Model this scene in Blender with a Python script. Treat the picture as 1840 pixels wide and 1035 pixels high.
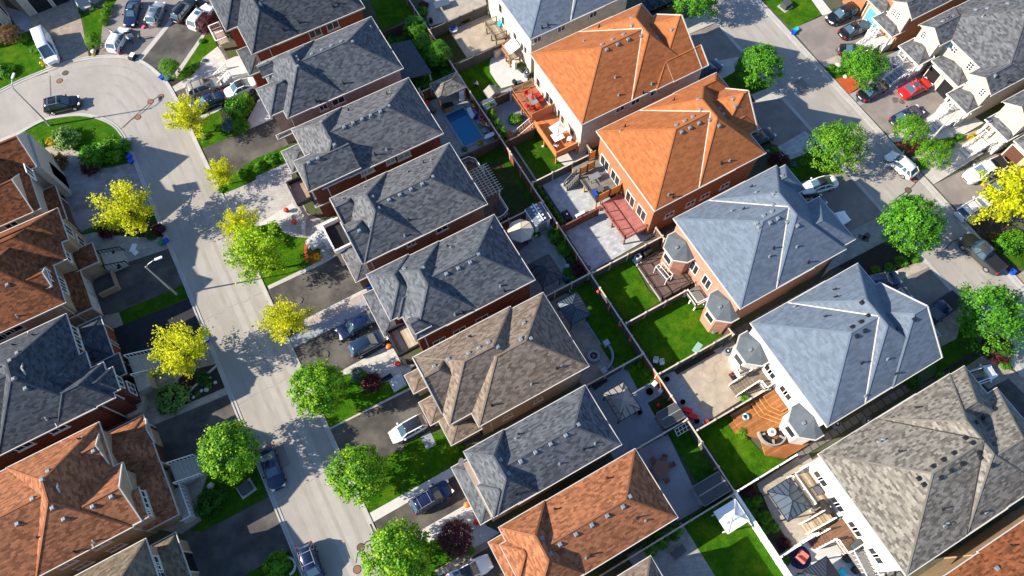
import bpy, bmesh, math, random
import numpy as np
from mathutils import Vector, Matrix
random.seed(7)
rng = np.random.default_rng(7)
SC = bpy.context.scene
for o in list(bpy.data.objects): bpy.data.objects.remove(o)
# ---------------------------------------------------------------- camera (a drone, 78 m up)
cam = bpy.data.cameras.new('camera'); camo = bpy.data.objects.new('camera', cam)
SC.collection.objects.link(camo); SC.camera = camo
right = Vector((0.874003, -0.485579, -0.018188)); down = Vector((-0.451825, -0.798335, -0.398141)); fwd = Vector((0.178809, 0.356194, -0.917144))
camo.matrix_world = Matrix(((right.x, -down.x, -fwd.x, 0), (right.y, -down.y, -fwd.y, 0), (right.z, -down.z, -fwd.z, 78.0), (0, 0, 0, 1)))
cam.sensor_width = 36; cam.lens = 1308.26 / 1840 * 36; cam.clip_end = 3000
# ---------------------------------------------------------------- sky and sun
SUN_EL, SUN_AZ = math.radians(30), math.radians(180 - 17.9)      # direction the sun stands in, measured from +X towards +Y
w = bpy.data.worlds.new('World'); SC.world = w; w.use_nodes = True
nt = w.node_tree; bg = nt.nodes['Background']; sky = nt.nodes.new('ShaderNodeTexSky')
sky.sky_type = 'NISHITA'; sky.sun_disc = False; sky.sun_elevation = SUN_EL; sky.ozone_density = 5; sky.dust_density = .4; sky.air_density = 1.0; sky.sun_rotation = math.radians(90) - SUN_AZ
nt.links.new(sky.outputs[0], bg.inputs[0]); bg.inputs[1].default_value = 0.11
sl = bpy.data.lights.new('sun', 'SUN'); sl.energy = 5.0; sl.angle = math.radians(0.5); sl.color = (1.0, 0.885, 0.715)
so = bpy.data.objects.new('sun', sl); SC.collection.objects.link(so)
sd = Vector((math.cos(SUN_EL) * math.cos(SUN_AZ), math.cos(SUN_EL) * math.sin(SUN_AZ), math.sin(SUN_EL)))
so.rotation_euler = (-sd).to_track_quat('-Z', 'Y').to_euler(); so.location = sd * 200
SC.view_settings.view_transform = 'Standard'; SC.view_settings.look = 'None'; SC.view_settings.exposure = 1.1; SC.view_settings.gamma = 1
SC.cycles.max_bounces = 6
# ---------------------------------------------------------------- materials
MATS = {}
def newmat(name):
    m = bpy.data.materials.new(name); m.use_nodes = True; MATS[name] = m
    return m, m.node_tree, m.node_tree.nodes['Principled BSDF']
def plain(name, c, rough=.6, metal=0, spec=.4, coat=0, emit=None):
    m, t, b = newmat(name)
    b.inputs['Base Color'].default_value = (*c, 1); b.inputs['Roughness'].default_value = rough; b.inputs['Metallic'].default_value = metal
    b.inputs['Specular IOR Level'].default_value = spec; b.inputs['Coat Weight'].default_value = coat; b.inputs['Coat Roughness'].default_value = .04
    return m
def noise(t, scale, detail=4, vec=None, rough=.55, stretch=None):
    n = t.nodes.new('ShaderNodeTexNoise'); n.inputs['Scale'].default_value = scale; n.inputs['Detail'].default_value = detail; n.inputs['Roughness'].default_value = rough
    if vec is None:
        g = t.nodes.new('ShaderNodeNewGeometry'); vec = g.outputs['Position']
    if stretch:
        mp = t.nodes.new('ShaderNodeMapping'); mp.inputs['Scale'].default_value = stretch[:3]
        if len(stretch) > 3: mp.inputs['Rotation'].default_value = (0, 0, stretch[3])
        t.links.new(vec, mp.inputs[0]); vec = mp.outputs[0]
    t.links.new(vec, n.inputs['Vector']); return n.outputs['Fac']
def ramp(t, fac, stops):
    r = t.nodes.new('ShaderNodeValToRGB'); e = r.color_ramp.elements
    while len(e) < len(stops): e.new(.5)
    for k, (p, c) in enumerate(stops):
        e[k].position = p; e[k].color = (*c, 1) if len(c) == 3 else c
    t.links.new(fac, r.inputs[0]); return r.outputs[0]
def mixc(t, a, b, fac, mode='MIX'):
    m = t.nodes.new('ShaderNodeMix'); m.data_type = 'RGBA'; m.blend_type = mode; m.clamp_factor = True
    for s, v in ((m.inputs[0], fac), (m.inputs[6], a), (m.inputs[7], b)):
        if hasattr(v, 'links') or hasattr(v, 'node'): t.links.new(v, s)
        else: s.default_value = v if not isinstance(v, tuple) else (*v, 1)
    return m.outputs[2]
def bump(t, b, h, strength, dist=.05):
    n = t.nodes.new('ShaderNodeBump'); n.inputs['Strength'].default_value = strength; n.inputs['Distance'].default_value = dist
    t.links.new(h, n.inputs['Height']); t.links.new(n.outputs[0], b.inputs['Normal'])
def k3(c, s): return tuple(min(1, v * s) for v in c)
def noisy(name, c1, c2, scale=2, rough=.85, fine=12, fineamt=.25, bmp=.15, stretch=None, spec=.25, big=None):
    m, t, b = newmat(name)
    col = ramp(t, noise(t, scale, 5, stretch=stretch), [(.3, c1), (.7, c2)])
    f2 = ramp(t, noise(t, fine, 3), [(.3, (1 - fineamt,) * 3), (.7, (1 + fineamt * .0 + .0,) * 3)])
    col = mixc(t, col, f2, 1.0, 'MULTIPLY')
    if big:
        col = mixc(t, col, big[0], ramp(t, noise(t, big[1], 4), [(.45, (0, 0, 0)), (.65, (1, 1, 1))]))
    t.links.new(col, b.inputs['Base Color']); b.inputs['Roughness'].default_value = rough; b.inputs['Specular IOR Level'].default_value = spec
    if bmp: bump(t, b, noise(t, fine, 4), bmp)
    return m
def shingle(name, c1, c2, c3, fine=False):
    """asphalt shingle courses; UV is in metres, v runs up the slope"""
    m, t, b = newmat(name)
    uv = t.nodes.new('ShaderNodeUVMap'); uv.uv_map = 'UVMap'
    def bt(wd, ht, off, c_a, c_b):
        n = t.nodes.new('ShaderNodeTexBrick'); n.offset = off; n.inputs['Scale'].default_value = 1
        n.inputs['Mortar Size'].default_value = 0.0; n.inputs['Brick Width'].default_value = wd; n.inputs['Row Height'].default_value = ht
        n.inputs['Color1'].default_value = (*c_a, 1); n.inputs['Color2'].default_value = (*c_b, 1); n.inputs['Bias'].default_value = 0
        t.links.new(wv, n.inputs['Vector']); return n
    nz = t.nodes.new('ShaderNodeTexNoise'); nz.inputs['Scale'].default_value = 4.0; nz.inputs['Detail'].default_value = 3; t.links.new(uv.outputs[0], nz.inputs['Vector'])
    ms = t.nodes.new('ShaderNodeVectorMath'); ms.operation = 'SCALE'; ms.inputs['Scale'].default_value = .2; t.links.new(nz.outputs['Color'], ms.inputs[0])
    va = t.nodes.new('ShaderNodeVectorMath'); t.links.new(uv.outputs[0], va.inputs[0]); t.links.new(ms.outputs[0], va.inputs[1]); wv = va.outputs[0]
    if fine:
        a = bt(.6, .22, .37, tuple(v * .88 for v in c1), tuple(v * 1.08 for v in c2))
    else:
        a = bt(.42, .20, .43, tuple(v * .80 for v in c1), tuple(v * 1.22 for v in c2))
    col = a.outputs['Color']
    col = mixc(t, col, c3, ramp(t, noise(t, 2.2 if not fine else 3, 3, vec=uv.outputs[0], stretch=(1, 2.2, 1)), [(.42, (0, 0, 0)), (.62, (.2, .2, .2))]))
    col = mixc(t, col, ramp(t, noise(t, .33, 5, vec=uv.outputs[0]), [(.3, (.94, .94, .94)), (.7, (1, 1, 1))]), 1.0, 'MULTIPLY')
    col = mixc(t, col, ramp(t, noise(t, 1.0, 4, vec=uv.outputs[0], stretch=(2.5, .35, 1)), [(.35, (.91, .91, .91)), (.6, (1, 1, 1))]), 1.0, 'MULTIPLY')
    col = mixc(t, col, ramp(t, noise(t, 14, 2, vec=uv.outputs[0]), [(.3, (.8, .8, .8)), (.7, (1, 1, 1))]), 1.0, 'MULTIPLY')
    # the butt of each course casts a thin dark line
    sep = t.nodes.new('ShaderNodeSeparateXYZ'); t.links.new(uv.outputs[0], sep.inputs[0])
    ma = t.nodes.new('ShaderNodeMath'); ma.operation = 'FRACT'; mm = t.nodes.new('ShaderNodeMath'); mm.operation = 'MULTIPLY'; mm.inputs[1].default_value = 1 / .20 if not fine else 5
    t.links.new(sep.outputs['Y'], mm.inputs[0]); t.links.new(mm.outputs[0], ma.inputs[0])
    t.links.new(col, b.inputs['Base Color']); b.inputs['Roughness'].default_value = .88; b.inputs['Specular IOR Level'].default_value = .25
    bump(t, b, ma.outputs[0], .35, .03)
    plain(name + '_cap', tuple((x * .45 + y * .45) for x, y in zip(c1, c2)), .85, spec=.2)
    return m
def rect_tiles(name, c1, c2, mortar, wd, ht, rot=0, ms=.02, rough=.85, stain=None):
    m, t, b = newmat(name)
    g = t.nodes.new('ShaderNodeNewGeometry'); mp = t.nodes.new('ShaderNodeMapping'); mp.inputs['Rotation'].default_value = (0, 0, rot)
    t.links.new(g.outputs['Position'], mp.inputs[0])
    n = t.nodes.new('ShaderNodeTexBrick'); n.inputs['Scale'].default_value = 1; n.inputs['Mortar Size'].default_value = ms
    n.inputs['Brick Width'].default_value = wd; n.inputs['Row Height'].default_value = ht
    n.inputs['Color1'].default_value = (*c1, 1); n.inputs['Color2'].default_value = (*c2, 1); n.inputs['Mortar'].default_value = (*mortar, 1)
    t.links.new(mp.outputs[0], n.inputs['Vector'])
    col = mixc(t, n.outputs['Color'], ramp(t, noise(t, .9, 5), [(.3, (.72, .72, .72)), (.7, (1, 1, 1))]), 1.0, 'MULTIPLY')
    if stain: col = mixc(t, col, stain, ramp(t, noise(t, .35, 6), [(.5, (0, 0, 0)), (.7, (.7, .7, .7))]))
    t.links.new(col, b.inputs['Base Color']); b.inputs['Roughness'].default_value = rough; b.inputs['Specular IOR Level'].default_value = .3
    return m
def wallmat(name, c1, c2, mortar):
    m, t, b = newmat(name)
    g = t.nodes.new('ShaderNodeNewGeometry'); s = t.nodes.new('ShaderNodeSeparateXYZ'); t.links.new(g.outputs['Position'], s.inputs[0])
    ad = t.nodes.new('ShaderNodeMath'); ad.operation = 'ADD'; t.links.new(s.outputs[0], ad.inputs[0]); t.links.new(s.outputs[1], ad.inputs[1])
    cb = t.nodes.new('ShaderNodeCombineXYZ'); t.links.new(ad.outputs[0], cb.inputs[0]); t.links.new(s.outputs[2], cb.inputs[1])
    n = t.nodes.new('ShaderNodeTexBrick'); n.inputs['Scale'].default_value = 1; n.inputs['Mortar Size'].default_value = .012
    n.inputs['Brick Width'].default_value = .28; n.inputs['Row Height'].default_value = .1
    n.inputs['Color1'].default_value = (*c1, 1); n.inputs['Color2'].default_value = (*c2, 1); n.inputs['Mortar'].default_value = (*mortar, 1)
    t.links.new(cb.outputs[0], n.inputs['Vector'])
    col = mixc(t, n.outputs['Color'], ramp(t, noise(t, 1.2, 5), [(.3, (.75, .75, .75)), (.7, (1, 1, 1))]), 1.0, 'MULTIPLY')
    t.links.new(col, b.inputs['Base Color']); b.inputs['Roughness'].default_value = .9; b.inputs['Specular IOR Level'].default_value = .2
    return m
def plank(name, c1, c2, wd, axis='X', rough=.7):
    """boards wd wide; the seam runs along the other axis"""
    m, t, b = newmat(name)
    g = t.nodes.new('ShaderNodeNewGeometry'); s = t.nodes.new('ShaderNodeSeparateXYZ'); t.links.new(g.outputs['Position'], s.inputs[0])
    src = s.outputs[axis]
    if axis == 'XY':
        pass
    mu = t.nodes.new('ShaderNodeMath'); mu.operation = 'MULTIPLY'; mu.inputs[1].default_value = 1 / wd; t.links.new(src, mu.inputs[0])
    fl = t.nodes.new('ShaderNodeMath'); fl.operation = 'FLOOR'; t.links.new(mu.outputs[0], fl.inputs[0])
    wn = t.nodes.new('ShaderNodeTexWhiteNoise'); wn.noise_dimensions = '1D'; t.links.new(fl.outputs[0], wn.inputs['W'])
    fr = t.nodes.new('ShaderNodeMath'); fr.operation = 'FRACT'; t.links.new(mu.outputs[0], fr.inputs[0])
    col = ramp(t, wn.outputs['Value'], [(0, c1), (1, c2)])
    col = mixc(t, col, ramp(t, fr.outputs[0], [(0, (.3, .3, .3)), (.12, (1, 1, 1))]), 1.0, 'MULTIPLY')
    col = mixc(t, col, ramp(t, noise(t, 1.5, 5), [(.3, (.7, .7, .7)), (.7, (1, 1, 1))]), 1.0, 'MULTIPLY')
    t.links.new(col, b.inputs['Base Color']); b.inputs['Roughness'].default_value = rough; b.inputs['Specular IOR Level'].default_value = .25
    return m
def leafmat(name, dark, mid, light, transl=.35):
    m, t, b = newmat(name)
    oi = t.nodes.new('ShaderNodeObjectInfo')
    at = t.nodes.new('ShaderNodeAttribute'); at.attribute_name = 'tone'
    g = noise(t, .9, 3)
    s = t.nodes.new('ShaderNodeMath'); s.operation = 'MULTIPLY_ADD'; s.inputs[1].default_value = .75; s.inputs[2].default_value = -.12
    t.links.new(g, s.inputs[0]); s2 = t.nodes.new('ShaderNodeMath'); s2.operation = 'MULTIPLY_ADD'; s2.inputs[1].default_value = .5
    t.links.new(at.outputs['Fac'], s2.inputs[0]); t.links.new(s.outputs[0], s2.inputs[2])
    col = ramp(t, s2.outputs[0], [(.12, dark), (.45, mid), (.8, light)])
    t.links.new(col, b.inputs['Base Color']); b.inputs['Roughness'].default_value = .55; b.inputs['Specular IOR Level'].default_value = .3
    tr = t.nodes.new('ShaderNodeBsdfTranslucent'); t.links.new(mixc(t, col, (1.0, 1.0, .25), .25, 'MULTIPLY'), tr.inputs[0]); mx = t.nodes.new('ShaderNodeMixShader'); mx.inputs[0].default_value = transl
    t.links.new(b.outputs[0], mx.inputs[1]); t.links.new(tr.outputs[0], mx.inputs[2]); t.links.new(mx.outputs[0], t.nodes['Material Output'].inputs[0])
    return m
def grassmat(name, c1, c2, c3):
    m, t, b = newmat(name)
    col = ramp(t, noise(t, 1.3, 6, rough=.65), [(.3, c1), (.55, c2), (.78, c3)])
    col = mixc(t, col, (c3[0] * 1.9, c3[1] * 1.15, c3[2] * 1.3), ramp(t, noise(t, .45, 6, rough=.7), [(.48, (0, 0, 0)), (.72, (.8, .8, .8))]))
    col = mixc(t, col, ramp(t, noise(t, 9, 4, rough=.7), [(.35, (.55, .6, .5)), (.65, (1, 1, 1))]), 1.0, 'MULTIPLY')
    t.links.new(col, b.inputs['Base Color']); b.inputs['Roughness'].default_value = 1; b.inputs['Specular IOR Level'].default_value = .08
    bump(t, b, noise(t, 11, 5, rough=.7), .9, .12)
    return m
# roofs
shingle('roof_slate', (0.058, 0.068, 0.082), (0.117, 0.131, 0.151), (0.082, 0.094, 0.110))
shingle('roof_dark_slate', (0.035, 0.043, 0.055), (0.070, 0.083, 0.101), (0.051, 0.061, 0.075))
shingle('roof_mid_grey', (0.068, 0.073, 0.082), (0.139, 0.146, 0.158), (0.096, 0.102, 0.113))
shingle('roof_blue_grey', (0.119, 0.157, 0.209), (0.144, 0.185, 0.244), (0.129, 0.169, 0.225), True)
shingle('roof_orange', (0.331, 0.109, 0.037), (0.394, 0.138, 0.048), (0.363, 0.121, 0.041), True)
shingle('roof_beige', (0.138, 0.104, 0.081), (0.233, 0.185, 0.147), (0.185, 0.144, 0.112))
shingle('roof_terracotta', (0.200, 0.076, 0.034), (0.344, 0.140, 0.068), (0.280, 0.108, 0.050))
shingle('roof_rust', (0.104, 0.037, 0.016), (0.245, 0.086, 0.034), (0.178, 0.060, 0.025))
shingle('roof_rust_dark', (0.080, 0.032, 0.016), (0.176, 0.064, 0.029), (0.128, 0.046, 0.022))
shingle('roof_weathered', (0.109, 0.100, 0.086), (0.240, 0.226, 0.198), (0.164, 0.151, 0.130))
shingle('roof_taupe', (0.120, 0.094, 0.064), (0.203, 0.161, 0.112), (0.165, 0.128, 0.090))
# walls
wallmat('brick_red', (0.300, 0.060, 0.025), (0.380, 0.085, 0.035), (0.220, 0.090, 0.050))
wallmat('brick_dark_red', (.16, .035, .022), (.22, .055, .032), (.14, .07, .05))
wallmat('brick_maroon', (.12, .030, .018), (.17, .045, .025), (.10, .05, .04))
wallmat('brick_orange', (0.361, 0.138, 0.061), (0.433, 0.180, 0.083), (0.303, 0.180, 0.116))
wallmat('brick_pink', (0.408, 0.170, 0.106), (0.510, 0.246, 0.170), (0.425, 0.297, 0.230))
wallmat('brick_beige', (.34, .24, .17), (.42, .31, .23), (.33, .27, .21))
wallmat('brick_brown', (.24, .135, .08), (.31, .18, .11), (.25, .17, .12))
wallmat('brick_blush', (.40, .28, .23), (.47, .34, .28), (.40, .32, .27))
wallmat('brick_cream', (0.594, 0.522, 0.432), (0.666, 0.594, 0.504), (0.558, 0.495, 0.423))
wallmat('brick_white', (0.663, 0.629, 0.578), (0.714, 0.680, 0.637), (0.629, 0.595, 0.552))
wallmat('siding_cream', (.50, .445, .375), (.56, .50, .43), (.46, .41, .35))
wallmat('brick_tan', (.40, .28, .17), (.48, .34, .21), (.38, .28, .19))
noisy('stone_cream', (.46, .40, .32), (.56, .50, .42), 3)
# ground
noisy('asphalt_road', (0.322, 0.302, 0.278), (0.381, 0.362, 0.336), .5, fine=25, fineamt=.14, bmp=.1, stretch=(2.577, 0.604, 1.254), big=((0.276, 0.260, 0.241), .16))
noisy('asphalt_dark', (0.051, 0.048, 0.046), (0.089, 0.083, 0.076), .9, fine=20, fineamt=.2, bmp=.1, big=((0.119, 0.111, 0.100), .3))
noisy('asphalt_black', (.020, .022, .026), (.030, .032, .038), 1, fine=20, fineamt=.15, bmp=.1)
noisy('asphalt_mid', (0.210, 0.189, 0.177), (0.272, 0.243, 0.227), .8, fine=20, fineamt=.14, bmp=.1, big=((0.179, 0.161, 0.149), .3))
noisy('concrete', (0.392, 0.376, 0.354), (0.470, 0.456, 0.437), 1.2, fine=14, fineamt=.1, bmp=.05)
noisy('concrete_white', (0.486, 0.480, 0.470), (0.549, 0.544, 0.536), 1.2, fine=14, fineamt=.1, bmp=.05)
noisy('concrete_blue', (0.235, 0.264, 0.305), (0.298, 0.328, 0.371), .9, fine=14, fineamt=.1, bmp=.05)
noisy('concrete_violet', (0.267, 0.256, 0.272), (0.361, 0.352, 0.379), .5, fine=14, fineamt=.1, bmp=.05)
noisy('curb_concrete', (0.392, 0.384, 0.363), (0.470, 0.460, 0.437), .8, fine=9, fineamt=.15, bmp=.1)
noisy('gravel', (0.329, 0.272, 0.247), (0.517, 0.456, 0.428), 6, fine=18, fineamt=.4, bmp=.5)
noisy('gravel_blue', (.30, .34, .38), (.45, .50, .54), 5, fine=18, fineamt=.4, bmp=.5)
noisy('mulch_dark', (.028, .024, .02), (.06, .048, .036), 5, fine=18, fineamt=.4, bmp=.5)
noisy('mulch_red', (.40, .07, .02), (.52, .11, .035), 4, fine=18, fineamt=.3, bmp=.5)
noisy('mulch_maroon', (.14, .035, .022), (.22, .06, .035), 4, fine=18, fineamt=.3, bmp=.5)
noisy('soil', (.10, .088, .062), (.17, .15, .105), 1.5, fine=16, fineamt=.3, bmp=.4, big=((.07, .10, .03), .5))
noisy('ground_base', (.07, .075, .05), (.12, .115, .08), .8, fine=16, fineamt=.3, bmp=.3, big=((.05, .085, .02), .4))
grassmat('grass', (0.024, 0.096, 0.003), (0.045, 0.149, 0.004), (0.079, 0.205, 0.007))
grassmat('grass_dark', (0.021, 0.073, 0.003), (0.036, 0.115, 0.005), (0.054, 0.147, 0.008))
grassmat('grass_dull', (0.042, 0.057, 0.017), (0.057, 0.075, 0.021), (0.078, 0.090, 0.030))
grassmat('ivy', (0.014, 0.077, 0.006), (0.035, 0.140, 0.008), (0.070, 0.210, 0.014))
rect_tiles('paver_light', (0.392, 0.376, 0.354), (0.470, 0.456, 0.437), (0.314, 0.304, 0.288), .6, .4, .35, .015, stain=(0.314, 0.304, 0.297))
rect_tiles('paver_warm', (0.376, 0.336, 0.280), (0.447, 0.400, 0.338), (0.314, 0.280, 0.239), .4, .2, .3, .01)
rect_tiles('paver_brown', (.30, .25, .20), (.40, .34, .28), (.24, .2, .17), .45, .3, .2, .012, stain=(.24, .20, .17))
rect_tiles('paver_violet', (.26, .23, .22), (.36, .32, .31), (.22, .2, .19), .8, .5, .5, .01, stain=(.42, .40, .40))
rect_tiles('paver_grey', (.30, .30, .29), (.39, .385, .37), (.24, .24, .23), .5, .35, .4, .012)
rect_tiles('paver_bluegrey', (0.374, 0.406, 0.431), (0.520, 0.541, 0.557), (0.312, 0.333, 0.347), .55, .4, .0, .012)
rect_tiles('paver_sand', (0.392, 0.336, 0.264), (0.455, 0.392, 0.313), (0.345, 0.296, 0.231), .8, .8, .0, .01, stain=(0.329, 0.288, 0.239))
rect_tiles('paver_slab', (.15, .15, .145), (.21, .21, .20), (.05, .06, .04), .9, .9, .0, .06)
rect_tiles('stone_slab', (0.470, 0.464, 0.437), (0.580, 0.568, 0.536), (0.353, 0.344, 0.330), .9, .6, .0, .02)
# timber and small stuff
noisy('fence_wood', (0.091, 0.059, 0.038), (0.161, 0.108, 0.070), 1.5, fine=9, fineamt=.3, stretch=(4.200, 4.200, 0.420), bmp=.2)
noisy('fence_cap', (.50, .43, .35), (.62, .55, .47), 2, fine=9, fineamt=.2, bmp=.1)
noisy('fence_grey', (0.091, 0.088, 0.078), (0.143, 0.137, 0.124), 1.5, fine=9, fineamt=.3, stretch=(3.900, 3.900, 0.390), bmp=.2)
noisy('fence_red', (0.204, 0.072, 0.034), (0.289, 0.111, 0.051), 1.5, fine=9, fineamt=.3, stretch=(5.100, 5.100, 0.510), bmp=.2)
plank('deck_redbrown', (.33, .115, .055), (.40, .15, .075), .15, 'X')
plank('deck_orange', (.48, .165, .06), (.58, .21, .08), .15, 'X')
plank('deck_burgundy', (0.360, 0.128, 0.112), (0.450, 0.165, 0.150), .15, 'Y')
plank('deck_grey', (.17, .175, .16), (.22, .225, .205), .15, 'Y')
plank('deck_darkbrown', (.13, .085, .075), (.16, .11, .10), .15, 'X')
plank('deck_cedar', (.27, .105, .036), (.42, .175, .06), .28, 'Y', .5)
plank('deck_walnut', (.17, .09, .055), (.24, .135, .085), .14, 'Y', .6)
plank('boards_weathered', (.36, .27, .17), (.62, .53, .41), .3, 'X')
plank('boards_old', (.16, .13, .10), (.24, .20, .16), .15, 'Y')
plank('wood_honey', (.50, .25, .07), (.62, .33, .11), .14, 'X', .5)
plain('screen_orange', (.66, .26, .045), .55)
plain('rail_burgundy', (.20, .065, .055), .6); plain('rail_black', (.02, .022, .025), .5); plain('wood_orange', (.55, .20, .065), .55)
plain('wood_red', (.40, .14, .065), .6); plain('wood_brown', (.14, .08, .05), .7)
plain('white_trim', (.80, .79, .76), .45); plain('gutter_white', (.52, .50, .46), .45); plain('car_glass', (.05, .10, .14), .06, 0, 1.0); plain('cream_trim', (.62, .56, .46), .5)  # car_glass: blue of the reflected sky is put into its base colour
plain('glass_dark', (.018, .024, .03), .08, 0, .6); plain('glass_pale', (.28, .38, .40), .12, 0, .6); plain('glass_teal', (.25, .42, .38), .2)
plain('garage_white', (.66, .62, .56), .5); plain('garage_black', (.012, .013, .016), .5); plain('garage_blue', (.10, .32, .55), .4); plain('garage_brown', (.10, .045, .03), .5)
plain('vent_metal', (.21, .24, .27), .45, .2); plain('pipe_black', (.012, .012, .014), .6); plain('metal_dark', (.03, .033, .038), .4, .5); plain('metal_grey', (.32, .33, .34), .4, .6)
plain('flashing_white', (.60, .55, .48), .5); plain('flashing_dark', (.03, .028, .026), .6)
plain('rubber', (.012, .012, .013), .8); plain('rim_metal', (.55, .56, .58), .3, .8); plain('rim_dark', (.05, .05, .055), .35, .6)
plain('lamp_glass', (.78, .80, .82), .15); plain('tail_red', (.45, .012, .012), .2); plain('plate_white', (.7, .7, .7), .5)
for n_, c_, r_, mt in (('paint_black', (.008, .010, .013), .18, .1), ('paint_navy', (.010, .020, .065), .18, .2), ('paint_white', (.80, .81, .82), .25, 0), ('paint_silver', (.40, .41, .42), .25, .5), ('paint_beige', (.46, .40, .31), .25, .4), ('paint_red', (.62, .010, .010), .2, 0), ('paint_grey', (.055, .062, .072), .25, .3), ('paint_steel', (.018, .040, .085), .2, .3), ('paint_matte_black', (.014, .014, .016), .5, 0)):
    plain(n_, c_, r_, mt, .5, .6)
plain('water', (.006, .17, .33), .05, 0, .5); plain('pool_step', (.004, .07, .15), .3)
plain('steel_roof', (.085, .115, .15), .4, .3); plain('steel_roof_dark', (.05, .055, .06), .45, .2); plain('canvas_beige', (.62, .53, .41), .8); plain('canvas_white', (.82, .80, .75), .8)
plain('canvas_tan', (.27, .255, .23), .8); plain('canvas_navy', (.03, .04, .07), .7); plain('canvas_charcoal', (.055, .065, .07), .8); plain('resin_white', (.74, .76, .80), .45); plain('resin_grey', (.22, .22, .21), .5)
plain('plastic_blue', (.012, .07, .50), .4); plain('plastic_green', (.02, .22, .09), .4); plain('plastic_red', (.62, .02, .015), .4); plain('plastic_black', (.015, .015, .017), .5); plain('plastic_orange', (.75, .20, .03), .45)
plain('plastic_yellow', (.75, .55, .02), .45); plain('plastic_pink', (.80, .10, .25), .5); plain('plastic_cyan', (.02, .45, .62), .4); plain('cushion_pink', (.72, .17, .14), .8); plain('cushion_grey', (.10, .10, .11), .8)
plain('skin', (.45, .27, .19), .6); plain('cloth_white', (.75, .75, .78), .9); plain('cloth_cyan', (.30, .62, .72), .9); plain('cloth_navy', (.02, .03, .09), .9); plain('cloth_lime', (.50, .72, .05), .9); plain('cloth_black', (.015, .015, .02), .9); plain('hair_dark', (.02, .014, .01), .8); plain('cloth_pink', (.72, .12, .3), .9)
plain('rust_iron', (.22, .105, .07), .8); plain('rock', (.48, .45, .41), .9); plain('fire_rust', (.28, .10, .03), .8); plain('lawn_flower', (.62, .05, .03), .8); plain('flower_yellow', (.75, .50, .02), .8); plain('flower_violet', (.22, .04, .28), .8)
noisy('bark', (.09, .065, .045), (.16, .12, .085), 6, fine=14)
noisy('concrete_base', (.44, .42, .38), (.52, .50, .46), 3)
leafmat('leaf_maple', (.022, .10, .004), (.10, .30, .008), (.33, .54, .02))
leafmat('leaf_green', (.018, .09, .006), (.060, .24, .01), (.16, .42, .02))
leafmat('leaf_deep', (.012, .06, .006), (.030, .13, .010), (.07, .22, .02))
leafmat('leaf_yellow', (.15, .24, .003), (.54, .57, .006), (.80, .80, .02), .45)
leafmat('leaf_lime', (.06, .20, .004), (.22, .44, .006), (.50, .64, .01), .4)
leafmat('leaf_hedge', (.03, .14, .004), (.09, .27, .01), (.20, .42, .02))
leafmat('leaf_burgundy', (.025, .006, .008), (.07, .014, .018), (.16, .03, .035), .2)
leafmat('leaf_bronze', (.05, .03, .008), (.12, .065, .012), (.25, .14, .03), .2)
leafmat('leaf_spruce', (.04, .09, .085), (.09, .17, .16), (.17, .27, .25), .15)
leafmat('leaf_gold', (.3, .2, .005), (.6, .42, .01), (.75, .6, .02), .3)
leafmat('leaf_sage', (.05, .13, .02), (.13, .27, .05), (.30, .45, .12), .3)
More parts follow.
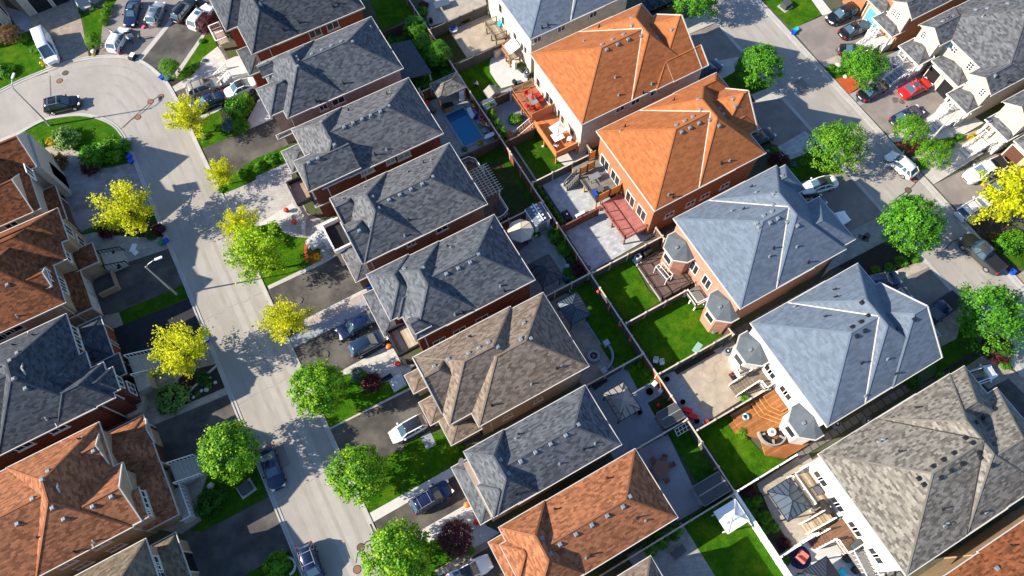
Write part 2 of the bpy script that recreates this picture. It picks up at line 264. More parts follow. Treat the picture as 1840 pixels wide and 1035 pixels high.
# ---------------------------------------------------------------- helpers
COL = SC.collection
def origin_of(p):
    v = Vector((0, 0, 0))
    while p is not None: v += p.location; p = p.parent
    return v
def tag(o, label, cat, group=None):
    o['label'] = label; o['category'] = cat
    if group: o['group'] = group
    return o
def thing(name, label, cat, loc=(0, 0, 0), group=None, rz=0):
    o = bpy.data.objects.new(name, None); COL.objects.link(o); o.location = loc; o.rotation_euler = (0, 0, rz); o.empty_display_size = .3
    return tag(o, label, cat, group)
class MB:
    def __init__(s): s.v = []; s.f = []; s.uv = {}
    def add(s, vs, fs):
        n = len(s.v); s.v += [tuple(v) for v in vs]; s.f += [tuple(i + n for i in f) for f in fs]; return s
    def box(s, x0, x1, y0, y1, z0, z1):
        x0, x1 = sorted((x0, x1)); y0, y1 = sorted((y0, y1))
        return s.add([(x0, y0, z0), (x1, y0, z0), (x1, y1, z0), (x0, y1, z0), (x0, y0, z1), (x1, y0, z1), (x1, y1, z1), (x0, y1, z1)],
                     [(0, 3, 2, 1), (4, 5, 6, 7), (0, 1, 5, 4), (1, 2, 6, 5), (2, 3, 7, 6), (3, 0, 4, 7)])
    def obox(s, c, half, ang, z0, z1):
        ca, sa = math.cos(ang), math.sin(ang); P = []
        for z in (z0, z1):
            for sx, sy in ((-1, -1), (1, -1), (1, 1), (-1, 1)):
                x, y = sx * half[0], sy * half[1]; P.append((c[0] + x * ca - y * sa, c[1] + x * sa + y * ca, z))
        return s.add(P, [(0, 3, 2, 1), (4, 5, 6, 7), (0, 1, 5, 4), (1, 2, 6, 5), (2, 3, 7, 6), (3, 0, 4, 7)])
    def beam(s, a, b, w, h=None):
        """square bar between two 3-D points"""
        a = Vector(a); b = Vector(b); h = h or w; d = (b - a).normalized(); up = Vector((0, 0, 1)) if abs(d.z) < .95 else Vector((1, 0, 0))
        r = d.cross(up).normalized() * w / 2; u = r.cross(d).normalized() * h / 2
        P = [a - r - u, a + r - u, a + r + u, a - r + u, b - r - u, b + r - u, b + r + u, b - r + u]
        return s.add(P, [(0, 1, 2, 3), (7, 6, 5, 4), (0, 4, 5, 1), (1, 5, 6, 2), (2, 6, 7, 3), (3, 7, 4, 0)])
    def tube(s, pts, r, n=8, r2=None):
        rings = []; pts = [Vector(p) for p in pts]
        for i, p in enumerate(pts):
            d = (pts[min(i + 1, len(pts) - 1)] - pts[max(i - 1, 0)]).normalized(); up = Vector((0, 0, 1)) if abs(d.z) < .9 else Vector((1, 0, 0))
            a = d.cross(up).normalized(); b = a.cross(d).normalized(); rr = r if r2 is None else r + (r2 - r) * i / (len(pts) - 1)
            rings.append([p + a * math.cos(k * 2 * math.pi / n) * rr + b * math.sin(k * 2 * math.pi / n) * rr for k in range(n)])
        V = [v for R_ in rings for v in R_]; F = []
        for i in range(len(rings) - 1):
            for k in range(n): F.append((i * n + k, i * n + (k + 1) % n, (i + 1) * n + (k + 1) % n, (i + 1) * n + k))
        F.append(tuple(range(n))[::-1]); F.append(tuple((len(rings) - 1) * n + k for k in range(n)))
        return s.add(V, F)
    def cyl(s, x, y, z0, z1, r, n=16, r1=None):
        r1 = r if r1 is None else r1; V = [(x + math.cos(k * 2 * math.pi / n) * r, y + math.sin(k * 2 * math.pi / n) * r, z0) for k in range(n)] + [(x + math.cos(k * 2 * math.pi / n) * r1, y + math.sin(k * 2 * math.pi / n) * r1, z1) for k in range(n)]
        return s.add(V, [(k, (k + 1) % n, n + (k + 1) % n, n + k) for k in range(n)] + [tuple(range(n))[::-1], tuple(range(n, 2 * n))])
    def lathe(s, x, y, prof, n=16):
        V = []; F = []
        for (r, z) in prof: V += [(x + math.cos(k * 2 * math.pi / n) * r, y + math.sin(k * 2 * math.pi / n) * r, z) for k in range(n)]
        for i in range(len(prof) - 1):
            for k in range(n): F.append((i * n + k, i * n + (k + 1) % n, (i + 1) * n + (k + 1) % n, (i + 1) * n + k))
        F.append(tuple(range(n))[::-1]); F.append(tuple((len(prof) - 1) * n + k for k in range(n)))
        return s.add(V, F)
    def prism(s, poly, z0, z1):
        n = len(poly); ar = sum(poly[i][0] * poly[(i + 1) % n][1] - poly[(i + 1) % n][0] * poly[i][1] for i in range(n))
        if ar < 0: poly = poly[::-1]
        return s.add([(p[0], p[1], z0) for p in poly] + [(p[0], p[1], z1) for p in poly], [tuple(range(n))[::-1], tuple(range(n, 2 * n))] + [(i, (i + 1) % n, n + (i + 1) % n, n + i) for i in range(n)])
    def sheet(s, poly, z):
        n = len(poly); ar = sum(poly[i][0] * poly[(i + 1) % n][1] - poly[(i + 1) % n][0] * poly[i][1] for i in range(n))
        if ar < 0: poly = poly[::-1]
        return s.add([(p[0], p[1], z) for p in poly], [tuple(range(n))])
    def build(s, name, mat, parent=None, smooth=False, bevel=0):
        og = origin_of(parent); me = bpy.data.meshes.new(name)
        me.from_pydata([(v[0] - og.x, v[1] - og.y, v[2] - og.z) for v in s.v], [], s.f); me.update()
        o = bpy.data.objects.new(name, me); COL.objects.link(o); o.parent = parent
        mats = mat if isinstance(mat, (list, tuple)) else [mat]
        for m in mats: me.materials.append(MATS[m])
        if smooth: me.polygons.foreach_set('use_smooth', [True] * len(me.polygons))
        if bevel:
            md = o.modifiers.new('bevel', 'BEVEL'); md.width = bevel; md.segments = 2; md.limit_method = 'ANGLE'
        return o
def struct(name, mb, mat):
    o = mb.build(name, mat); o['kind'] = 'structure'; return o
def dup(root, loc, rz=0, label=None, scale=None, group=None, mats=None):
    """a copy of a thing with copies of its parts and sub-parts"""
    r = root.copy(); COL.objects.link(r); r.location = loc; r.rotation_euler = (0, 0, rz)
    if label: r['label'] = label
    if group: r['group'] = group
    if scale: r.scale = scale if isinstance(scale, tuple) else (scale,) * 3
    def rec(a, b):
        for ch in list(a.children):
            c = ch.copy(); COL.objects.link(c); c.parent = b
            if mats and c.type == 'MESH' and c.data.materials and c.data.materials[0].name in mats:
                c.material_slots[0].link = 'OBJECT'; c.material_slots[0].material = MATS[mats[c.data.materials[0].name]]
            rec(ch, c)
    rec(root, r); return r

# ================================================================ GROUND
struct('ground', MB().sheet([(-700, -700), (700, -700), (700, 700), (-700, 700)], 0), 'ground_base')
_lv = [1]
def patch(name, mat, poly, lo=None, hi=None):
    """a flat piece of the setting laid as a sheet of its own a few mm above the last"""
    _lv[0] += 1
    if lo is not None: poly = [(max(p[0], lo), p[1]) for p in poly]
    if hi is not None: poly = [(min(p[0], hi), p[1]) for p in poly]
    return struct(name, MB().sheet(poly, _lv[0] * .0008 + .004), mat)
def rectp(x0, x1, y0, y1): return [(x0, y0), (x1, y0), (x1, y1), (x0, y1)]
outer = [(-27.75,89.49),(-24.57,89.5),(-21.39,89.39),(-18.56,88.63),(-16.04,87.47),(-13.69,85.76),(-12.28,83.71),(-11.3,81.02),(-10.81,78.77),(-10.66,76.2),(-10.59,74.0),(-10.6,67.06)]
inner = [(-29.69,81.62),(-26.9,82.01),(-24.36,81.36),(-22.1,80.33),(-20.21,78.71),(-18.71,76.52),(-18.08,74.05),(-18.13,71.37),(-17.86,70.37),(-17.93,65.91)]
ow = (outer[0][0] - 60, outer[0][1] + 60 * -0.116)
iw = (inner[0][0] - 60, inner[0][1] + 60 * -0.021)
def smooth(P, n=3):
    out = [P[0]]
    for i in range(len(P) - 1):
        p0 = P[max(i - 1, 0)]; p1 = P[i]; p2 = P[i + 1]; p3 = P[min(i + 2, len(P) - 1)]
        for k in range(1, n + 1):
            t = k / n; out.append(tuple(.5 * ((2 * p1[j]) + (-p0[j] + p2[j]) * t + (2 * p0[j] - 5 * p1[j] + 4 * p2[j] - p3[j]) * t * t + (-p0[j] + 3 * p1[j] - 3 * p2[j] + p3[j]) * t ** 3) for j in (0, 1)))
    return out
outer_l = [ow] + smooth(outer) + [(-10.45, 58), (-10.5, 30), (-10.5, -60)]
inner_l = [iw] + smooth(inner) + [(-17.85, 50), (-17.9, 30), (-18.0, -60)]
def ribbon(mb, line, off0, off1, z0, z1):
    L = []; n = len(line)
    for i in range(n):
        a = Vector(line[max(i - 1, 0)]); b = Vector(line[min(i + 1, n - 1)]); d = (b - a).normalized(); nr = Vector((d.y, -d.x)); p = Vector(line[i])
        L.append((p + nr * off0, p + nr * off1))
    for i in range(n - 1):
        (a0, a1), (b0, b1) = L[i], L[i + 1]
        V = [(*a0, z0), (*a1, z0), (*b1, z0), (*b0, z0), (*a0, z1), (*a1, z1), (*b1, z1), (*b0, z1)]
        mb.add(V, [(4, 5, 6, 7)] if z0 == z1 else [(4, 5, 6, 7), (0, 4, 7, 3), (1, 2, 6, 5)])
    return mb
rd = MB(); n_ = min(len(outer_l), len(inner_l))
struct('road', MB().sheet(outer_l + inner_l[::-1], .004), 'asphalt_road')
struct('road', MB().sheet([(58.93, -80), (66.45, -80), (66.45, 160), (58.93, 160)], .004), 'asphalt_road')
# faint lengthwise seam where the two paving passes meet
noisy('asphalt_seam', (.345, .33, .305), (.395, .378, .35), .8, fine=20, fineamt=.12, bmp=.05)
struct('road', MB().sheet([(-14.2, -40), (-12.2, -40), (-12.2, 57), (-14.2, 52)], .006), 'asphalt_seam')

# ---- front gardens on the left of the left street
patch('lawn', 'grass', [(-32.61,81.33),(-29.75,81.39),(-26.98,81.73),(-24.43,81.08),(-22.18,80.05),(-20.29,78.44),(-18.94,76.38),(-18.28,74.04),(-18.38,71.51),(-18.41,69.54),(-22.2,70.58),(-26.55,72.56),(-27.91,77.39),(-32.87,80.23)])
patch('patio', 'paver_warm', [(-28.35,77.13),(-27.52,77.42),(-26.29,77.03),(-25.03,76.05),(-24.12,74.5),(-24.05,73.52),(-26.25,73.64),(-27.7,75.99)])
patch('driveway', 'paver_violet', [(-26.3,74.17),(-24.16,73.33),(-23.2,71.03),(-21.03,70.03),(-18.25,69.45),(-17.93,65.91),(-18.02,62.09),(-18.94,62.14),(-21.65,62.98),(-27.03,62.77),(-27.53,64.91),(-27.57,69.46),(-27.25,72.71)], hi=-17.95)
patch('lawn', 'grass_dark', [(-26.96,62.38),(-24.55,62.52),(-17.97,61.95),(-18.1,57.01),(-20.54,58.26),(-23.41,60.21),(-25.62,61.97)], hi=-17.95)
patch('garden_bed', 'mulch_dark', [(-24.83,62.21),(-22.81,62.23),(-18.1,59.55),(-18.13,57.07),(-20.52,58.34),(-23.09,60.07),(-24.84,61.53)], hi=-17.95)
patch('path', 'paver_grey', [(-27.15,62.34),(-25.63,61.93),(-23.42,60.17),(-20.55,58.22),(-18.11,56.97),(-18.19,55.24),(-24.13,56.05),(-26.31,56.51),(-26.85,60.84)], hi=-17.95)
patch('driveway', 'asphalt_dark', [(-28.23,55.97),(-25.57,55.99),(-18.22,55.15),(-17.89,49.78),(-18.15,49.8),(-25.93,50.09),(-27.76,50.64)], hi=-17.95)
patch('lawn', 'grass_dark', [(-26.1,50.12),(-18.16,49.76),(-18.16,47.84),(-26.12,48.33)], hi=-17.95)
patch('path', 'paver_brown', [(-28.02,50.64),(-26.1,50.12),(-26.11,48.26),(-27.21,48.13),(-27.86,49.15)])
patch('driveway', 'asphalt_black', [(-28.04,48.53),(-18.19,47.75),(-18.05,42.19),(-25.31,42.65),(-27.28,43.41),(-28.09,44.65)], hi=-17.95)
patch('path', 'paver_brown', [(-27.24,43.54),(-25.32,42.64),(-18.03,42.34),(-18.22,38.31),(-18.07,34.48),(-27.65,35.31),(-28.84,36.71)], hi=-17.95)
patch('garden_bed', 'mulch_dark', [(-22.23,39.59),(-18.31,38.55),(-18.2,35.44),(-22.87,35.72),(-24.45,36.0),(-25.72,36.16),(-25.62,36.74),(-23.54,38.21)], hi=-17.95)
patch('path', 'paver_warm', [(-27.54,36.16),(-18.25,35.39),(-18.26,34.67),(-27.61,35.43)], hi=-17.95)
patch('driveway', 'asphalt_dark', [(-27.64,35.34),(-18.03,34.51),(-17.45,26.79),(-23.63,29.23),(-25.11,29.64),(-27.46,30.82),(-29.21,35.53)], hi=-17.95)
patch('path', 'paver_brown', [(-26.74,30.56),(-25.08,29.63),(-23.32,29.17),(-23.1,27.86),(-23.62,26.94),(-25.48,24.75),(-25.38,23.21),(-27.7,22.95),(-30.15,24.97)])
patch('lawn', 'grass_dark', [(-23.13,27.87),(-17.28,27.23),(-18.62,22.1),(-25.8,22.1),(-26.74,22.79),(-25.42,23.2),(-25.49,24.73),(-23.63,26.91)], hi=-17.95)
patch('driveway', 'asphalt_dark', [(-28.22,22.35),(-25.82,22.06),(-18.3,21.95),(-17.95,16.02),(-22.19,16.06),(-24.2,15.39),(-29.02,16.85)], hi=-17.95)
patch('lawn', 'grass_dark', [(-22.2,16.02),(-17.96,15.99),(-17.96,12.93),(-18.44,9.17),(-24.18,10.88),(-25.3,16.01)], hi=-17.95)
# ---- north end: drives round the bend
patch('lawn', 'grass', [(-32.89,97.18),(-28.69,98.0),(-24.31,98.02),(-24.22,89.3),(-27.72,89.62),(-30.73,89.33),(-34.54,89.64)])
patch('path', 'concrete_blue', [(-26.75,104.52),(-24.17,101.47),(-24.26,97.99),(-28.71,97.95),(-28.13,100.38),(-25.96,100.04)])
patch('driveway', 'paver_brown', [(-25.93,105.31),(-24.21,100.87),(-24.31,98.02),(-24.24,89.37),(-21.42,89.27),(-18.63,88.67),(-17.53,97.01),(-17.29,97.49),(-12.65,98.88),(-14.31,105.03),(-23.99,109.01)])
patch('lawn', 'grass', [(-17.37,97.22),(-14.53,96.82),(-12.46,98.77),(-11.02,98.57),(-15.36,93.61),(-16.55,90.34),(-18.02,91.07)])
patch('garden_bed', 'mulch_dark', [(-18.02,91.07),(-16.53,90.33),(-17.59,88.3),(-18.6,88.71)])
patch('driveway', 'asphalt_mid', [(-11.02,98.57),(-15.36,93.61),(-16.55,90.34),(-17.56,88.28),(-16.04,87.47),(-13.69,85.76),(-13.09,85.04),(-6.77,89.4),(0.89,96.19)])
patch('path', 'concrete', [(-13.12,85.26),(-7.0,89.68),(-2.08,93.38),(-1.71,93.17),(-6.64,89.17),(-12.79,84.55)])
patch('driveway', 'asphalt_dark', [(-12.79,84.55),(-6.64,89.17),(-1.71,93.17),(1.74,91.17),(-3.64,85.08),(-9.75,80.13),(-11.15,80.98),(-12.29,83.66)])
patch('path', 'concrete', [(-9.96,79.82),(-3.64,85.08),(-3.34,84.7),(-9.27,79.43)])
patch('lawn', 'grass', [(-9.23,79.54),(-3.37,84.63),(-1.84,83.98),(-2.2,81.52),(-4.99,81.04),(-6.8,79.13),(-8.79,78.73)])
patch('garden_bed', 'mulch_dark', [(-10.65,79.38),(-9.41,79.93),(-8.69,78.73),(-10.36,78.29)])
patch('path', 'stone_slab', [(-4.99,81.04),(-2.46,81.97),(-2.03,77.38),(-2.82,77.5),(-10.44,77.45),(-10.41,78.4),(-6.8,79.13)])
patch('driveway', 'asphalt_dark', [(-10.42,77.39),(-2.82,77.5),(0.29,75.76),(-0.09,72.61),(-8.46,71.92),(-10.74,73.81)], lo=-10.4)
patch('path', 'concrete', [(-8.48,71.98),(-0.73,72.56),(-0.95,72.0),(-8.37,71.39)], lo=-10.4)
patch('lawn', 'grass', [(-8.37,71.39),(-0.86,71.95),(-0.7,70.76),(-4.74,66.83),(-10.27,66.87),(-10.67,68.0)], lo=-10.4)
patch('garden_bed', 'mulch_dark', [(-5.33,72.33),(-0.86,71.95),(-0.7,70.76),(-4.62,67.13),(-5.62,67.7),(-6.14,70.64)], lo=-10.4)
patch('path', 'concrete_white', [(-0.7,70.76),(0.21,69.15),(-0.32,66.77),(-4.75,66.79)], lo=-10.4)
patch('driveway', 'asphalt_dark', [(-10.64,66.96),(-4.75,66.79),(-0.33,66.73),(0.03,61.92),(-4.48,62.09),(-7.73,61.45),(-10.4,61.57)], lo=-10.4)
patch('lawn', 'grass', [(-10.4,61.57),(-7.73,61.45),(-4.46,62.15),(-0.25,61.95),(-0.85,59.26),(-5.56,59.29),(-7.06,59.1),(-10.49,59.19)], lo=-10.4)
patch('path', 'concrete_blue', [(-5.45,59.58),(-1.05,59.5),(-0.97,58.95),(-5.66,59.03)])
patch('driveway', 'paver_light', [(-10.47,59.23),(-7.07,59.06),(-5.62,59.13),(-0.97,59.15),(-1.71,56.66),(-1.81,51.22),(-5.64,52.18),(-8.03,52.85),(-10.47,56.62)], lo=-10.4)
patch('path', 'concrete_white', [(-7.98,52.98),(-2.9,53.72),(-2.59,50.73),(-4.14,50.68),(-5.55,52.41),(-7.77,52.56)])
patch('lawn', 'grass', [(-10.55,56.66),(-8.05,52.81),(-5.64,52.18),(-5.45,50.51),(-4.53,49.26),(-2.87,48.13),(-2.98,44.72),(-9.72,44.69),(-10.94,44.82)], lo=-10.4)
patch('path', 'paver_light', [(-5.61,52.26),(-2.12,51.86),(0.66,47.96),(-0.43,44.38),(-2.98,44.39),(-2.44,46.08),(-2.76,48.02),(-4.61,49.3),(-5.45,50.51)])
patch('garden_bed', 'mulch_red', [(-3.51,48.04),(-2.9,48.15),(-2.21,47.53),(-2.88,44.78),(-3.81,44.64),(-4.57,45.29),(-4.27,46.67)])
patch('path', 'concrete', [(-9.72,44.69),(-2.87,44.64),(-0.15,44.79),(-0.29,44.3),(-2.9,44.12),(-9.72,44.2)], lo=-10.4)
patch('driveway', 'asphalt_dark', [(-9.72,44.2),(-2.9,44.12),(-0.29,44.3),(0.85,39.82),(0.46,38.58),(-7.63,38.59),(-10.07,41.48),(-10.3,44.13)], lo=-10.4)
patch('path', 'concrete', [(-7.61,38.62),(0.33,38.69),(0.28,38.25),(-7.61,38.2)], lo=-10.4)
patch('garden_bed', 'gravel', [(-7.75,38.29),(0.29,38.29),(-0.0,37.35),(-5.01,37.48),(-7.91,37.48)], lo=-10.4)
patch('path', 'concrete_blue', [(-10.41,37.48),(-7.91,37.48),(-5.01,37.48),(-0.0,37.35),(0.38,35.57),(-4.56,35.99),(-10.31,35.98)], lo=-10.4)
patch('driveway', 'asphalt_dark', [(-10.31,35.98),(-4.56,35.99),(0.79,35.65),(0.51,31.12),(-6.45,30.86),(-10.84,33.38)], lo=-10.4)
patch('path', 'stone_slab', [(-6.45,30.86),(-0.09,31.01),(-0.04,28.07),(1.31,27.5),(-0.57,26.59),(-2.0,26.96),(-3.18,27.49),(-3.95,29.3),(-6.34,30.3)])
patch('lawn', 'grass', [(-6.34,30.3),(-4.73,29.93),(-3.2,27.44),(-0.57,26.59),(-0.11,25.32),(-10.07,25.54),(-11.05,27.46),(-10.84,33.38),(-6.45,30.86)], lo=-10.4)
patch('path', 'concrete', [(-10.05,25.58),(-0.18,25.36),(-0.2,25.06),(-10.02,25.24)], lo=-10.4)
patch('driveway', 'asphalt_dark', [(-9.96,25.39),(-0.22,25.1),(0.28,20.37),(-1.62,20.07),(-6.11,19.71),(-10.65,22.63)], lo=-10.4)
patch('lawn', 'grass', [(-10.67,22.38),(-6.11,19.71),(-1.62,20.07),(2.07,18.35),(1.6,15.77),(-0.42,15.37),(-10.42,15.38)], lo=-10.4)
patch('path', 'concrete_blue', [(-1.84,19.87),(-0.65,19.92),(-0.72,18.31),(-1.86,18.31)])
patch('path', 'concrete_white', [(-10.42,15.38),(-0.42,15.37),(-0.46,14.46),(-10.39,14.36)], lo=-10.4)
patch('driveway', 'asphalt_dark', [(-10.39,14.36),(-0.46,14.46),(-0.29,11.19),(-6.63,11.25),(-10.48,12.46)], lo=-10.4)
patch('path', 'concrete_white', [(-6.68,11.28),(-0.42,11.26),(0.07,8.35),(0.93,7.14),(-0.47,7.04),(-2.42,7.14),(-4.01,8.86),(-5.5,9.53),(-6.8,10.89)])
patch('lawn', 'grass', [(-10.48,12.46),(-6.8,10.89),(-5.51,9.5),(-4.01,8.86),(-2.42,7.14),(-6.41,7.05),(-9.95,4.46)], lo=-10.4)
patch('path', 'paver_brown', [(-6.5,7.13),(-0.58,7.08),(-0.66,6.38),(-6.4,6.42)])
patch('driveway', 'asphalt_dark', [(-7.69,6.44),(-0.71,6.44),(-0.04,2.96),(-4.97,1.69)], lo=-10.4)
# ---- back gardens of the middle row
patch('lawn', 'grass', [(19.38,79.04),(20.57,83.13),(25.53,81.87),(23.57,73.53),(18.43,73.11)])
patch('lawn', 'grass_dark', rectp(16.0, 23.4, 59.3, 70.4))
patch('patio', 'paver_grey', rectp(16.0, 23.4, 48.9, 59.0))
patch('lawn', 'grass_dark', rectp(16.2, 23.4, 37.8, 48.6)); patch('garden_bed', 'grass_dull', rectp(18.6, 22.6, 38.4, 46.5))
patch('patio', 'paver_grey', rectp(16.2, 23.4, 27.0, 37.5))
patch('garden_bed', 'mulch_dark', [(22.88,34.41),(23.81,34.11),(24.14,26.63),(23.26,26.49),(20.8,27.67),(22.39,30.01),(22.63,31.41),(22.24,32.97)])
patch('lawn', 'grass', rectp(20.4, 23.4, 15.9, 26.6)); patch('patio', 'paver_brown', rectp(16.2, 20.4, 15.9, 26.6))
patch('patio', 'concrete_blue', rectp(15.0, 23.4, 7.5, 15.7))
patch('lawn', 'grass', [(21.58,15.47),(23.84,15.79),(23.58,12.86),(21.3,12.91)])
patch('garden_bed', 'grass_dull', [(21.42,11.07),(23.33,11.11),(23.57,9.49),(21.31,9.48)])
patch('patio', 'concrete_violet', [(17.04,7.48),(21.42,7.14),(20.35,-0.83),(17.27,-0.75)])
patch('garden_bed', 'ivy', [(21.41,7.12),(23.78,6.9),(23.83,1.25),(21.24,1.48)])
patch('patio', 'paver_grey', rectp(11.0, 17.6, -16, -1.0)); patch('lawn', 'grass', rectp(17.6, 23.3, -20, -1.0))
# ---- back gardens of the right row
patch('patio', 'paver_warm', [(25.57,74.83),(24.42,70.45),(33.05,69.26),(33.87,72.53),(27.02,77.77)])
patch('patio', 'paver_sand', [(24.45,69.84),(32.74,68.68),(32.34,62.91),(24.29,62.93)])
patch('garden_bed', 'grass_dull', [(24.4,69.72),(26.46,68.68),(26.38,63.02),(24.38,63.02)])
patch('lawn', 'grass', [(24.13,61.75),(29.82,61.6),(28.04,56.71),(24.31,55.85)])
patch('patio', 'concrete_white', [(29.51,61.64),(28.6,60.59),(27.94,59.28),(27.89,57.63),(27.98,56.19),(29.38,55.94),(31.58,55.51),(34.74,61.09),(31.45,62.11)])
patch('patio', 'concrete_blue', [(24.92,55.77),(29.27,55.73),(28.72,49.33),(24.22,48.93)])
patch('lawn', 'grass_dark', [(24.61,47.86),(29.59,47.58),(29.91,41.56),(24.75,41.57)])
patch('path', 'concrete_white', [(28.62,43.17),(32.42,42.89),(32.37,41.4),(29.11,41.65)])
patch('path', 'concrete_blue', [(24.83,47.48),(25.07,47.47),(25.04,41.52),(24.8,41.54)])
patch('patio', 'paver_bluegrey', [(24.23,41.38),(33.12,41.22),(31.54,34.58),(24.63,34.45)])
patch('patio', 'paver_bluegrey', [(24.37,34.02),(30.27,33.89),(34.33,27.9),(24.29,27.52)])
patch('lawn', 'grass', [(24.14,26.95),(29.36,26.6),(28.84,22.38),(29.31,20.36),(24.44,20.19),(24.21,26.42)])
patch('path', 'concrete_white', [(29.31,26.52),(30.17,26.43),(30.01,24.17),(29.93,21.76),(29.7,20.35),(29.26,20.35),(29.32,23.73)])
patch('lawn', 'grass', [(24.43,19.79),(33.32,19.45),(33.05,13.36),(24.48,13.11)])
patch('patio', 'paver_sand', [(25.92,12.68),(33.74,12.37),(34.4,5.26),(25.84,6.21)])
patch('garden_bed', 'gravel_blue', [(24.29,12.84),(25.95,12.67),(25.98,6.13),(24.76,6.0),(24.22,6.31)])
patch('garden_bed', 'mulch_dark', [(26.07,6.26),(30.75,6.38),(30.7,6.04),(25.98,5.86)])
patch('garden_bed', 'mulch_dark', [(25.92,12.68),(31.02,12.72),(31.19,12.14),(26.03,12.14)])
patch('lawn', 'grass', [(24.83,5.97),(28.48,5.64),(28.58,4.2),(28.57,3.14),(28.89,1.02),(30.08,-0.0),(31.88,-0.13),(33.37,-0.44),(33.65,-1.3),(26.96,-1.15),(24.26,-1.02),(24.39,6.02)])
patch('patio', 'paver_warm', [(26.59,-1.65),(33.21,-1.49),(32.39,-8.54),(24.63,-8.37)])
patch('garden_bed', 'mulch_dark', [(25.63,-1.45),(26.45,-2.58),(25.96,-4.95),(25.9,-8.13),(24.59,-8.42),(24.33,-3.71)])
patch('patio', 'concrete_white', [(24.42,-8.64),(32.11,-8.87),(33.44,-15.67),(24.26,-10.95)])
patch('lawn', 'grass', [(22.45,-4.29),(23.73,-4.03),(24.09,-8.85),(23.93,-11.37),(20.35,-12.37),(19.79,-5.99)])
for y0, y1 in [(54.4,55.6),(40.6,41.4),(26.5,27.6),(12.3,13.4),(-1.8,-0.8),(-16,-14.9)]:
    patch('path', 'paver_slab', rectp(32, 48, y0, y1))
# ---- front drives of the right row (between the houses and the right street)
patch('driveway', 'concrete', [(55.19,54.16),(58.99,53.17),(58.88,51.28),(54.76,51.43)], hi=58.9)
patch('driveway', 'asphalt_mid', [(54.28,51.42),(58.89,51.13),(59.04,44.33),(53.86,46.04)], hi=58.9)
patch('driveway', 'concrete', [(53.19,46.43),(58.2,44.82),(55.73,42.72),(54.33,42.42)])
patch('lawn', 'grass_dark', [(53.51,42.89),(56.96,43.13),(59.02,38.9),(55.73,38.89)], hi=58.9)
patch('path', 'concrete', [(55.8,38.98),(58.88,38.71),(58.61,36.69),(55.6,37.35)], hi=58.9)
patch('driveway', 'asphalt_mid', [(54.3,38.1),(58.77,36.6),(59.04,29.77),(54.05,30.72),(52.34,32.97)], hi=58.9)
patch('driveway', 'paver_bluegrey', [(54.05,30.72),(58.35,30.93),(58.7,29.33),(57.38,28.1),(53.03,28.48),(52.26,31.03)], hi=58.9)
patch('lawn', 'grass_dark', [(52.83,28.22),(57.31,28.02),(58.77,23.73),(52.56,25.41)], hi=58.9)
patch('driveway', 'asphalt_mid', [(52.52,25.36),(58.77,23.73),(59.01,16.66),(53.92,16.73),(52.18,21.66)], hi=58.9)
patch('driveway', 'paver_grey', [(53.52,16.77),(58.99,16.63),(57.06,13.64),(56.04,13.74),(48.63,13.94),(47.1,13.63)], hi=58.9)
patch('garden_bed', 'mulch_dark', [(49.81,13.81),(56.0,13.69),(58.97,11.12),(58.8,9.69),(55.0,10.22),(52.35,10.66)], hi=58.9)
patch('driveway', 'paver_warm', [(54.94,10.15),(58.59,9.7),(58.82,8.6),(54.04,8.85)], hi=58.9)
patch('driveway', 'asphalt_mid', [(52.78,9.14),(58.75,8.64),(58.95,5.34),(59.04,2.83),(53.93,2.88),(53.3,8.25)], hi=58.9)
patch('driveway', 'paver_brown', [(53.59,2.97),(58.7,2.82),(57.61,1.7),(55.44,0.33),(53.45,0.47),(52.42,0.37)], hi=58.9)
patch('lawn', 'grass_dark', [(52.38,0.33),(53.43,0.44),(55.44,0.33),(58.6,2.36),(56.66,-2.7),(50.53,-2.31)], hi=58.9)
patch('garden_bed', 'mulch_dark', [(51.1,-1.68),(56.3,-1.72),(56.9,-2.45),(47.97,-1.71)], hi=58.9)
patch('driveway', 'paver_brown', [(53.78,-2.62),(56.91,-2.55),(58.87,-7.0),(57.53,-9.21),(54.51,-5.86)], hi=58.9)
patch('driveway', 'asphalt_dark', [(54.43,-5.72),(57.22,-5.88),(57.53,-9.21),(54.58,-10.09)], hi=58.9)
# ---- beyond the right street
patch('lawn', 'grass', [(66.98,53.32),(73.11,49.76),(72.35,45.13),(67.23,45.11)], lo=66.9)
patch('path', 'concrete_white', [(73.11,49.76),(74.33,49.05),(73.89,44.7),(72.36,44.98)])
patch('driveway', 'asphalt_mid', [(67.15,45.16),(73.04,44.89),(78.53,42.92),(75.53,36.68),(66.73,37.78)], lo=66.9)
patch('driveway', 'paver_warm', [(66.61,38.69),(71.69,38.32),(72.89,36.2),(67.01,37.68)], lo=66.9)
patch('lawn', 'grass_dark', [(66.89,37.69),(69.83,37.26),(71.42,36.2),(68.86,34.88),(66.94,35.49)], lo=66.9)
patch('garden_bed', 'mulch_red', [(66.91,35.51),(68.94,34.98),(69.25,33.01),(66.76,32.68)], lo=66.9)
patch('path', 'concrete_blue', [(74.56,35.24),(77.88,35.04),(77.4,30.8),(73.83,30.38),(66.73,30.56),(66.8,32.66),(69.91,32.64)], lo=66.9)
patch('driveway', 'asphalt_mid', [(66.73,30.56),(73.83,30.38),(77.4,30.8),(77.76,25.7),(73.55,24.55),(66.98,25.22)], lo=66.9)
patch('path', 'concrete_white', [(66.85,25.22),(73.31,24.82),(77.44,25.35),(78.73,20.67),(75.27,20.6),(72.92,21.19),(70.47,22.71),(66.8,24.06)], lo=66.9)
patch('garden_bed', 'mulch_maroon', [(66.8,24.06),(70.47,22.71),(71.82,21.82),(70.14,21.81),(67.33,21.29)], lo=66.9)
patch('garden_bed', 'paver_sand', [(74.8,20.62),(81.27,19.73),(79.21,17.59),(75.85,17.62),(72.11,17.7),(72.06,19.46)], lo=66.9)
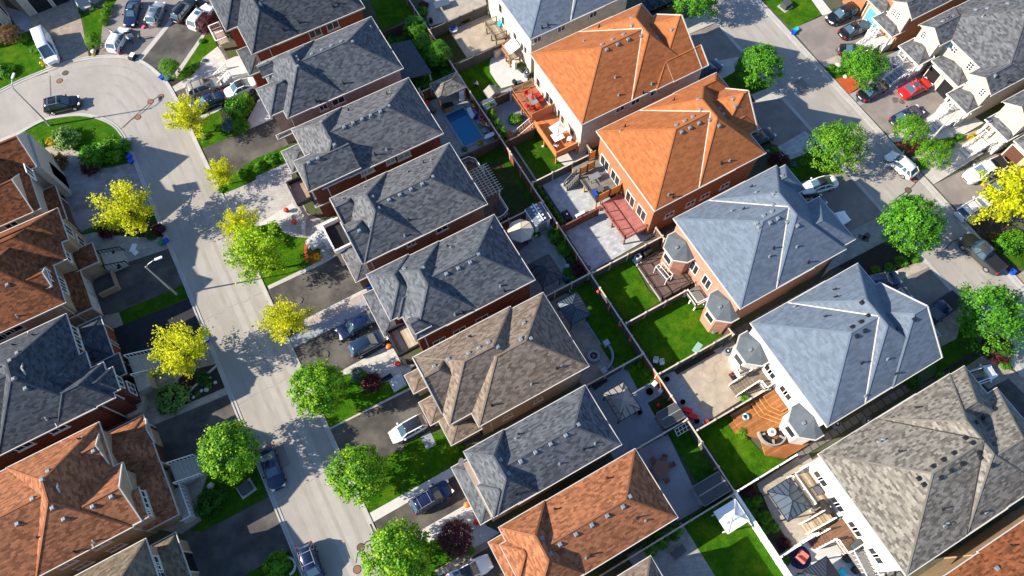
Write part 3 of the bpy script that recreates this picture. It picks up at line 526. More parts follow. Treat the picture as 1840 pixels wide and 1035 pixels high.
patch('path', 'concrete', [(67.29,21.24),(70.41,20.78),(75.17,18.43),(75.5,17.25),(67.01,16.86),(66.76,19.05)], lo=66.9)
patch('driveway', 'asphalt_mid', [(66.97,16.81),(76.67,16.45),(78.3,13.67),(72.9,10.56),(66.96,10.27)], lo=66.9)
patch('garden_bed', 'mulch_dark', [(66.96,10.27),(69.8,10.24),(72.12,6.43),(69.08,2.89),(66.53,4.44)], lo=66.9)
patch('lawn', 'grass_dark', [(68.62,7.08),(70.73,4.56),(68.81,2.61),(66.9,4.12)], lo=66.9)
patch('driveway', 'paver_brown', [(65.77,2.84),(69.08,2.89),(68.14,0.13),(66.24,0.69)], lo=66.9)
noisy('oil', (.10, .095, .09), (.15, .14, .13), 3, fine=14)
# ---- kerbs and gutters
kb = MB(); ribbon(kb, outer_l, -.32, .0, .012, .05); ribbon(kb, outer_l, -.50, -.32, .02, .12); struct('kerb', kb, 'curb_concrete')
kb = MB(); ribbon(kb, inner_l, 0, .32, .012, .05); ribbon(kb, inner_l, .32, .50, .02, .12); struct('kerb', kb, 'curb_concrete')
for x, s in ((58.93, 1), (66.45, -1)):
    kb = MB(); ribbon(kb, [(x, -80), (x, 0), (x, 60), (x, 160)], -.05 * s, -.38 * s, .02, .055); ribbon(kb, [(x, -80), (x, 160)], .0, .45 * s, .012, .04)
    struct('kerb', kb, 'curb_concrete')
# tar-filled cracks
for c in ([(-24.09,88.66),(-24.9,85.21),(-25.94,82.0)], [(-18.31,75.23),(-16.02,76.3),(-13.44,77.53),(-11.88,78.0)], [(-17.91,75.27),(-16.73,75.91),(-14.79,76.41),(-13.46,77.13)], [(60.8,17.22),(62.08,17.65),(63.77,17.76),(65.02,18.0),(65.6,18.26)], [(61.41,16.87),(63.14,17.29),(63.72,17.43)], [(62.06,9.37),(63.46,9.79),(64.9,9.64)], [(-13.12,11.64),(-12.62,12.38),(-11.39,12.97),(-10.78,12.87)]):
    m_ = MB(); ribbon(m_, c, -.06, .06, .0122, .0122); struct('road', m_, 'asphalt_dark')
for i, c in enumerate([(-23.21,87.08),(-22.16,88.03),(-12.02,77.67),(-13.49,77.56),(-15.74,75.93),(-12.1,12.76),(-13.28,11.02),(65.51,18.56),(63.84,17.79)]):
    mh = thing('manhole_cover', ['rusty round manhole cover in the bend above the black estate car', 'manhole cover shaded by the tree near the grass corner', 'rusty manhole cover nearest the outer kerb of the bend', 'rusty manhole cover at the shadow tip of the tall street lamp', 'rusty manhole cover beside the inner kerb where the crack starts', 'dark manhole cover beside the kerb near the bottom maple', 'rusty manhole cover on the sunlit patch at the bottom of the left street', 'rusty manhole cover beside the rear of the parked white coupe', 'dark manhole cover in the middle of the right street'][i], 'manhole', (*c, .0), 'manhole covers in the roads')
    MB().cyl(*c, .012, .03, .42, 20).build('frame', 'metal_dark', mh); MB().cyl(*c, .028, .036, .36, 20).build('cover', 'rust_iron' if i not in (1, 5, 8) else 'bark', mh)

# oil spots on drives and the street, cracked joints across the carriageway
for i, c in enumerate([(71.46,29.05),(72.03,28.32),(67.41,31.37),(70.35,39.09),(54.88,15.1),(55.34,15.25),(54.64,15.47),(-4.21,19.73),(-7.04,33.58),(-7.11,41.16)]):
    rr_ = random.Random(i); n_ = 14; P_ = [(c[0] + math.cos(k * 6.283 / n_) * (.25 + rr_.random() * .3), c[1] + math.sin(k * 6.283 / n_) * (.25 + rr_.random() * .35)) for k in range(n_)]
    struct('oil_stain', MB().sheet(P_, _lv[0] * .0008 + .0052), 'oil')
for i, y in enumerate((8, 21.5, 33, 44.2, 56)):
    rr_ = random.Random(i + 30); P_ = [(-17.85 + 7.3 * k / 10, y + rr_.uniform(-.18, .18)) for k in range(11)]; m_ = MB(); ribbon(m_, P_, -.022, .022, .0092, .0092); struct('road_joint', m_, 'asphalt_mid')
for i, y in enumerate((-12, 4, 17, 30.5, 41, 55, 68)):
    rr_ = random.Random(i + 60); P_ = [(58.95 + 7.45 * k / 10, y + rr_.uniform(-.2, .2)) for k in range(11)]; m_ = MB(); ribbon(m_, P_, -.022, .022, .0092, .0092); struct('road_joint', m_, 'asphalt_mid')

noisy('asphalt_worn', (.290, .270, .245), (.350, .330, .300), .6, fine=16, fineamt=.12, bmp=.05)
for off in (1.35, 2.85, 4.45, 5.95):
    m_ = MB(); ribbon(m_, outer_l[3:], off - .2, off + .2, .0098, .0098); struct('wheel_track', m_, 'asphalt_worn')
for x in (60.3, 61.8, 63.5, 65.0): struct('wheel_track', MB().sheet([(x - .2, -70), (x + .2, -70), (x + .2, 150), (x - .2, 150)], .0098), 'asphalt_worn')
struct('road_patch', MB().sheet([(-16.9, 24), (-15.2, 24.1), (-15.1, 26.9), (-16.8, 27)], .0104), 'asphalt_mid'); struct('road_patch', MB().sheet([(61.6, 36), (63.4, 36.1), (63.3, 37.9), (61.7, 37.8)], .0104), 'asphalt_mid')

# ================================================================ HOUSES
G9 = None
def hip_poly(h):
    """solid bounded by the eave rectangle and one sloping plane per side (None = gable)"""
    x0, x1, y0, y1, ze, sW, sE, sS, sN = h
    bm = bmesh.new(); bmesh.ops.create_cube(bm, size=1)
    for v in bm.verts: v.co = Vector((x0 if v.co.x < 0 else x1, y0 if v.co.y < 0 else y1, ze if v.co.z < 0 else ze + 15))
    for s, co, d in ((sW, (x0, 0, ze), (-1, 0)), (sE, (x1, 0, ze), (1, 0)), (sS, (0, y0, ze), (0, -1)), (sN, (0, y1, ze), (0, 1))):
        if s is None or s == -1: continue
        n = Vector((d[0] * s, d[1] * s, 1)).normalized()
        g = bm.verts[:] + bm.edges[:] + bm.faces[:]
        r = bmesh.ops.bisect_plane(bm, geom=g, dist=1e-5, plane_co=Vector(co), plane_no=n, clear_outer=True)
        ed = [e for e in r['geom_cut'] if isinstance(e, bmesh.types.BMEdge)]
        if ed: bmesh.ops.holes_fill(bm, edges=ed, sides=0)
    bmesh.ops.remove_doubles(bm, verts=bm.verts[:], dist=1e-4); bmesh.ops.recalc_face_normals(bm, faces=bm.faces[:])
    return bm
def roof_z(hips, x, y):
    z = 0
    for (x0, x1, y0, y1, ze, sW, sE, sS, sN) in hips:
        if x0 <= x <= x1 and y0 <= y <= y1:
            c = [ze + s * d for s, d in ((sW, x - x0), (sE, x1 - x), (sS, y - y0), (sN, y1 - y)) if s is not None and s != -1]
            z = max(z, min(c) if c else ze)
    return z
def make_roof(parent, hips, mat, gable, name='roof', cap=None, trim='gutter_white'):
    og = origin_of(parent); V = []; F = []; UV = []; MI = []; caps = MB(); gut = MB()
    for hi, h in enumerate(hips):
        bm = hip_poly(h); n0 = len(V); x0, x1, y0, y1, ze = h[:5]
        for i, v in enumerate(bm.verts): v.index = i; V.append((v.co.x - og.x, v.co.y - og.y, v.co.z - og.z))
        for f in bm.faces:
            F.append([v.index + n0 for v in f.verts]); n = f.normal
            MI.append(0 if n.z > .1 else 1)
            if n.z > .1 and abs(n.z) < .999:
                u = Vector((-n.y, n.x, 0)).normalized(); vv = n.cross(u)
            else: u = Vector((1, 0, 0)) if abs(n.x) < .5 else Vector((0, 1, 0)); vv = Vector((0, 0, 1)) if abs(n.z) < .9 else Vector((0, 1, 0))
            for v in f.verts: UV.append((v.co.dot(u) + hi * 3.7, v.co.dot(vv)))
        for e in bm.edges:
            if len(e.link_faces) != 2: continue
            a, b = e.link_faces; p, q = e.verts[0].co, e.verts[1].co
            if a.normal.z > .1 and b.normal.z > .1: caps.beam(p, q, .17, .03)
            elif (a.normal.z > .1 and abs(b.normal.z) < .05 or b.normal.z > .1 and abs(a.normal.z) < .05) and abs(p.z - q.z) > .2 and not ((h[5] == -1 and abs(p.x - x0) < .01 and abs(q.x - x0) < .01) or (h[6] == -1 and abs(p.x - x1) < .01 and abs(q.x - x1) < .01)): gut.beam(p, q, .11, .18)
        bm.free()
        t = .05
        gut.box(x0 - t, x1 + t, y0 - t, y0 + .03, ze - .15 - hi * .004, ze + .035); gut.box(x0 - t, x1 + t, y1 - .03, y1 + t, ze - .15 - hi * .004, ze + .035)
        if h[5] != -1: gut.box(x0 - t, x0 + .03, y0 + .03, y1 - .03, ze - .15 - hi * .004, ze + .033)
        if h[6] != -1: gut.box(x1 - .03, x1 + t, y0 + .03, y1 - .03, ze - .15 - hi * .004, ze + .033)
    n0 = len(V); V += [(v[0] - og.x, v[1] - og.y, v[2] - og.z) for v in caps.v]
    for f in caps.f: F.append([i + n0 for i in f]); MI.append(2); UV += [(0, 0)] * len(f)
    me = bpy.data.meshes.new(name); me.from_pydata(V, [], F); ul = me.uv_layers.new(name='UVMap')
    ul.data.foreach_set('uv', [c for p in UV for c in p]); me.materials.append(MATS[mat]); me.materials.append(MATS[gable]); me.materials.append(MATS[mat + '_cap']); me.polygons.foreach_set('material_index', MI); me.update()
    o = bpy.data.objects.new(name, me); COL.objects.link(o); o.parent = parent
    gut.build('gutter', trim, parent)
    return o
def window(parent, side, wall, u, z, w, h, frame='white_trim', pane='glass_dark', sill=True, cols=2, rows=1):
    """u, z = centre of the opening on the wall plane"""
    f = MB(); p = MB(); s = -1 if side in 'SW' else 1
    def bx(mb, u0, u1, z0, z1, d0, d1):
        a, b = wall + s * d0, wall + s * d1
        if side in 'SN': mb.box(u0, u1, a, b, z0, z1)
        else: mb.box(a, b, u0, u1, z0, z1)
    t = .08; x0, x1, z0, z1 = u - w / 2, u + w / 2, z - h / 2, z + h / 2
    bx(f, x0 - t, x1 + t, z1, z1 + t, -.02, .09); bx(f, x0 - t, x1 + t, z0 - t, z0, -.02, .09); bx(f, x0 - t, x0, z0, z1, -.02, .088); bx(f, x1, x1 + t, z0, z1, -.02, .088)
    for k in range(1, cols): m = x0 + w * k / cols; bx(f, m - .035, m + .035, z0, z1, 0, .075)
    for k in range(1, rows): m = z0 + h * k / rows; bx(f, x0, x1, m - .025, m + .025, 0, .07)
    bx(p, x0, x1, z0, z1, .0, .035)
    fo = f.build('window', frame, parent); p.build('pane', pane, fo)
    if sill:
        q = MB(); bx(q, x0 - .2, x1 + .2, z0 - .22, z0 - t, -.02, .16); q.build('sill', 'cream_trim', fo)
    return fo
def garage_door(parent, side, wall, u0, u1, h=2.3, mat='garage_white', z0=.05):
    s = -1 if side in 'SW' else 1; p = MB(); f = MB()
    def bx(mb, a, b, c, d, d0, d1):
        A_, B_ = wall + s * d0, wall + s * d1
        if side in 'SN': mb.box(a, b, A_, B_, c, d)
        else: mb.box(A_, B_, a, b, c, d)
    for k in range(4): bx(p, u0, u1, z0 + k * h / 4 + .015, z0 + (k + 1) * h / 4 - .015, 0, .05)
    for a, b, c, d in ((u0 - .15, u0, z0, z0 + h + .15), (u1, u1 + .15, z0, z0 + h + .15), (u0, u1, z0 + h, z0 + h + .15)): bx(f, a, b, c, d, -.02, .1)
    o = p.build('garage_door', mat, parent); f.build('frame', 'cream_trim', o)
def vent(parent, hips, x, y, mat='vent_metal'):
    z = roof_z(hips, x, y)
    MB().box(x - .20, x + .20, y - .20, y + .20, z - .2, z + .10).box(x - .16, x + .16, y - .16, y + .16, z + .10, z + .17).build('roof_vent', mat, parent, bevel=.02)
def pipe(parent, hips, x, y, mat='pipe_black', h=.45):
    z = roof_z(hips, x, y); MB().cyl(x, y, z - .1, z + h, .08, 8).cyl(x, y, z - .1, z + .06, .2, 8, .1).build('vent_pipe', mat, parent)
HS = .583
def H(x0, x1, y0, y1, ze, s=HS, W=0, E=0, S=0, N=0):
    """0 = common slope s, None = gable"""
    return (x0, x1, y0, y1, ze, *(s if k == 0 else k for k in (W, E, S, N)))
def house(name, label, loc, hips, roof, wall, low=(), group=None, gable=None, vents=(), pipes=(), wpipes=(), inset=.4, spouts=(), walls=(), lowroof=None, ventmat='vent_metal', cap=None):
    t = thing(name, label, 'house', (*loc, 0), group)
    r = make_roof(t, list(hips) + list(low), roof, gable or wall, cap=cap)
    w_ = MB()
    for i, h in enumerate(list(hips) + list(low)):
        k = inset + i * .006
        if h[1] - h[0] > 2 * k + .2 and h[3] - h[2] > 2 * k + .2: w_.box(h[0] + k, h[1] - k, h[2] + k, h[3] - k, 0, h[4] - .01 + .004 * i)
    for b in walls: w_.box(*b)
    w_.build('wall', wall, t)
    for v in vents: vent(r, hips, *v, mat=ventmat)
    for v in pipes: pipe(r, hips, *v)
    for v in wpipes: pipe(r, hips, *v, 'vent_metal', .3)
    for (x, y, z1) in spouts: MB().box(x - .06, x + .06, y - .1, y, .1, z1).build('downpipe', 'gutter_white', t)
    return t, list(hips)
MID = 'houses of the middle row'; RGT = 'big hipped houses right of the back fence'; LFT = 'houses on the left of the left street'; FAR = 'gabled houses beyond the right street'
def wins(t, side, wall, L, **k):
    for (u, z, w_, h_) in L: window(t, side, wall, u, z, w_, h_, **k)
# ---------------------------------------------------------------- middle row
t, h = house('house', 'topmost house of the middle row, dark slate roof and red brick', (9, 76), [H(4.35, 16.55, 71.65, 81.2, 6.5, W=-1), H(1.05, 7.56, 71.72, 82.5, 6.51, .92), H(-.5, 5, 76.95, 86, 6.52, .85)],
    'roof_dark_slate', 'brick_red', [H(-.45, 1.9, 72.0, 76.8, 3.1, .45, E=-1)], MID, vents=[(4.73,76.14),(4.76,75.95)], pipes=[(12.87,73.04),(8.11,72.88),(5.86,72.67),(13.57,73.11)], spouts=[(3.3,72.05,6.4),(1.6,72.1,6.4)])
wins(t, 'S', 72.05, [(11.93,5.52,1.5,1.1),(9.47,5.47,1.5,1.1)]); garage_door(t, 'W', -.05, 72.7, 75.9)
t, h = house('house', 'grey shingled house with a blush side wall, second from the top of the middle row', (9, 65), [H(4.6, 16.63, 60.28, 69.85, 6.5, W=-1), H(1.24, 8.76, 60.36, 69.95, 6.51, .85), H(-.45, 5, 61.7, 66.4, 6.52, .85), H(.9, 3.6, 66.9, 69.0, 7.3, .7, W=-1)],
    'roof_slate', 'brick_blush', [H(-.9, 1.9, 60.89, 61.6, 3.1, .6, E=None)], MID, vents=[(12.43,64.94),(11.24,65.66),(9.94,65.7),(8.69,65.69),(7.37,65.68),(5.5,65.87),(5.49,65.29),(5.09,64.18),(5.14,68.16)], pipes=[(5.21,60.76),(5.59,60.54),(9.15,61.35)], wpipes=[(7.21,68.81),(15.76,67.77)])
wins(t, 'S', 60.68, [(7.74,5.52,1.5,1.1),(5.77,5.6,0.9,1.1)], pane='glass_dark')
t, h = house('house', 'grey shingled dark brick house beside the swimming pool', (9, 54), [H(4.35, 16.54, 49.16, 58.65, 6.5, W=-1), H(1.05, 7.66, 49.25, 58.72, 6.51, .9), H(-.45, 6.0, 49.3, 54.0, 7.0, .82, W=2.2, E=-1)],
    'roof_mid_grey', 'brick_dark_red', [H(-1.2, 1.5, 53.9, 57.4, 5.2, .5, E=-1), H(-.6, 1.5, 49.6, 53.6, 3.1, .3, E=-1)], MID, vents=[(12.22,53.98),(10.98,53.69),(9.76,53.73),(8.69,53.75),(7.57,53.76),(6.44,53.76),(4.46,55.66),(4.51,52.13),(2.18,51.58),(1.04,51.56)], pipes=[(8.21,50.09),(8.05,57.06),(13.0,56.78)], wpipes=[(9.68,50.09),(5.45,57.53),(13.59,57.18)], spouts=[(6.14,49.56,6.4),(1.64,49.7,6.4)])
wins(t, 'S', 49.56, [(11.33,5.28,1.5,0.9),(6.61,5.59,1.5,0.9),(9.6,5.47,1.0,0.8)], pane='glass_teal')
t, h = house('house', 'grey shingled brown brick house with a white framed flat balcony over its front', (9, 43), [H(5.0, 16.55, 38.15, 47.62, 6.5, W=-1), H(1.3, 8.5, 38.22, 47.68, 6.51, .85), H(1.1, 5.2, 38.3, 44.2, 6.52, .88, W=None), H(1.25, 5.4, 42.4, 47.55, 6.53, .82, W=None)],
    'roof_mid_grey', 'brick_brown', [H(-.42, 1.9, 38.26, 43.2, 3.3, .5, E=-1)], MID, vents=[(12.35,42.9),(10.9,42.58),(9.51,42.58),(8.17,42.56),(6.85,42.57),(5.41,43.75),(5.4,42.12),(3.73,40.92),(2.45,40.87)], pipes=[(7.81,40.09),(12.55,46.03)], wpipes=[(10.4,45.73),(6.62,38.89),(5.28,46.26),(13.49,45.93),(2.54,46.08)], spouts=[(2.1,38.6,6.4)])
wins(t, 'S', 38.55, [(10.83,5.36,1.3,0.9),(6.97,5.43,0.9,0.8)]); garage_door(t, 'W', -.02, 38.9, 42.6)
t, h = house('house', 'grey shingled dark red brick house with a black railed timber balcony at its front corner', (9, 32), [H(5.9, 16.55, 27.38, 36.6, 6.5, W=-1), H(2.25, 9.65, 27.45, 36.68, 6.51, .85), H(.95, 6, 30.75, 36.9, 6.52, .82), H(1.75, 5.6, 30.55, 33.4, 6.53, .8), H(2.6, 4.4, 27.9, 29.9, 7.1, .8, W=-1)],
    'roof_slate', 'brick_dark_red', [H(-.38, 1.7, 30.75, 36.6, 3.2, .42, E=-1)], MID, vents=[(12.25,31.9),(11.08,31.54),(9.67,31.56),(8.29,31.6),(6.46,33.28),(4.75,34.64)], pipes=[(8.0,27.82),(10.08,35.23),(13.02,27.8)], wpipes=[(7.17,27.93),(12.85,28.37),(10.31,34.82),(15.32,34.87)], spouts=[(3.35,27.8,6.4)])
wins(t, 'S', 27.78, [(10.02,2.5,1.4,0.9),(7.19,2.41,1.4,0.9),(4.7,2.41,1.4,0.9)], frame='cream_trim'); garage_door(t, 'W', .02, 31.4, 35.8)
t, h = house('house', 'beige shingled house of several ridges with a sunken arch in its front roof', (9, 21), [H(3.8, 16.55, 16.28, 25.7, 6.5, .6), H(1.3, 12.75, 17.85, 26.0, 6.51, .82), H(1.2, 6.2, 19.3, 25.93, 6.52, .83, W=None)],
    'roof_beige', 'brick_beige', [H(-.38, 1.8, 23.5, 25.8, 3.2, .35, E=-1), H(-.34, 1.8, 19.6, 22.4, 3.2, .35, E=-1), H(.6, 4.4, 16.7, 19.9, 3.19, .4)], MID, vents=[(2.69,23.3),(4.24,23.26),(6.25,22.62),(7.41,22.64),(8.53,22.65),(9.03,21.69),(11.47,21.37),(12.82,23.14),(11.57,21.51),(12.42,21.03)], pipes=[(5.89,17.43),(7.36,24.66),(13.42,17.56)], wpipes=[(13.97,17.48),(10.4,17.39),(7.15,24.9)], spouts=[(5.21,16.68,6.4)])  # low front roof is left open between its two parts
wins(t, 'S', 16.68, [(7.2,2.6,0.9,0.8),(10.83,2.47,0.9,0.8),(7.15,2.84,0.9,0.8)], frame='cream_trim')
t, h = house('house', 'narrow grey shingled house with a satellite dish on its low front roof', (8, 11), [H(3.6, 15.15, 7.92, 14.78, 6.5, W=-1), H(1.35, 5.85, 7.98, 14.85, 6.51, 1.08), H(.95, 4.2, 8.0, 11.4, 6.53, .95)],
    'roof_slate', 'brick_beige', [H(-.42, 1.8, 8.4, 14.75, 3.2, .5, E=-1)], MID, vents=[(10.6,11.07),(8.92,11.07),(7.26,11.09),(5.62,11.07),(12.2,11.37),(3.99,12.05),(4.05,10.6),(5.62,10.98)], pipes=[(11.55,9.29),(6.81,13.58),(3.78,8.79)], wpipes=[(8.84,9.2),(12.83,9.21),(6.38,13.31)], walls=[(.8, 2.4, 8.1, 13.9, 3, 6.4)])
dsh = MB().lathe(0, 0, [(.02, -.02), (.25, .03), (.4, .12), (.37, .13), (.22, .06), (.02, .02)], 16).build('dish', 'resin_white'); dsh.rotation_euler = (.9, .2, .6)
ds = thing('satellite_dish', 'white satellite dish standing on the low front roof of the narrow grey house', 'dish', (0.65,14.58,3.9))
dsh.parent = ds; dsh.location = (0, 0, .5); MB().tube([(ds.location.x, ds.location.y, 3.6), (ds.location.x, ds.location.y, 4.4)], .04, 6).build('mast', 'metal_grey', ds)
t, h = house('house', 'terracotta shingled house in the middle row beside the violet grey patio', (8, 3), [H(3.4, 16.07, -.42, 6.95, 6.5, W=-1), H(.95, 5.97, -.36, 7.0, 6.51, 1.06), H(.3, 3.6, 2.0, 5.6, 6.53, .8)],
    'roof_terracotta', 'brick_beige', [H(-.55, 1.6, 2.2, 6.6, 3.3, .5, E=-1)], MID, vents=[(12.86,3.28),(11.81,2.83),(10.12,2.86),(8.47,2.85),(6.79,2.88),(5.1,2.84),(3.9,4.08),(3.89,2.55)], pipes=[(12.14,5.79),(12.56,1.43),(6.35,5.78),(7.14,0.77)], wpipes=[(13.15,0.83),(6.65,0.74)])
t, h = house('house', 'beige grey shingled house corner at the bottom centre of the photo', (7, -6), [H(0, 11.97, -10, -2.0, 6.5), H(-1, 5, -10.1, -1.95, 6.52, .9)], 'roof_beige', 'brick_beige', (), MID)
# ---------------------------------------------------------------- right row
def valley(t, pts, mat='flashing_white'):
    f = MB()
    for a, b in pts: f.beam(a, b, .13, .06)
    f.build('valley_flashing', mat, t)
RT = {}
def rhouse(key, label, y0, y1, x0, xe, roof, wall, extra, vents, pipes, wpipes=(), flash='flashing_white', sl=(.74, .86, .74, .86), ventmat='vent_metal', ze=7.0, xm=47.4, cap=None):
    ym = (y0 + y1) / 2
    hips = [H(x0, 43.05, y0, y1, ze, E=-1), H(38.1, xm, y0 + .06, y1 - .06, ze + .01, W=sl[0], E=sl[1], S=sl[2], N=sl[3])] + extra
    t, h = house('house', label, (40, ym), hips, roof, wall, (), RGT, vents=vents, pipes=pipes, wpipes=wpipes, ventmat=ventmat, cap=cap)
    hh = (y1 - y0) / 2; zr = ze + HS * hh; xr = 38.1 + (zr - ze) / sl[0]
    f = MB(); 
    for yy in (y0, y1): f.beam((38.15, yy + (.1 if yy < ym else -.1), ze + .06), (xr, ym + (-.05 if yy < ym else .05), zr + .04), .10, .06)
    f.build('valley_flashing', flash, t); RT[key] = t
    return t
rhouse('R0', 'blue grey roofed house with a cream back wall at the top centre of the photo', 55.98, 68.5, 32.2, 47, 'roof_blue_grey', 'brick_cream', [], (), [(35.12,56.63),(34.24,56.6)])
wins(RT['R0'], 'S', 56.38, [(41.75,5.98,1.0,0.8),(36.98,6.03,1.0,0.8),(33.47,6.06,1.0,0.8)]); wins(RT['R0'], 'W', 32.6, [(63.84,2.95,0.8,1.6),(60.57,2.91,0.8,1.6),(64.46,4.47,0.8,1.6),(58.61,3.03,0.6,1.3),(57.76,3.18,0.6,1.3)], cols=1)
rhouse('R1', 'orange roofed house with a white back wall above two timber decks', 41.8, 54.05, 31.1, 49, 'roof_orange', 'brick_cream', [H(41.5, 48.1, 41.7, 51.5, 7.02, E=None, S=.66, N=.86), H(44, 49.05, 41.64, 44.5, 7.03, W=-1, E=None, S=.66, N=2)],
    [(42.94,50.17),(42.43,49.22),(42.47,47.28),(40.8,48.56),(39.27,48.6),(37.78,48.54),(40.75,47.56),(39.28,47.55),(37.75,47.53),(44.16,46.57),(46.41,46.55)], [(39.93,52.39),(39.8,42.03)], [(37.35,44.67),(36.85,42.92),(41.25,42.47),(37.0,51.25)])
wins(RT['R1'], 'S', 42.2, [(41.73,5.89,1.1,0.8),(39.01,5.88,1.1,0.8),(36.83,5.9,1.1,0.8)]); wins(RT['R1'], 'W', 31.5, [(52.49,2.95,0.9,1.5),(49.18,2.84,0.9,1.5),(46.44,2.44,0.9,1.5),(44.07,2.41,0.9,1.5),(50.08,2.71,0.8,1.9),(47.16,2.49,0.8,1.9)], sill=False, cols=1)
rhouse('R2', 'orange roofed house with sunlit orange brick back wall and two side by side decks', 27.9, 40.2, 32.15, 49, 'roof_orange', 'brick_orange', [H(42, 48.5, 31.0, 37.95, 7.02, E=None, S=1.0, N=.95), H(43, 49.2, 37.0, 40.25, 7.03, .8, W=-1), H(44, 48.9, 31.0, 34.2, 7.04, 1.0, W=-1)],
    [(42.91,36.23),(42.45,35.03),(42.5,33.33),(42.96,32.23),(41.11,34.63),(39.98,34.59),(38.85,34.59),(41.14,33.57),(39.91,33.55),(38.79,33.54),(45.16,34.68),(46.77,34.64),(46.49,33.75),(45.02,33.79)], [(41.69,38.65),(34.87,38.5),(41.69,29.06),(34.78,28.31)], [(42.75,28.89),(34.42,28.71),(34.08,38.25)])
wins(RT['R2'], 'S', 28.3, [(43.05,3.06,1.1,0.8),(40.23,3.06,1.1,0.8),(38.16,3.05,1.1,0.8),(35.22,2.98,1.1,0.8)]); wins(RT['R2'], 'W', 32.55, [(38.12,2.73,1.7,1.8),(35.73,2.66,1.7,1.8),(32.4,2.56,1.6,2.0),(30.06,2.85,1.6,2.0)], sill=False)
rhouse('R3', 'blue grey roofed house with a pink brick back wall and two roofed bay windows', 13.75, 26.1, 33.42, 49, 'roof_blue_grey', 'brick_pink', [H(44, 48.3, 21.9, 25.6, 7.02, .85, W=-1), H(43, 49.0, 14.25, 20.4, 7.03, .72, W=-1)],
    [(42.75,22.1),(42.16,21.19),(41.33,20.45),(42.13,18.77),(42.77,17.89),(41.32,19.51),(40.32,19.49),(40.28,20.46),(39.06,19.67),(39.19,20.13),(46.25,24.13),(39.08,20.19),(39.07,19.7),(40.3,20.49)], [(39.54,17.26),(42.59,14.48),(39.61,22.58),(42.57,24.76)], [(38.76,16.76),(41.91,16.25),(38.6,23.15),(42.03,23.59)])
wins(RT['R3'], 'W', 33.82, [(21.17,2.97,1.2,2.0),(18.91,3.34,1.2,2.0)], sill=False)
rhouse('R4', 'blue grey roofed house with a white back wall beside the cedar deck', -.45, 11.95, 33.4, 49, 'roof_blue_grey', 'brick_white', [H(41.5, 47.9, -.5, 9.0, 7.02, .75, E=None), H(43, 49.4, 1.4, 7.4, 7.03, .75, W=-1)],
    [(42.71,7.74),(42.4,6.35),(41.29,6.16),(40.2,6.17),(41.01,5.29),(39.99,5.24),(44.23,3.89),(46.04,3.85)], [(42.56,10.49),(41.71,9.68),(39.38,8.5),(39.39,2.94),(42.33,0.44)], [(41.96,2.01),(38.23,11.11),(38.39,0.18)], ventmat='metal_dark')
wins(RT['R4'], 'W', 33.8, [(7.44,3.1,0.9,1.3),(6.84,2.97,0.9,1.3),(4.81,3.08,0.9,1.3),(4.17,3.04,0.9,1.3)], sill=False, cols=1)
rhouse('R5', 'weathered grey brown shingled house with a white back wall at the bottom right', -14.6, -2.1, 31.0, 49, 'roof_weathered', 'brick_white', [H(42.5, 49.2, -8.5, -2.25, 7.02, .8, W=-1), H(43, 50.4, -14.5, -5.5, 7.03, .72, W=-1, E=.9)],
    [(36.2,-8.17),(36.22,-8.79),(37.81,-7.93),(39.04,-7.93),(40.26,-7.94),(40.31,-9.01),(39.05,-9.01),(37.83,-9.04),(42.31,-7.45),(42.32,-8.06),(42.32,-9.0),(42.31,-9.46),(42.74,-10.49),(47.97,-6.93),(46.32,-6.92),(44.62,-6.9)], [(36.84,-5.58),(36.84,-11.41),(40.2,-13.54),(41.69,-3.18)], [(36.23,-3.96),(36.73,-3.99),(36.32,-12.73),(36.75,-12.72),(40.73,-13.79)], 'flashing_dark', ventmat='metal_dark', sl=(.7, .86, .74, .86))
wins(RT['R5'], 'W', 31.4, [(-3.92,3.08,0.9,1.3),(-4.62,3.09,0.9,1.3),(-6.74,2.78,0.9,1.3),(-7.38,2.76,0.9,1.3),(-9.42,2.8,0.9,1.3),(-10.04,2.78,0.9,1.3),(-12.23,3.12,0.9,1.3),(-12.89,3.11,0.9,1.3)], sill=False, cols=1)
house('house', 'dark rust red roofed house in the bottom right corner of the photo', (42, -22), [H(33.9, 50, -28.6, -16.2, 7.0), H(38, 48, -28.5, -16.1, 7.02, W=.74, E=.86)], 'roof_rust', 'brick_tan', (), RGT, vents=[(38.0,-17.8)], pipes=[(40.72,-17.1)])
t, h = RT['R1'], None
for key, yy, xw in (('R1', (42.9, 53.0), 48.0), ('R3', (15, 19.5), 48.2), ('R4', (1.5, 6.8), 48.5)):
    garage_door(RT[key], 'E', xw - .2, yy[0], yy[0] + 2.6)
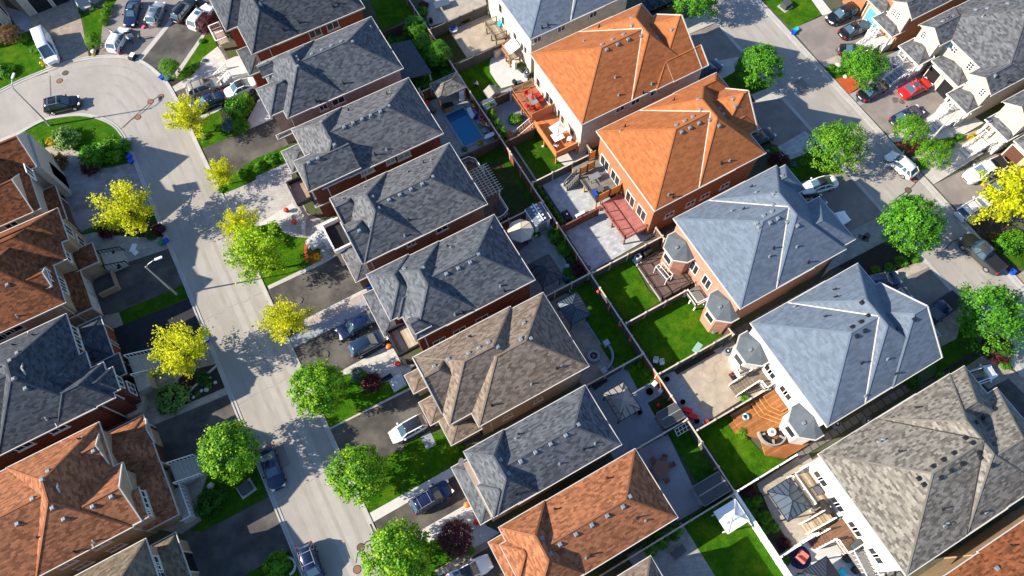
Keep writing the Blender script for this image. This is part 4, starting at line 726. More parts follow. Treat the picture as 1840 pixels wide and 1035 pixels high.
# bay windows with hexagonal slate caps on the backs of the two blue grey houses
def bay(t, cx, cy, half, depth, z, wall, wx):
    pts = [(wx + .05, cy - half), (wx - depth * .45, cy - half), (wx - depth, cy - half * .5), (wx - depth, cy + half * .5), (wx - depth * .45, cy + half), (wx + .05, cy + half)]
    b = MB().prism(pts, 0, z).build('bay', wall, t)
    big = [(wx + .06, cy - half * 1.16), (wx - depth * .5, cy - half * 1.16), (wx - depth * 1.14, cy - half * .55), (wx - depth * 1.14, cy + half * .55), (wx - depth * .5, cy + half * 1.16), (wx + .06, cy + half * 1.16)]
    m = MB(); n = len(big); ap = (wx - .1, cy, z + 1.0)
    m.add([(p[0], p[1], z + .05) for p in big] + [ap], [(i, (i + 1) % n, n) for i in range(n)] + [tuple(range(n))[::-1]])
    r = m.build('bay_roof', 'canvas_charcoal' if wall == 'none' else 'roof_bay', t)
    g = MB()
    for i in range(n - 1): g.beam((*big[i], z), (*big[i + 1], z), .12, .16)
    g.build('gutter', 'gutter_white', r); MB().box(wx - depth * .6 - .15, wx - depth * .6 + .15, cy - .15, cy + .15, z + .3, z + .75).build('roof_vent', 'vent_metal', r)
    for cyy in (cy - half * .0,): window(b, 'W', wx - depth, cyy, z - 1.5, half * .7, 1.3, sill=False, cols=1)
noisy('roof_bay', (.085, .105, .125), (.115, .140, .165), 1.5, fine=10, bmp=.1)
bay(RT['R3'], 0, 23.6, 1.7, 2.0, 4.4, 'brick_pink', 33.85); bay(RT['R3'], 0, 15.4, 1.7, 2.0, 4.4, 'brick_pink', 33.85)
bay(RT['R4'], 0, 9.9, 1.7, 2.0, 4.2, 'brick_white', 33.85); bay(RT['R4'], 0, 1.0, 1.7, 2.0, 4.2, 'brick_white', 33.85)
# ---------------------------------------------------------------- left row
LG = ('stone_cream',)
t, h = house('house', 'rust roofed house at the left edge beside the curving lawn', (-32, 68), [H(-46, -28.0, 62.85, 74.3, 6.5, .75), H(-40, -26.95, 68.7, 74.38, 6.52, .9, E=None), H(-41, -28.8, 62.8, 68.75, 6.53, .9, E=None)],
    'roof_rust', 'stone_cream', [H(-30, -26.94, 62.8, 68.1, 3.2, .3, W=-1)], LFT, walls=[(-29.5, -26.6, 69.5, 71.7, 0, 3.5), (-27.35, -26.6, 68.5, 74.0, 0, 6.3)], wpipes=[(-33.5, 64.8)])
wins(t, 'E', -27.25, [(72.25,4.82,1.2,1.4),(66.77,8.27,1.2,1.4)]); wins(t, 'E', -29.1, [(66.71,5.08,2.0,1.3)], cols=3); wins(t, 'S', 63.2, [(-31.86,5.76,1.2,0.9)], sill=True)
garage_door(t, 'E', -27.4, 63.4, 67.4, mat='garage_brown')
MB().box(-29.4, -26.7, 69.6, 71.6, 3.5, 3.56).build('balcony_floor', 'asphalt_black', t); bl = MB()
for a, b in (((-26.7, 69.5), (-26.7, 71.7)), ((-29.4, 69.5), (-26.7, 69.5)), ((-29.4, 71.7), (-26.7, 71.7))): bl.beam((*a, 4.0), (*b, 4.0), .18, .9)
bl.build('parapet', 'stone_cream', t)
t, h = house('house', 'large rust roofed house on the left with cream bay tower and white gabled dormer', (-33, 56), [H(-48, -28.64, 49.9, 61.2, 6.5, .65, E=.8), H(-35, -26.3, 57.35, 61.95, 6.51, .9), H(-36, -27.08, 55.0, 61.88, 6.52, .8), H(-32, -29.1, 51.95, 54.5, 7.35, .85, W=-1, E=None)],
    'roof_rust', 'brick_tan', [H(-28.6, -25.15, 55.25, 58.05, 3.4, .2, W=-1), H(-30, -27.4, 50.05, 57, 3.3, .3, W=-1)], LFT, vents=[(-32.57,53.39)], wpipes=[(-33.39,50.61)], spouts=[(-29.4,50.28,6.4)], cap='roof_rust_dark')
wins(t, 'S', 50.3, [(-34.89,5.45,1.8,0.9),(-36.16,5.13,1.8,0.9)], frame='cream_trim'); wins(t, 'E', -26.7, [(59.99,4.62,1.3,1.6),(59.78,2.04,1.3,1.6)], sill=False); wins(t, 'E', -29.04, [(53.49,7.07,1.3,0.8)], sill=False, rows=2)
wins(t, 'E', -29.04, [(53.28,5.02,1.9,1.4)], cols=4); wins(t, 'E', -27.48, [(56.32,5.28,1.2,1.2)])
garage_door(t, 'E', -27.85, 50.7, 52.9); garage_door(t, 'E', -27.85, 53.4, 55.2)
def steps(t, x0, x1, y0, y1, n, z1, mat='concrete', axis='x', rail=None, railmat='white_trim'):
    """flight climbing from x0 (ground) to x1 (z1)"""
    m = MB()
    for k in range(n):
        a = x0 + (x1 - x0) * k / n; b = x1
        if axis == 'x': m.box(a, b, y0, y1, .004 + (0 if k == 0 else z1 * k / n), z1 * (k + 1) / n)
        else: m.box(y0, y1, a, b, .004 + (0 if k == 0 else z1 * k / n), z1 * (k + 1) / n)
    o = m.build('steps', mat, t)
    if rail:
        for yy in (y0 + .06, y1 - .06):
            r = MB()
            A_ = (x0, yy, z1 / n + rail) if axis == 'x' else (yy, x0, z1 / n + rail); B_ = (x1, yy, z1 + rail) if axis == 'x' else (yy, x1, z1 + rail)
            r.beam(A_, B_, .09)
            for k in range(n + 1):
                f_ = k / n; px = x0 + (x1 - x0) * f_; zz = z1 / n + (z1 - z1 / n) * f_
                p = (px, yy) if axis == 'x' else (yy, px); r.beam((*p, max(0.02, zz - .2)), (*p, zz + rail), .05 if k not in (0, n) else .1)
            r.build('railing', railmat, t)
    return o
steps(t, -23.2, -25.4, 55.4, 57.7, 6, 1.3, 'concrete', 'x', .9, 'metal_dark')
MB().box(-27.2, -25.0, 52.8, 53.0, 0, 1.0).box(-25.2, -25.0, 53.0, 55.2, 0, 1.0).build('porch_wall', 'brick_tan', t)
t, h = house('house', 'dark slate roofed red brick house on the left with a long flight of front steps', (-33, 43), [H(-50, -33, 36.95, 48.55, 6.5, E=None), H(-39, -28.95, 36.9, 48.6, 6.51, .76), H(-34, -28.3, 38.5, 43.35, 6.52, .8), H(-33, -27.0, 37.0, 41.3, 6.53, .85), H(-31.5, -26.3, 37.6, 40.3, 6.54, .9)],
    'roof_dark_slate', 'brick_maroon', [H(-29.5, -26.95, 43.4, 48.6, 3.3, .35, W=-1), H(-28.4, -26.37, 40.65, 43.3, 3.4, .25, W=-1)], LFT, vents=[(-33.25,44.92),(-33.75,44.07),(-33.79,41.83),(-33.37,40.75)], pipes=[(-32.06,47.08),(-34.12,46.97)], wpipes=[(-33.37,37.89),(-34.97,44.07)], spouts=[(-28.78,37.35,6.4)])
wins(t, 'S', 37.3, [(-37.06,5.39,1.5,1.0),(-33.52,5.4,1.5,1.0)]); wins(t, 'E', -29.35, [(47.18,4.98,1.1,1.3),(45.53,5.09,1.1,1.3)]); wins(t, 'E', -26.72, [(39.27,4.96,1.2,1.4)], sill=False); wins(t, 'E', -27.4, [(38.5,4.47,1.0,1.2)])
wins(t, 'E', -26.72, [(39.21,2.46,1.3,1.6)], sill=False, rows=2)
MB().prism([(-27.24,40.39),(-26.3,40.23),(-26.32,38.08),(-27.15,36.98),(-28.6,37.06),(-28.73,37.68)], 0, .9).build('stone_base', 'stone_cream', t)
garage_door(t, 'E', -27.35, 43.8, 45.6, mat='brick_red'); garage_door(t, 'E', -27.35, 46.2, 48.1, mat='brick_red')
steps(t, -23.7, -26.3, 40.7, 43.3, 8, 1.7, 'concrete_base', 'x', .9, 'white_trim'); MB().box(-26.4, -25.0, 38.9, 40.7, 0, 1.7).build('porch', 'stone_cream', t)
t, h = house('house', 'bright rust orange roofed house at the lower left with three front gables', (-33, 30), [H(-50, -33, 23.95, 35.3, 6.5, E=None), H(-38.5, -29.2, 23.9, 35.36, 6.51, .82), H(-35, -28.3, 24.0, 30.3, 6.52, .76, E=None), H(-35, -29.45, 30.6, 34.3, 6.53, .86, E=None), H(-33, -27.66, 24.05, 27.2, 6.54, .7)],
    'roof_terracotta', 'brick_tan', [H(-29.9, -26.2, 29.6, 35.4, 3.3, .5, W=-1), H(-29.4, -26.15, 23.9, 29.8, 3.32, .45, W=-1), H(-29, -26.05, 32.0, 34.8, 3.34, .6, W=-1, E=None)], LFT, vents=[(-33.43,31.62),(-33.81,30.79),(-33.8,27.99),(-33.6,26.87),(-31.08,26.79),(-29.29,26.8),(-29.89,32.15),(-35.28,29.76),(-37.37,28.47)], pipes=[(-34.53,24.32),(-30.98,34.16),(-36.53,26.74)], wpipes=[(-32.68,24.35),(-30.56,34.12)], spouts=[(-29.89,24.34,6.4)], cap='roof_rust_dark')
wins(t, 'S', 24.35, [(-33.14,4.87,1.5,0.9),(-36.6,4.58,1.5,0.9),(-33.13,2.05,1.4,1.0),(-36.51,2.01,1.4,1.0)]); wins(t, 'E', -29.85, [(32.41,5.34,2.0,1.4),(33.65,5.17,0.8,0.9),(31.27,5.14,0.8,0.9)], cols=3); wins(t, 'E', -28.06, [(26.25,5.38,1.9,1.5),(25.0,5.45,0.7,1.2)], cols=3, rows=2)
garage_door(t, 'E', -26.6, 30.3, 32.5, mat='garage_brown'); garage_door(t, 'E', -26.6, 33.0, 34.8, mat='garage_brown')
steps(t, -23.7, -26.0, 27.4, 29.8, 7, 1.5, 'concrete_base', 'x', .9, 'white_trim'); MB().box(-26.8, -25.6, 23.6, 27.3, 0, .9).build('porch', 'concrete', t)
r = MB()
for yy in range(9): r.beam((-25.7, 23.7 + yy * .44, .9), (-25.7, 23.7 + yy * .44, 1.8), .05)
r.beam((-25.7, 23.6, 1.8), (-25.7, 27.3, 1.8), .1).beam((-26.8, 23.65, 1.8), (-25.7, 23.65, 1.8), .1).build('porch_railing', 'white_trim', t)
t, h = house('house', 'taupe shingled house at the bottom left edge of the photo', (-34, 16), [H(-42, -28.5, 10, 22.3, 6.5, .7, E=.85)], 'roof_taupe', 'brick_tan', [H(-30.2, -27.0, 10, 22.4, 3.3, .5, W=-1)], LFT)
wins(t, 'E', -28.9, [(20.13,5.21,1.3,1.5),(19.19,4.96,1.3,1.5)], rows=2); garage_door(t, 'E', -27.4, 18.6, 20.6, mat='garage_black'); garage_door(t, 'E', -27.4, 15.8, 17.8, mat='garage_black')
# ---------------------------------------------------------------- two houses seen only by their fronts in the top left corner
t = thing('house', 'house front with two black garage doors in cream surrounds at the top left', 'house', (-20, 104, 0), LFT)
MB().box(-23.9, -17.4, 100.55, 112, 0, 6.2).build('wall', 'stone_cream', t); make_roof(t, [H(-24.3, -17, 101.2, 112.4, 6.2)], 'roof_slate', 'stone_cream')
garage_door(t, 'S', 100.55, -22.7, -20.5, 2.5, 'garage_black'); garage_door(t, 'S', 100.55, -20.0, -18.0, 2.5, 'garage_black')
MB().box(-17.4, -13.6, 101, 112, 0, 6).build('wall', 'stone_cream', t)
steps(t, 97.75, 101.0, -17.2, -15.4, 4, .9, 'concrete', 'y', .8)
t = thing('house', 'dark stone house corner at the left end of the top edge', 'house', (-30, 105, 0), LFT)
MB().box(-38, -26.4, 99.8, 113, 0, 6.2).build('wall', 'stone_cream', t); make_roof(t, [H(-38.4, -26.6, 100.4, 113.4, 6.2)], 'roof_dark_slate', 'stone_cream')
window(t, 'E', -26.4, 101.5, 1.6, 1.2, 2.0, cols=1); window(t, 'S', 99.8, -28, 1.6, 1.4, 1.6)
# ---------------------------------------------------------------- far right row: gabled fronts, porches, garages
def porch(t, x0, x1, y0, y1, zf, ze, roof):
    """open porch roof on white columns over a raised floor"""
    r = make_roof(t, [(x0, x1, y0, y1, ze, .38, None, .5, .5)], roof, 'white_trim', 'porch_roof', trim='white_trim')
    MB().box(x0 + .25, x1, y0 + .25, y1 - .25, 0, zf).build('porch_floor', 'concrete_white', t)
    for y in (y0 + .4, (y0 + y1) / 2 + .4, y1 - .4): MB().cyl(x0 + .4, y, zf, ze - .14, .11, 12).box(x0 + .22, x0 + .58, y - .18, y + .18, zf, zf + .25).build('column', 'white_trim', t)
    for a, b in (((x0 + .35, y0 + .35), (x1 - .1, y0 + .35)), ((x0 + .35, (y0 + y1) / 2 + .4), (x0 + .35, y1 - .4))):
        g = MB(); g.beam((*a, zf + .9), (*b, zf + .9), .07); n = int((Vector(a) - Vector(b)).length / .16)
        for k in range(n): p = Vector(a).lerp(Vector(b), (k + .5) / n); g.beam((p.x, p.y, zf), (p.x, p.y, zf + .88), .035)
        g.build('railing', 'white_trim', t)
t, h = house('house', 'grey shingled house with a blue garage door at the top right', (82, 38), [H(77.4, 93, 35.3, 47, 6.2, W=.5), H(75.9, 82, 35.25, 38.9, 6.22, .7, W=-1), H(75.9, 82, 42, 46, 6.22, .7, W=-1)],
    'roof_mid_grey', 'brick_orange', [H(76.3, 79, 38.9, 43, 3.3, .4, E=-1)], FAR, gable='siding_cream')
porch(t, 74.65, 76.9, 35.7, 39.5, 1.1, 3.4, 'roof_mid_grey'); MB().box(76.0, 76.4, 35.75, 38.7, 2.9, 6.15).build('front_panel', 'siding_cream', t)
wins(t, 'W', 76.0, [(37.97,5.11,0.5,0.9),(37.23,5.12,0.5,0.9)], rows=3, sill=False); garage_door(t, 'W', 76.7, 39.3, 41.6, 2.4, 'garage_blue'); garage_door(t, 'W', 76.7, 42.2, 44.5, 2.4, 'garage_black')
steps(t, 72.4, 74.9, 36.6, 38.4, 5, 1.1, 'concrete_white', 'x', .85)
t, h = house('house', 'pair of white gabled fronts under one large grey roof behind the red car', (84, 28), [H(77.9, 94, 21.6, 34.15, 6.2, W=.5), H(76.1, 82, 30.35, 34.2, 6.22, .66, W=-1), H(76.1, 82, 21.55, 25.35, 6.22, .66, W=-1)],
    'roof_mid_grey', 'siding_cream', [H(76.6, 79.2, 25.5, 30.3, 3.3, .4, E=-1)], FAR, vents=[(82.47,31.92),(85.44,30.31),(83.33,31.2),(77.94,32.67),(79.6,32.71),(77.4,23.2)], pipes=[(78.87,21.98),(79.08,32.86)], wpipes=[(81.73,30.46)])
wins(t, 'W', 76.49, [(33.05,5.34,0.6,1.0),(22.72,5.35,0.6,1.0)], pane='glass_dark', sill=False, rows=3, cols=2); wins(t, 'W', 76.49, [(32.26,5.46,0.9,1.6),(24.39,5.59,0.9,1.6)], pane='glass_pale', sill=False); wins(t, 'W', 78.3, [(29.41,5.38,0.7,1.1),(26.53,5.1,0.7,1.1)], sill=False, rows=3); wins(t, 'W', 78.3, [(30.26,5.21,1.0,0.9)], pane='glass_teal', sill=False)
porch(t, 74.5, 77.1, 30.45, 34.15, 1.1, 3.4, 'roof_mid_grey'); porch(t, 74.55, 77.3, 21.85, 25.35, 1.1, 3.4, 'roof_mid_grey')
garage_door(t, 'W', 77.0, 28.3, 30.0, 2.4, 'garage_black'); garage_door(t, 'W', 77.0, 25.9, 27.6, 2.4, 'garage_black')
steps(t, 72.2, 74.7, 30.9, 32.4, 5, 1.1, 'concrete_blue', 'x', .85); steps(t, 72.0, 74.7, 22.4, 24.0, 5, 1.1, 'concrete_white', 'x', .85)
t, h = house('house', 'grey roofed house with pale siding at the right edge behind the yellow tree', (84, 14), [H(78.2, 94, 7.5, 20.2, 6.2, W=.5), H(76.6, 82, 16.2, 20.25, 6.22, .66, W=-1), H(76.6, 82, 7.4, 11.5, 6.22, .66, W=-1)],
    'roof_mid_grey', 'siding_cream', [H(76.8, 79.4, 11.6, 16.1, 3.3, .4, E=-1)], FAR)
porch(t, 75.95, 78.9, 16.4, 20.1, 1.1, 3.4, 'roof_mid_grey'); steps(t, 73.2, 76.0, 17.6, 19.2, 5, 1.1, 'concrete_white', 'x', .85)
wins(t, 'W', 76.99, [(18.39,6.37,0.5,0.5),(17.92,6.37,0.5,0.5)], sill=False, cols=1); garage_door(t, 'W', 77.2, 13.9, 15.9, 2.4, 'garage_brown'); garage_door(t, 'W', 77.2, 11.9, 13.4, 2.4, 'garage_brown')
# ---------------------------------------------------------------- balconies over the front porches of the middle row
def front_balcony(label, x0, x1, y0, y1, z, floor, wallm, railm, rows=0, par=None):
    pass

# ================================================================ FENCES
def fence(label, a, b, h=1.8, mat='fence_wood', cap='fence_cap', sp=2.45, capw=.16):
    a = Vector(a); b = Vector(b); L = (b - a).length; m = (a + b) / 2
    t = thing('fence', label, 'fence', (m.x, m.y, 0), 'fences between the back gardens')
    d = (b - a).normalized(); ang = math.atan2(d.y, d.x)
    p = MB(); n = max(1, int(L / .15))
    p.obox(m, (L / 2, .025), ang, .04, h - .05)
    for k in range(0, n, 2): q_ = a + d * (L * (k + .5) / n); p.obox(q_, (L / n * .5, .045), ang, .04, h - .07 - .02 * (k % 4 == 0))
    p.build('boards', mat, t); c = MB(); c.obox(m, (L / 2, capw / 2), ang, h - .05, h); c.build('cap_rail', cap, t)
    k = max(1, round(L / sp))
    for i in range(k + 1):
        q_ = a + d * min(max(L * i / k, .06), L - .06); MB().obox(q_, (.075, .075), ang, 0, h + .1).obox(q_, (.10, .10), ang, h + .1, h + .15).build('post', cap if cap != 'fence_cap' else 'fence_cap', t)
    return t
MX = 23.57
for y0, y1, lab, mt in ((95, 70.6, 'brown board fence behind the uppermost back lawns of the middle row', 'fence_wood'), (70.5, 59.2, 'brown board fence behind the leafy garden of the blush walled house', 'fence_red'), (59.1, 48.6, 'brown board fence running beside the pool toys and pointed cedars', 'fence_red'), (48.5, 37.7, 'brown board fence behind the dull lawn of the white pergola', 'fence_red'),
                        (37.6, 26.95, 'red brown fence behind the beige octagonal umbrella patio', 'fence_red'), (26.85, 15.8, 'weathered fence with hanging red flower baskets', 'fence_grey'), (15.7, 7.5, 'reddish board fence behind the blue grey concrete patio', 'fence_red'), (7.4, -1.15, 'weathered fence beside the ivy bed and the dark shed', 'fence_grey')):
    fence(lab, (MX, y0), (MX, y1), mat=mt)
fence('tall white vinyl fence beside the lawn at the bottom of the photo', (MX, -1.35), (MX, -24), 1.8, 'resin_white', 'white_trim', capw=.34)
for x0, x1, y, lab, mt, cp in [(16.6,23.4,71.15,'dark fence at the near end of the uppermost back lawn', 'fence_wood', 'fence_wood'),(16.8,19.5,59.62,'short fence between the leafy garden and the pool patio', 'fence_red', 'fence_cap'),(16.7,23.4,48.2,'dark fence between the pool and the pergola lawn', 'fence_wood', 'fence_wood'),(16.6,23.4,37.55,'red brown fence behind the grey roofed resin shed', 'fence_red', 'fence_cap'),(16.6,23.4,26.8,'light capped fence between the black gazebo patio and the steel gazebo', 'fence_grey', 'fence_cap'),(16.3,23.4,15.65,'light capped fence below the round fire pit patio', 'fence_grey', 'fence_cap'),(15.2,23.4,7.3,'light capped fence between blue grey concrete and violet patio', 'fence_grey', 'fence_cap'),(7.6,23.4,-1.3,'long light capped fence under the terracotta roofed house', 'fence_wood', 'fence_cap'),(23.9,32.5,68.4,'dark fence with a leaning round table between two paved yards', 'fence_grey', 'fence_grey'),(23.9,32.3,61.35,'weathered fence between the sandy yard and the curved lawn', 'fence_grey', 'fence_grey'),(23.8,28.0,53.95,'tall brown fence behind the two small sheds', 'fence_wood', 'fence_wood'),(23.8,28.0,47.4,'dark fence beside the landing of the timber stairs', 'fence_wood', 'fence_wood'),(23.8,32.3,40.6,'weathered fence between the lawn and the grey deck patio', 'fence_grey', 'fence_cap'),(23.8,29.0,33.6,'maroon fence between the two pale patios', 'fence_red', 'rail_burgundy'),(23.8,33.5,26.7,'light capped fence between the pale patio and the sunlit lawn', 'fence_grey', 'fence_cap'),(23.8,31.8,19.6,'light capped fence between the two sunlit lawns', 'fence_grey', 'fence_cap'),(23.8,33.4,12.9,'light capped fence between the lawn and the basketball patio', 'fence_grey', 'fence_cap'),(23.8,33.0,5.85,'pale fence between the basketball patio and the cedar deck', 'fence_grey', 'fence_cap'),(23.8,31.3,-1.25,'pale capped fence between the round sofa lawn and the gazebo patio', 'fence_grey', 'white_trim'),(23.8,28.4,-8.4,'low white fence below the blue grey gazebo patio', 'resin_white', 'white_trim')]:
    fence(lab, (x0, y), (x1, y), mat=mt, cap=cp)
for x, y0, y1, lab in ((32.4, 40.9, 42.0, 'short side gate fence between the orange roofed houses'), (33.4, 26.2, 28.1, 'short gate fence beside the burgundy deck'), (33.4, 12.6, 14.1, 'short wooden gate fence beside the round air conditioner'), (18.0, 58.9, 60.2, 'short return fence at the back corner of the pool house')):
    fence(lab, (x, y0), (x, y1), mat='fence_wood')
# ================================================================ DECKS
def rail(mb, pts, z, h=.95, w=.09, step=.13, bal=True):
    for a, b in zip(pts[:-1], pts[1:]):
        a = Vector(a); b = Vector(b); L = (b - a).length
        mb.beam((*a, z + h), (*b, z + h), w, .06); mb.beam((*a, z + .12), (*b, z + .12), .05)
        for i in range(max(1, round(L / 1.5)) + 1): p = a.lerp(b, i / max(1, round(L / 1.5))); mb.beam((p.x, p.y, z - .1), (p.x, p.y, z + h), w)
        if bal:
            n = int(L / step)
            for i in range(n): p = a.lerp(b, (i + .5) / n); mb.beam((p.x, p.y, z + .12), (p.x, p.y, z + h), .03)
def deck(label, x0, x1, y0, y1, z, mat, railpts, railmat, solid=False, postmat=None, bal=True):
    t = thing('deck', label, 'deck', ((x0 + x1) / 2, (y0 + y1) / 2, 0))
    MB().box(x0, x1, y0, y1, z - .2, z).build('floor', mat, t)
    for i, (x, y) in enumerate([(x0 + .1, y0 + .1), (x0 + .1, (y0 + y1) / 2), (x0 + .1, y1 - .1), (x1 - .3, y0 + .1)]): MB().box(x - .08, x + .08, y - .08, y + .08, 0, z - .2).build('post', postmat or railmat, t)
    for run in railpts:
        r = MB()
        if solid:
            for a, b in zip(run[:-1], run[1:]): r.beam((*a, z + .38), (*b, z + .38), .07, 1.15); r.beam((*a, z + .98), (*b, z + .98), .16, .06)
        else: rail(r, run, z, bal=bal)
        r.build('railing', railmat, t)
    return t
t = deck('red brown timber deck with the closed red umbrella and dining set', 28.2, 31.5, 48.6, 53.75, 1.5, 'deck_redbrown', [[(28.25, 48.9), (28.25, 53.7), (31.4, 53.7)]], 'wood_red', bal=False)
steps(t, 25.6, 28.0, 47.75, 48.75, 7, 1.45, 'deck_redbrown', 'x', .85, 'fence_cap')
MB().box(24.6, 25.7, 47.8, 49.6, 0, .35).build('landing', 'deck_redbrown', t)
t = deck('orange brown timber deck with solid board parapet and white umbrella', 28.2, 31.6, 42.4, 48.4, 1.6, 'deck_orange', [[(31.4, 42.45), (28.25, 42.45), (28.25, 47.9)]], 'wood_orange', True)
MB().beam((28.2, 48.45, 2.4), (31.45, 48.45, 2.4), .07, 1.9).build('privacy_wall', 'wood_red', t)
t = deck('grey deck on orange posts with bright orange privacy screens', 29.1, 32.5, 34.4, 40.0, 1.75, 'deck_grey', [[(29.15, 34.5), (29.15, 38.2)]], 'rail_black', postmat='screen_orange', bal=False)
for a, b in (((29.2, 34.35), (30.75, 34.35)), ((30.9, 34.35), (32.45, 34.35)), ((29.3, 38.6), (30.3, 38.65)), ((30.4, 38.65), (31.4, 38.7)), ((31.35, 39.9), (32.3, 39.9))):
    o = MB().beam((*a, 2.65), (*b, 2.65), .06, 1.5).build('privacy_screen', 'screen_orange', t); MB().beam((*a, 1.7), (*a, 3.45), .09).beam((*b, 1.7), (*b, 3.45), .09).build('screen_post', 'rail_black', o)
steps(t, 27.5, 29.1, 38.3, 39.2, 7, 1.7, 'deck_grey', 'x', .9, 'rail_black')
t = deck('burgundy deck with burgundy railings beside the orange brick wall', 29.45, 32.5, 28.6, 34.1, 1.55, 'deck_burgundy', [[(29.5, 34.1), (29.5, 28.65), (32.4, 28.65)]], 'rail_burgundy', bal=False)
t = deck('dark brown low deck with black railings and a white swing frame', 29.3, 33.7, 20.3, 25.4, .6, 'deck_darkbrown', [[(29.35, 25.3), (29.35, 20.35), (33.2, 20.35)], [(29.35, 25.3), (32.0, 25.3)]], 'rail_black', bal=False)
# small glass topped terrace and stair at the pink brick house
t = deck('small raised landing with a white rail beside the pink brick bay', 31.9, 33.7, 17.5, 19.6, 1.3, 'deck_grey', [[(31.95, 19.5), (31.95, 17.6), (33.3, 17.55)]], 'white_trim', bal=False)
# timber stairs on the basketball patio
t = deck('old timber landing with white hand rails above the basketball patio', 32.6, 33.8, 5.9, 8.7, 1.5, 'boards_old', [[(32.7, 8.6), (33.6, 8.6)], [(32.7, 6.8), (32.7, 5.95), (33.6, 5.95)]], 'white_trim')
steps(t, 30.2, 32.6, 6.9, 8.4, 8, 1.45, 'boards_old', 'x', .9, 'white_trim')
# cedar deck with stepped tiers
t = thing('deck', 'two tiered honey cedar deck with wide steps in front of the white house', 'deck', (31, 3, 0))
MB().prism([(28.3, 5.6), (28.3, 3.2), (29.6, 1.9), (29.0, .3), (30.6, -1.0), (33.7, -1.0), (33.7, 5.6)], .04, .45).build('lower_floor', 'deck_cedar', t)
for k, (d_, z) in enumerate(((-.1, .45), (.35, .65), (.8, .85), (1.25, 1.05))):
    MB().prism([(31.0 + d_, 5.5), (31.0 + d_, 3.9 + d_ * .2), (32.3 + d_ * .5, 2.3 + d_ * .7), (33.72, 2.3 + d_ * .7), (33.72, 5.5)], z, z + .2).build('step_tier', 'deck_cedar', t)
    st_ = MB()
    for a, b in (((31.0 + d_, 5.5), (31.0 + d_, 3.9 + d_ * .2)), ((31.0 + d_, 3.9 + d_ * .2), (32.3 + d_ * .5, 2.3 + d_ * .7)), ((32.3 + d_ * .5, 2.3 + d_ * .7), (33.72, 2.3 + d_ * .7))): st_.beam((*a, z + .2), (*b, z + .2), .1, .05)
    st_.build('nosing', 'wood_honey', t)
MB().box(28.0, 28.3, 3.6, 4.9, .02, .2).box(27.7, 28.0, 3.6, 4.9, .01, .1).build('steps', 'deck_cedar', t)
r = MB(); rail(r, [(33.0, 1.6), (33.7, 1.9)], .9, .8); r.build('railing', 'wood_honey', t)
# decks of the weathered roof house
t = deck('pale raised deck with white rails beside the blue grey gazebo', 29.6, 31.5, -6.6, -2.6, 1.7, 'boards_weathered', [[(31.3, -2.65), (29.65, -2.65), (29.65, -6.0)]], 'white_trim')
steps(t, 27.9, 30.6, -8.1, -6.9, 9, 1.65, 'boards_weathered', 'x', .9, 'white_trim')
t = deck('dark walnut deck with a white balustrade and covered grill', 29.4, 31.5, -11.3, -8.5, 1.7, 'deck_walnut', [[(29.45, -9.8), (29.45, -11.25), (31.4, -11.25)]], 'white_trim')
steps(t, 27.6, 29.4, -9.7, -8.5, 7, 1.65, 'deck_walnut', 'x', .9, 'white_trim')
steps(t, -15.2, -11.3, 30.0, 31.3, 9, 1.65, 'resin_grey', 'y', .9, 'white_trim')
# small decks at the cream house
t = deck('little wooden balcony with a blue toy against the cream wall', 30.6, 32.5, 62.4, 65.4, 1.6, 'boards_weathered', [[(32.3, 62.45), (30.65, 62.45), (30.65, 65.3), (32.3, 65.3)]], 'boards_old')
t = deck('little wooden balcony beside the white awning on the cream wall', 30.6, 32.5, 58.6, 61.0, 1.6, 'boards_weathered', [[(30.65, 58.7), (30.65, 60.9), (32.3, 60.9)]], 'wood_red')
# ================================================================ FRONT BALCONIES OF THE MIDDLE ROW
def balcony(label, x0, x1, y0, y1, z, floor, box, railmat, solid=True, beams=0):
    t = thing('balcony', label, 'balcony', ((x0 + x1) / 2, (y0 + y1) / 2, 0), 'front balconies over the porches')
    MB().box(x0 + .12, x1, y0 + .12, y1 - .12, z - .22, z).build('floor', floor, t)
    m = MB()
    for x, y in ((x0 + .2, y0 + .2), (x0 + .2, y1 - .2)): m.box(x - .2, x + .2, y - .2, y + .2, 0, z - .2)
    m.build('pier', box, t)
    r = MB(); P = [(x1, y0), (x0, y0), (x0, y1), (x1, y1)]
    if solid:
        for a, b in zip(P[:-1], P[1:]): r.beam((*a, z + .35), (*b, z + .35), .2, .75)
    else: rail(r, P, z, .95, .12)
    for k in range(beams): yy = y0 + (y1 - y0) * (k + 1) / (beams + 1); r.beam((x0, yy, z + .7), (x1, yy, z + .7), .16)
    r.build('parapet', railmat, t); return t
b1 = balcony('tan floored balcony with white rails on the topmost red brick house', -2.25, -.8, 78.3, 81.2, 3.5, 'boards_weathered', 'stone_cream', 'white_trim', False, 1)
steps(b1, -4.6, -2.6, 75.0, 76.6, 6, 1.2, 'concrete_white', 'x', .9, 'white_trim'); MB().box(-2.6, -.5, 74.6, 77.9, 0, 1.2).build('porch', 'concrete_white', b1)
b3 = balcony('tan floored balcony with black rails on the dark brick pool house', -2.28, -0.54, 50.58, 53.89, 3.4, 'boards_weathered', 'stone_cream', 'rail_black', True, 0)
steps(b3, -3.6, -1.6, 46.2, 47.9, 6, 1.2, 'concrete_white', 'x'); MB().box(-1.6, .6, 45.0, 48.6, 0, 1.2).build('porch', 'concrete_white', b3)
b4 = balcony('black floored balcony with a white parapet on the brown brick house', -.9, 1.1, 42.6, 46.4, 3.5, 'asphalt_black', 'stone_cream', 'white_trim', True)
b5 = balcony('weathered timber floored balcony with a black parapet on the dark red brick house', 0.08, 2.52, 27.88, 30.97, 3.4, 'boards_weathered', 'stone_cream', 'rail_black', True)
steps(b5, -2.2, -.6, 25.7, 27.2, 5, .9, 'concrete_white', 'x')
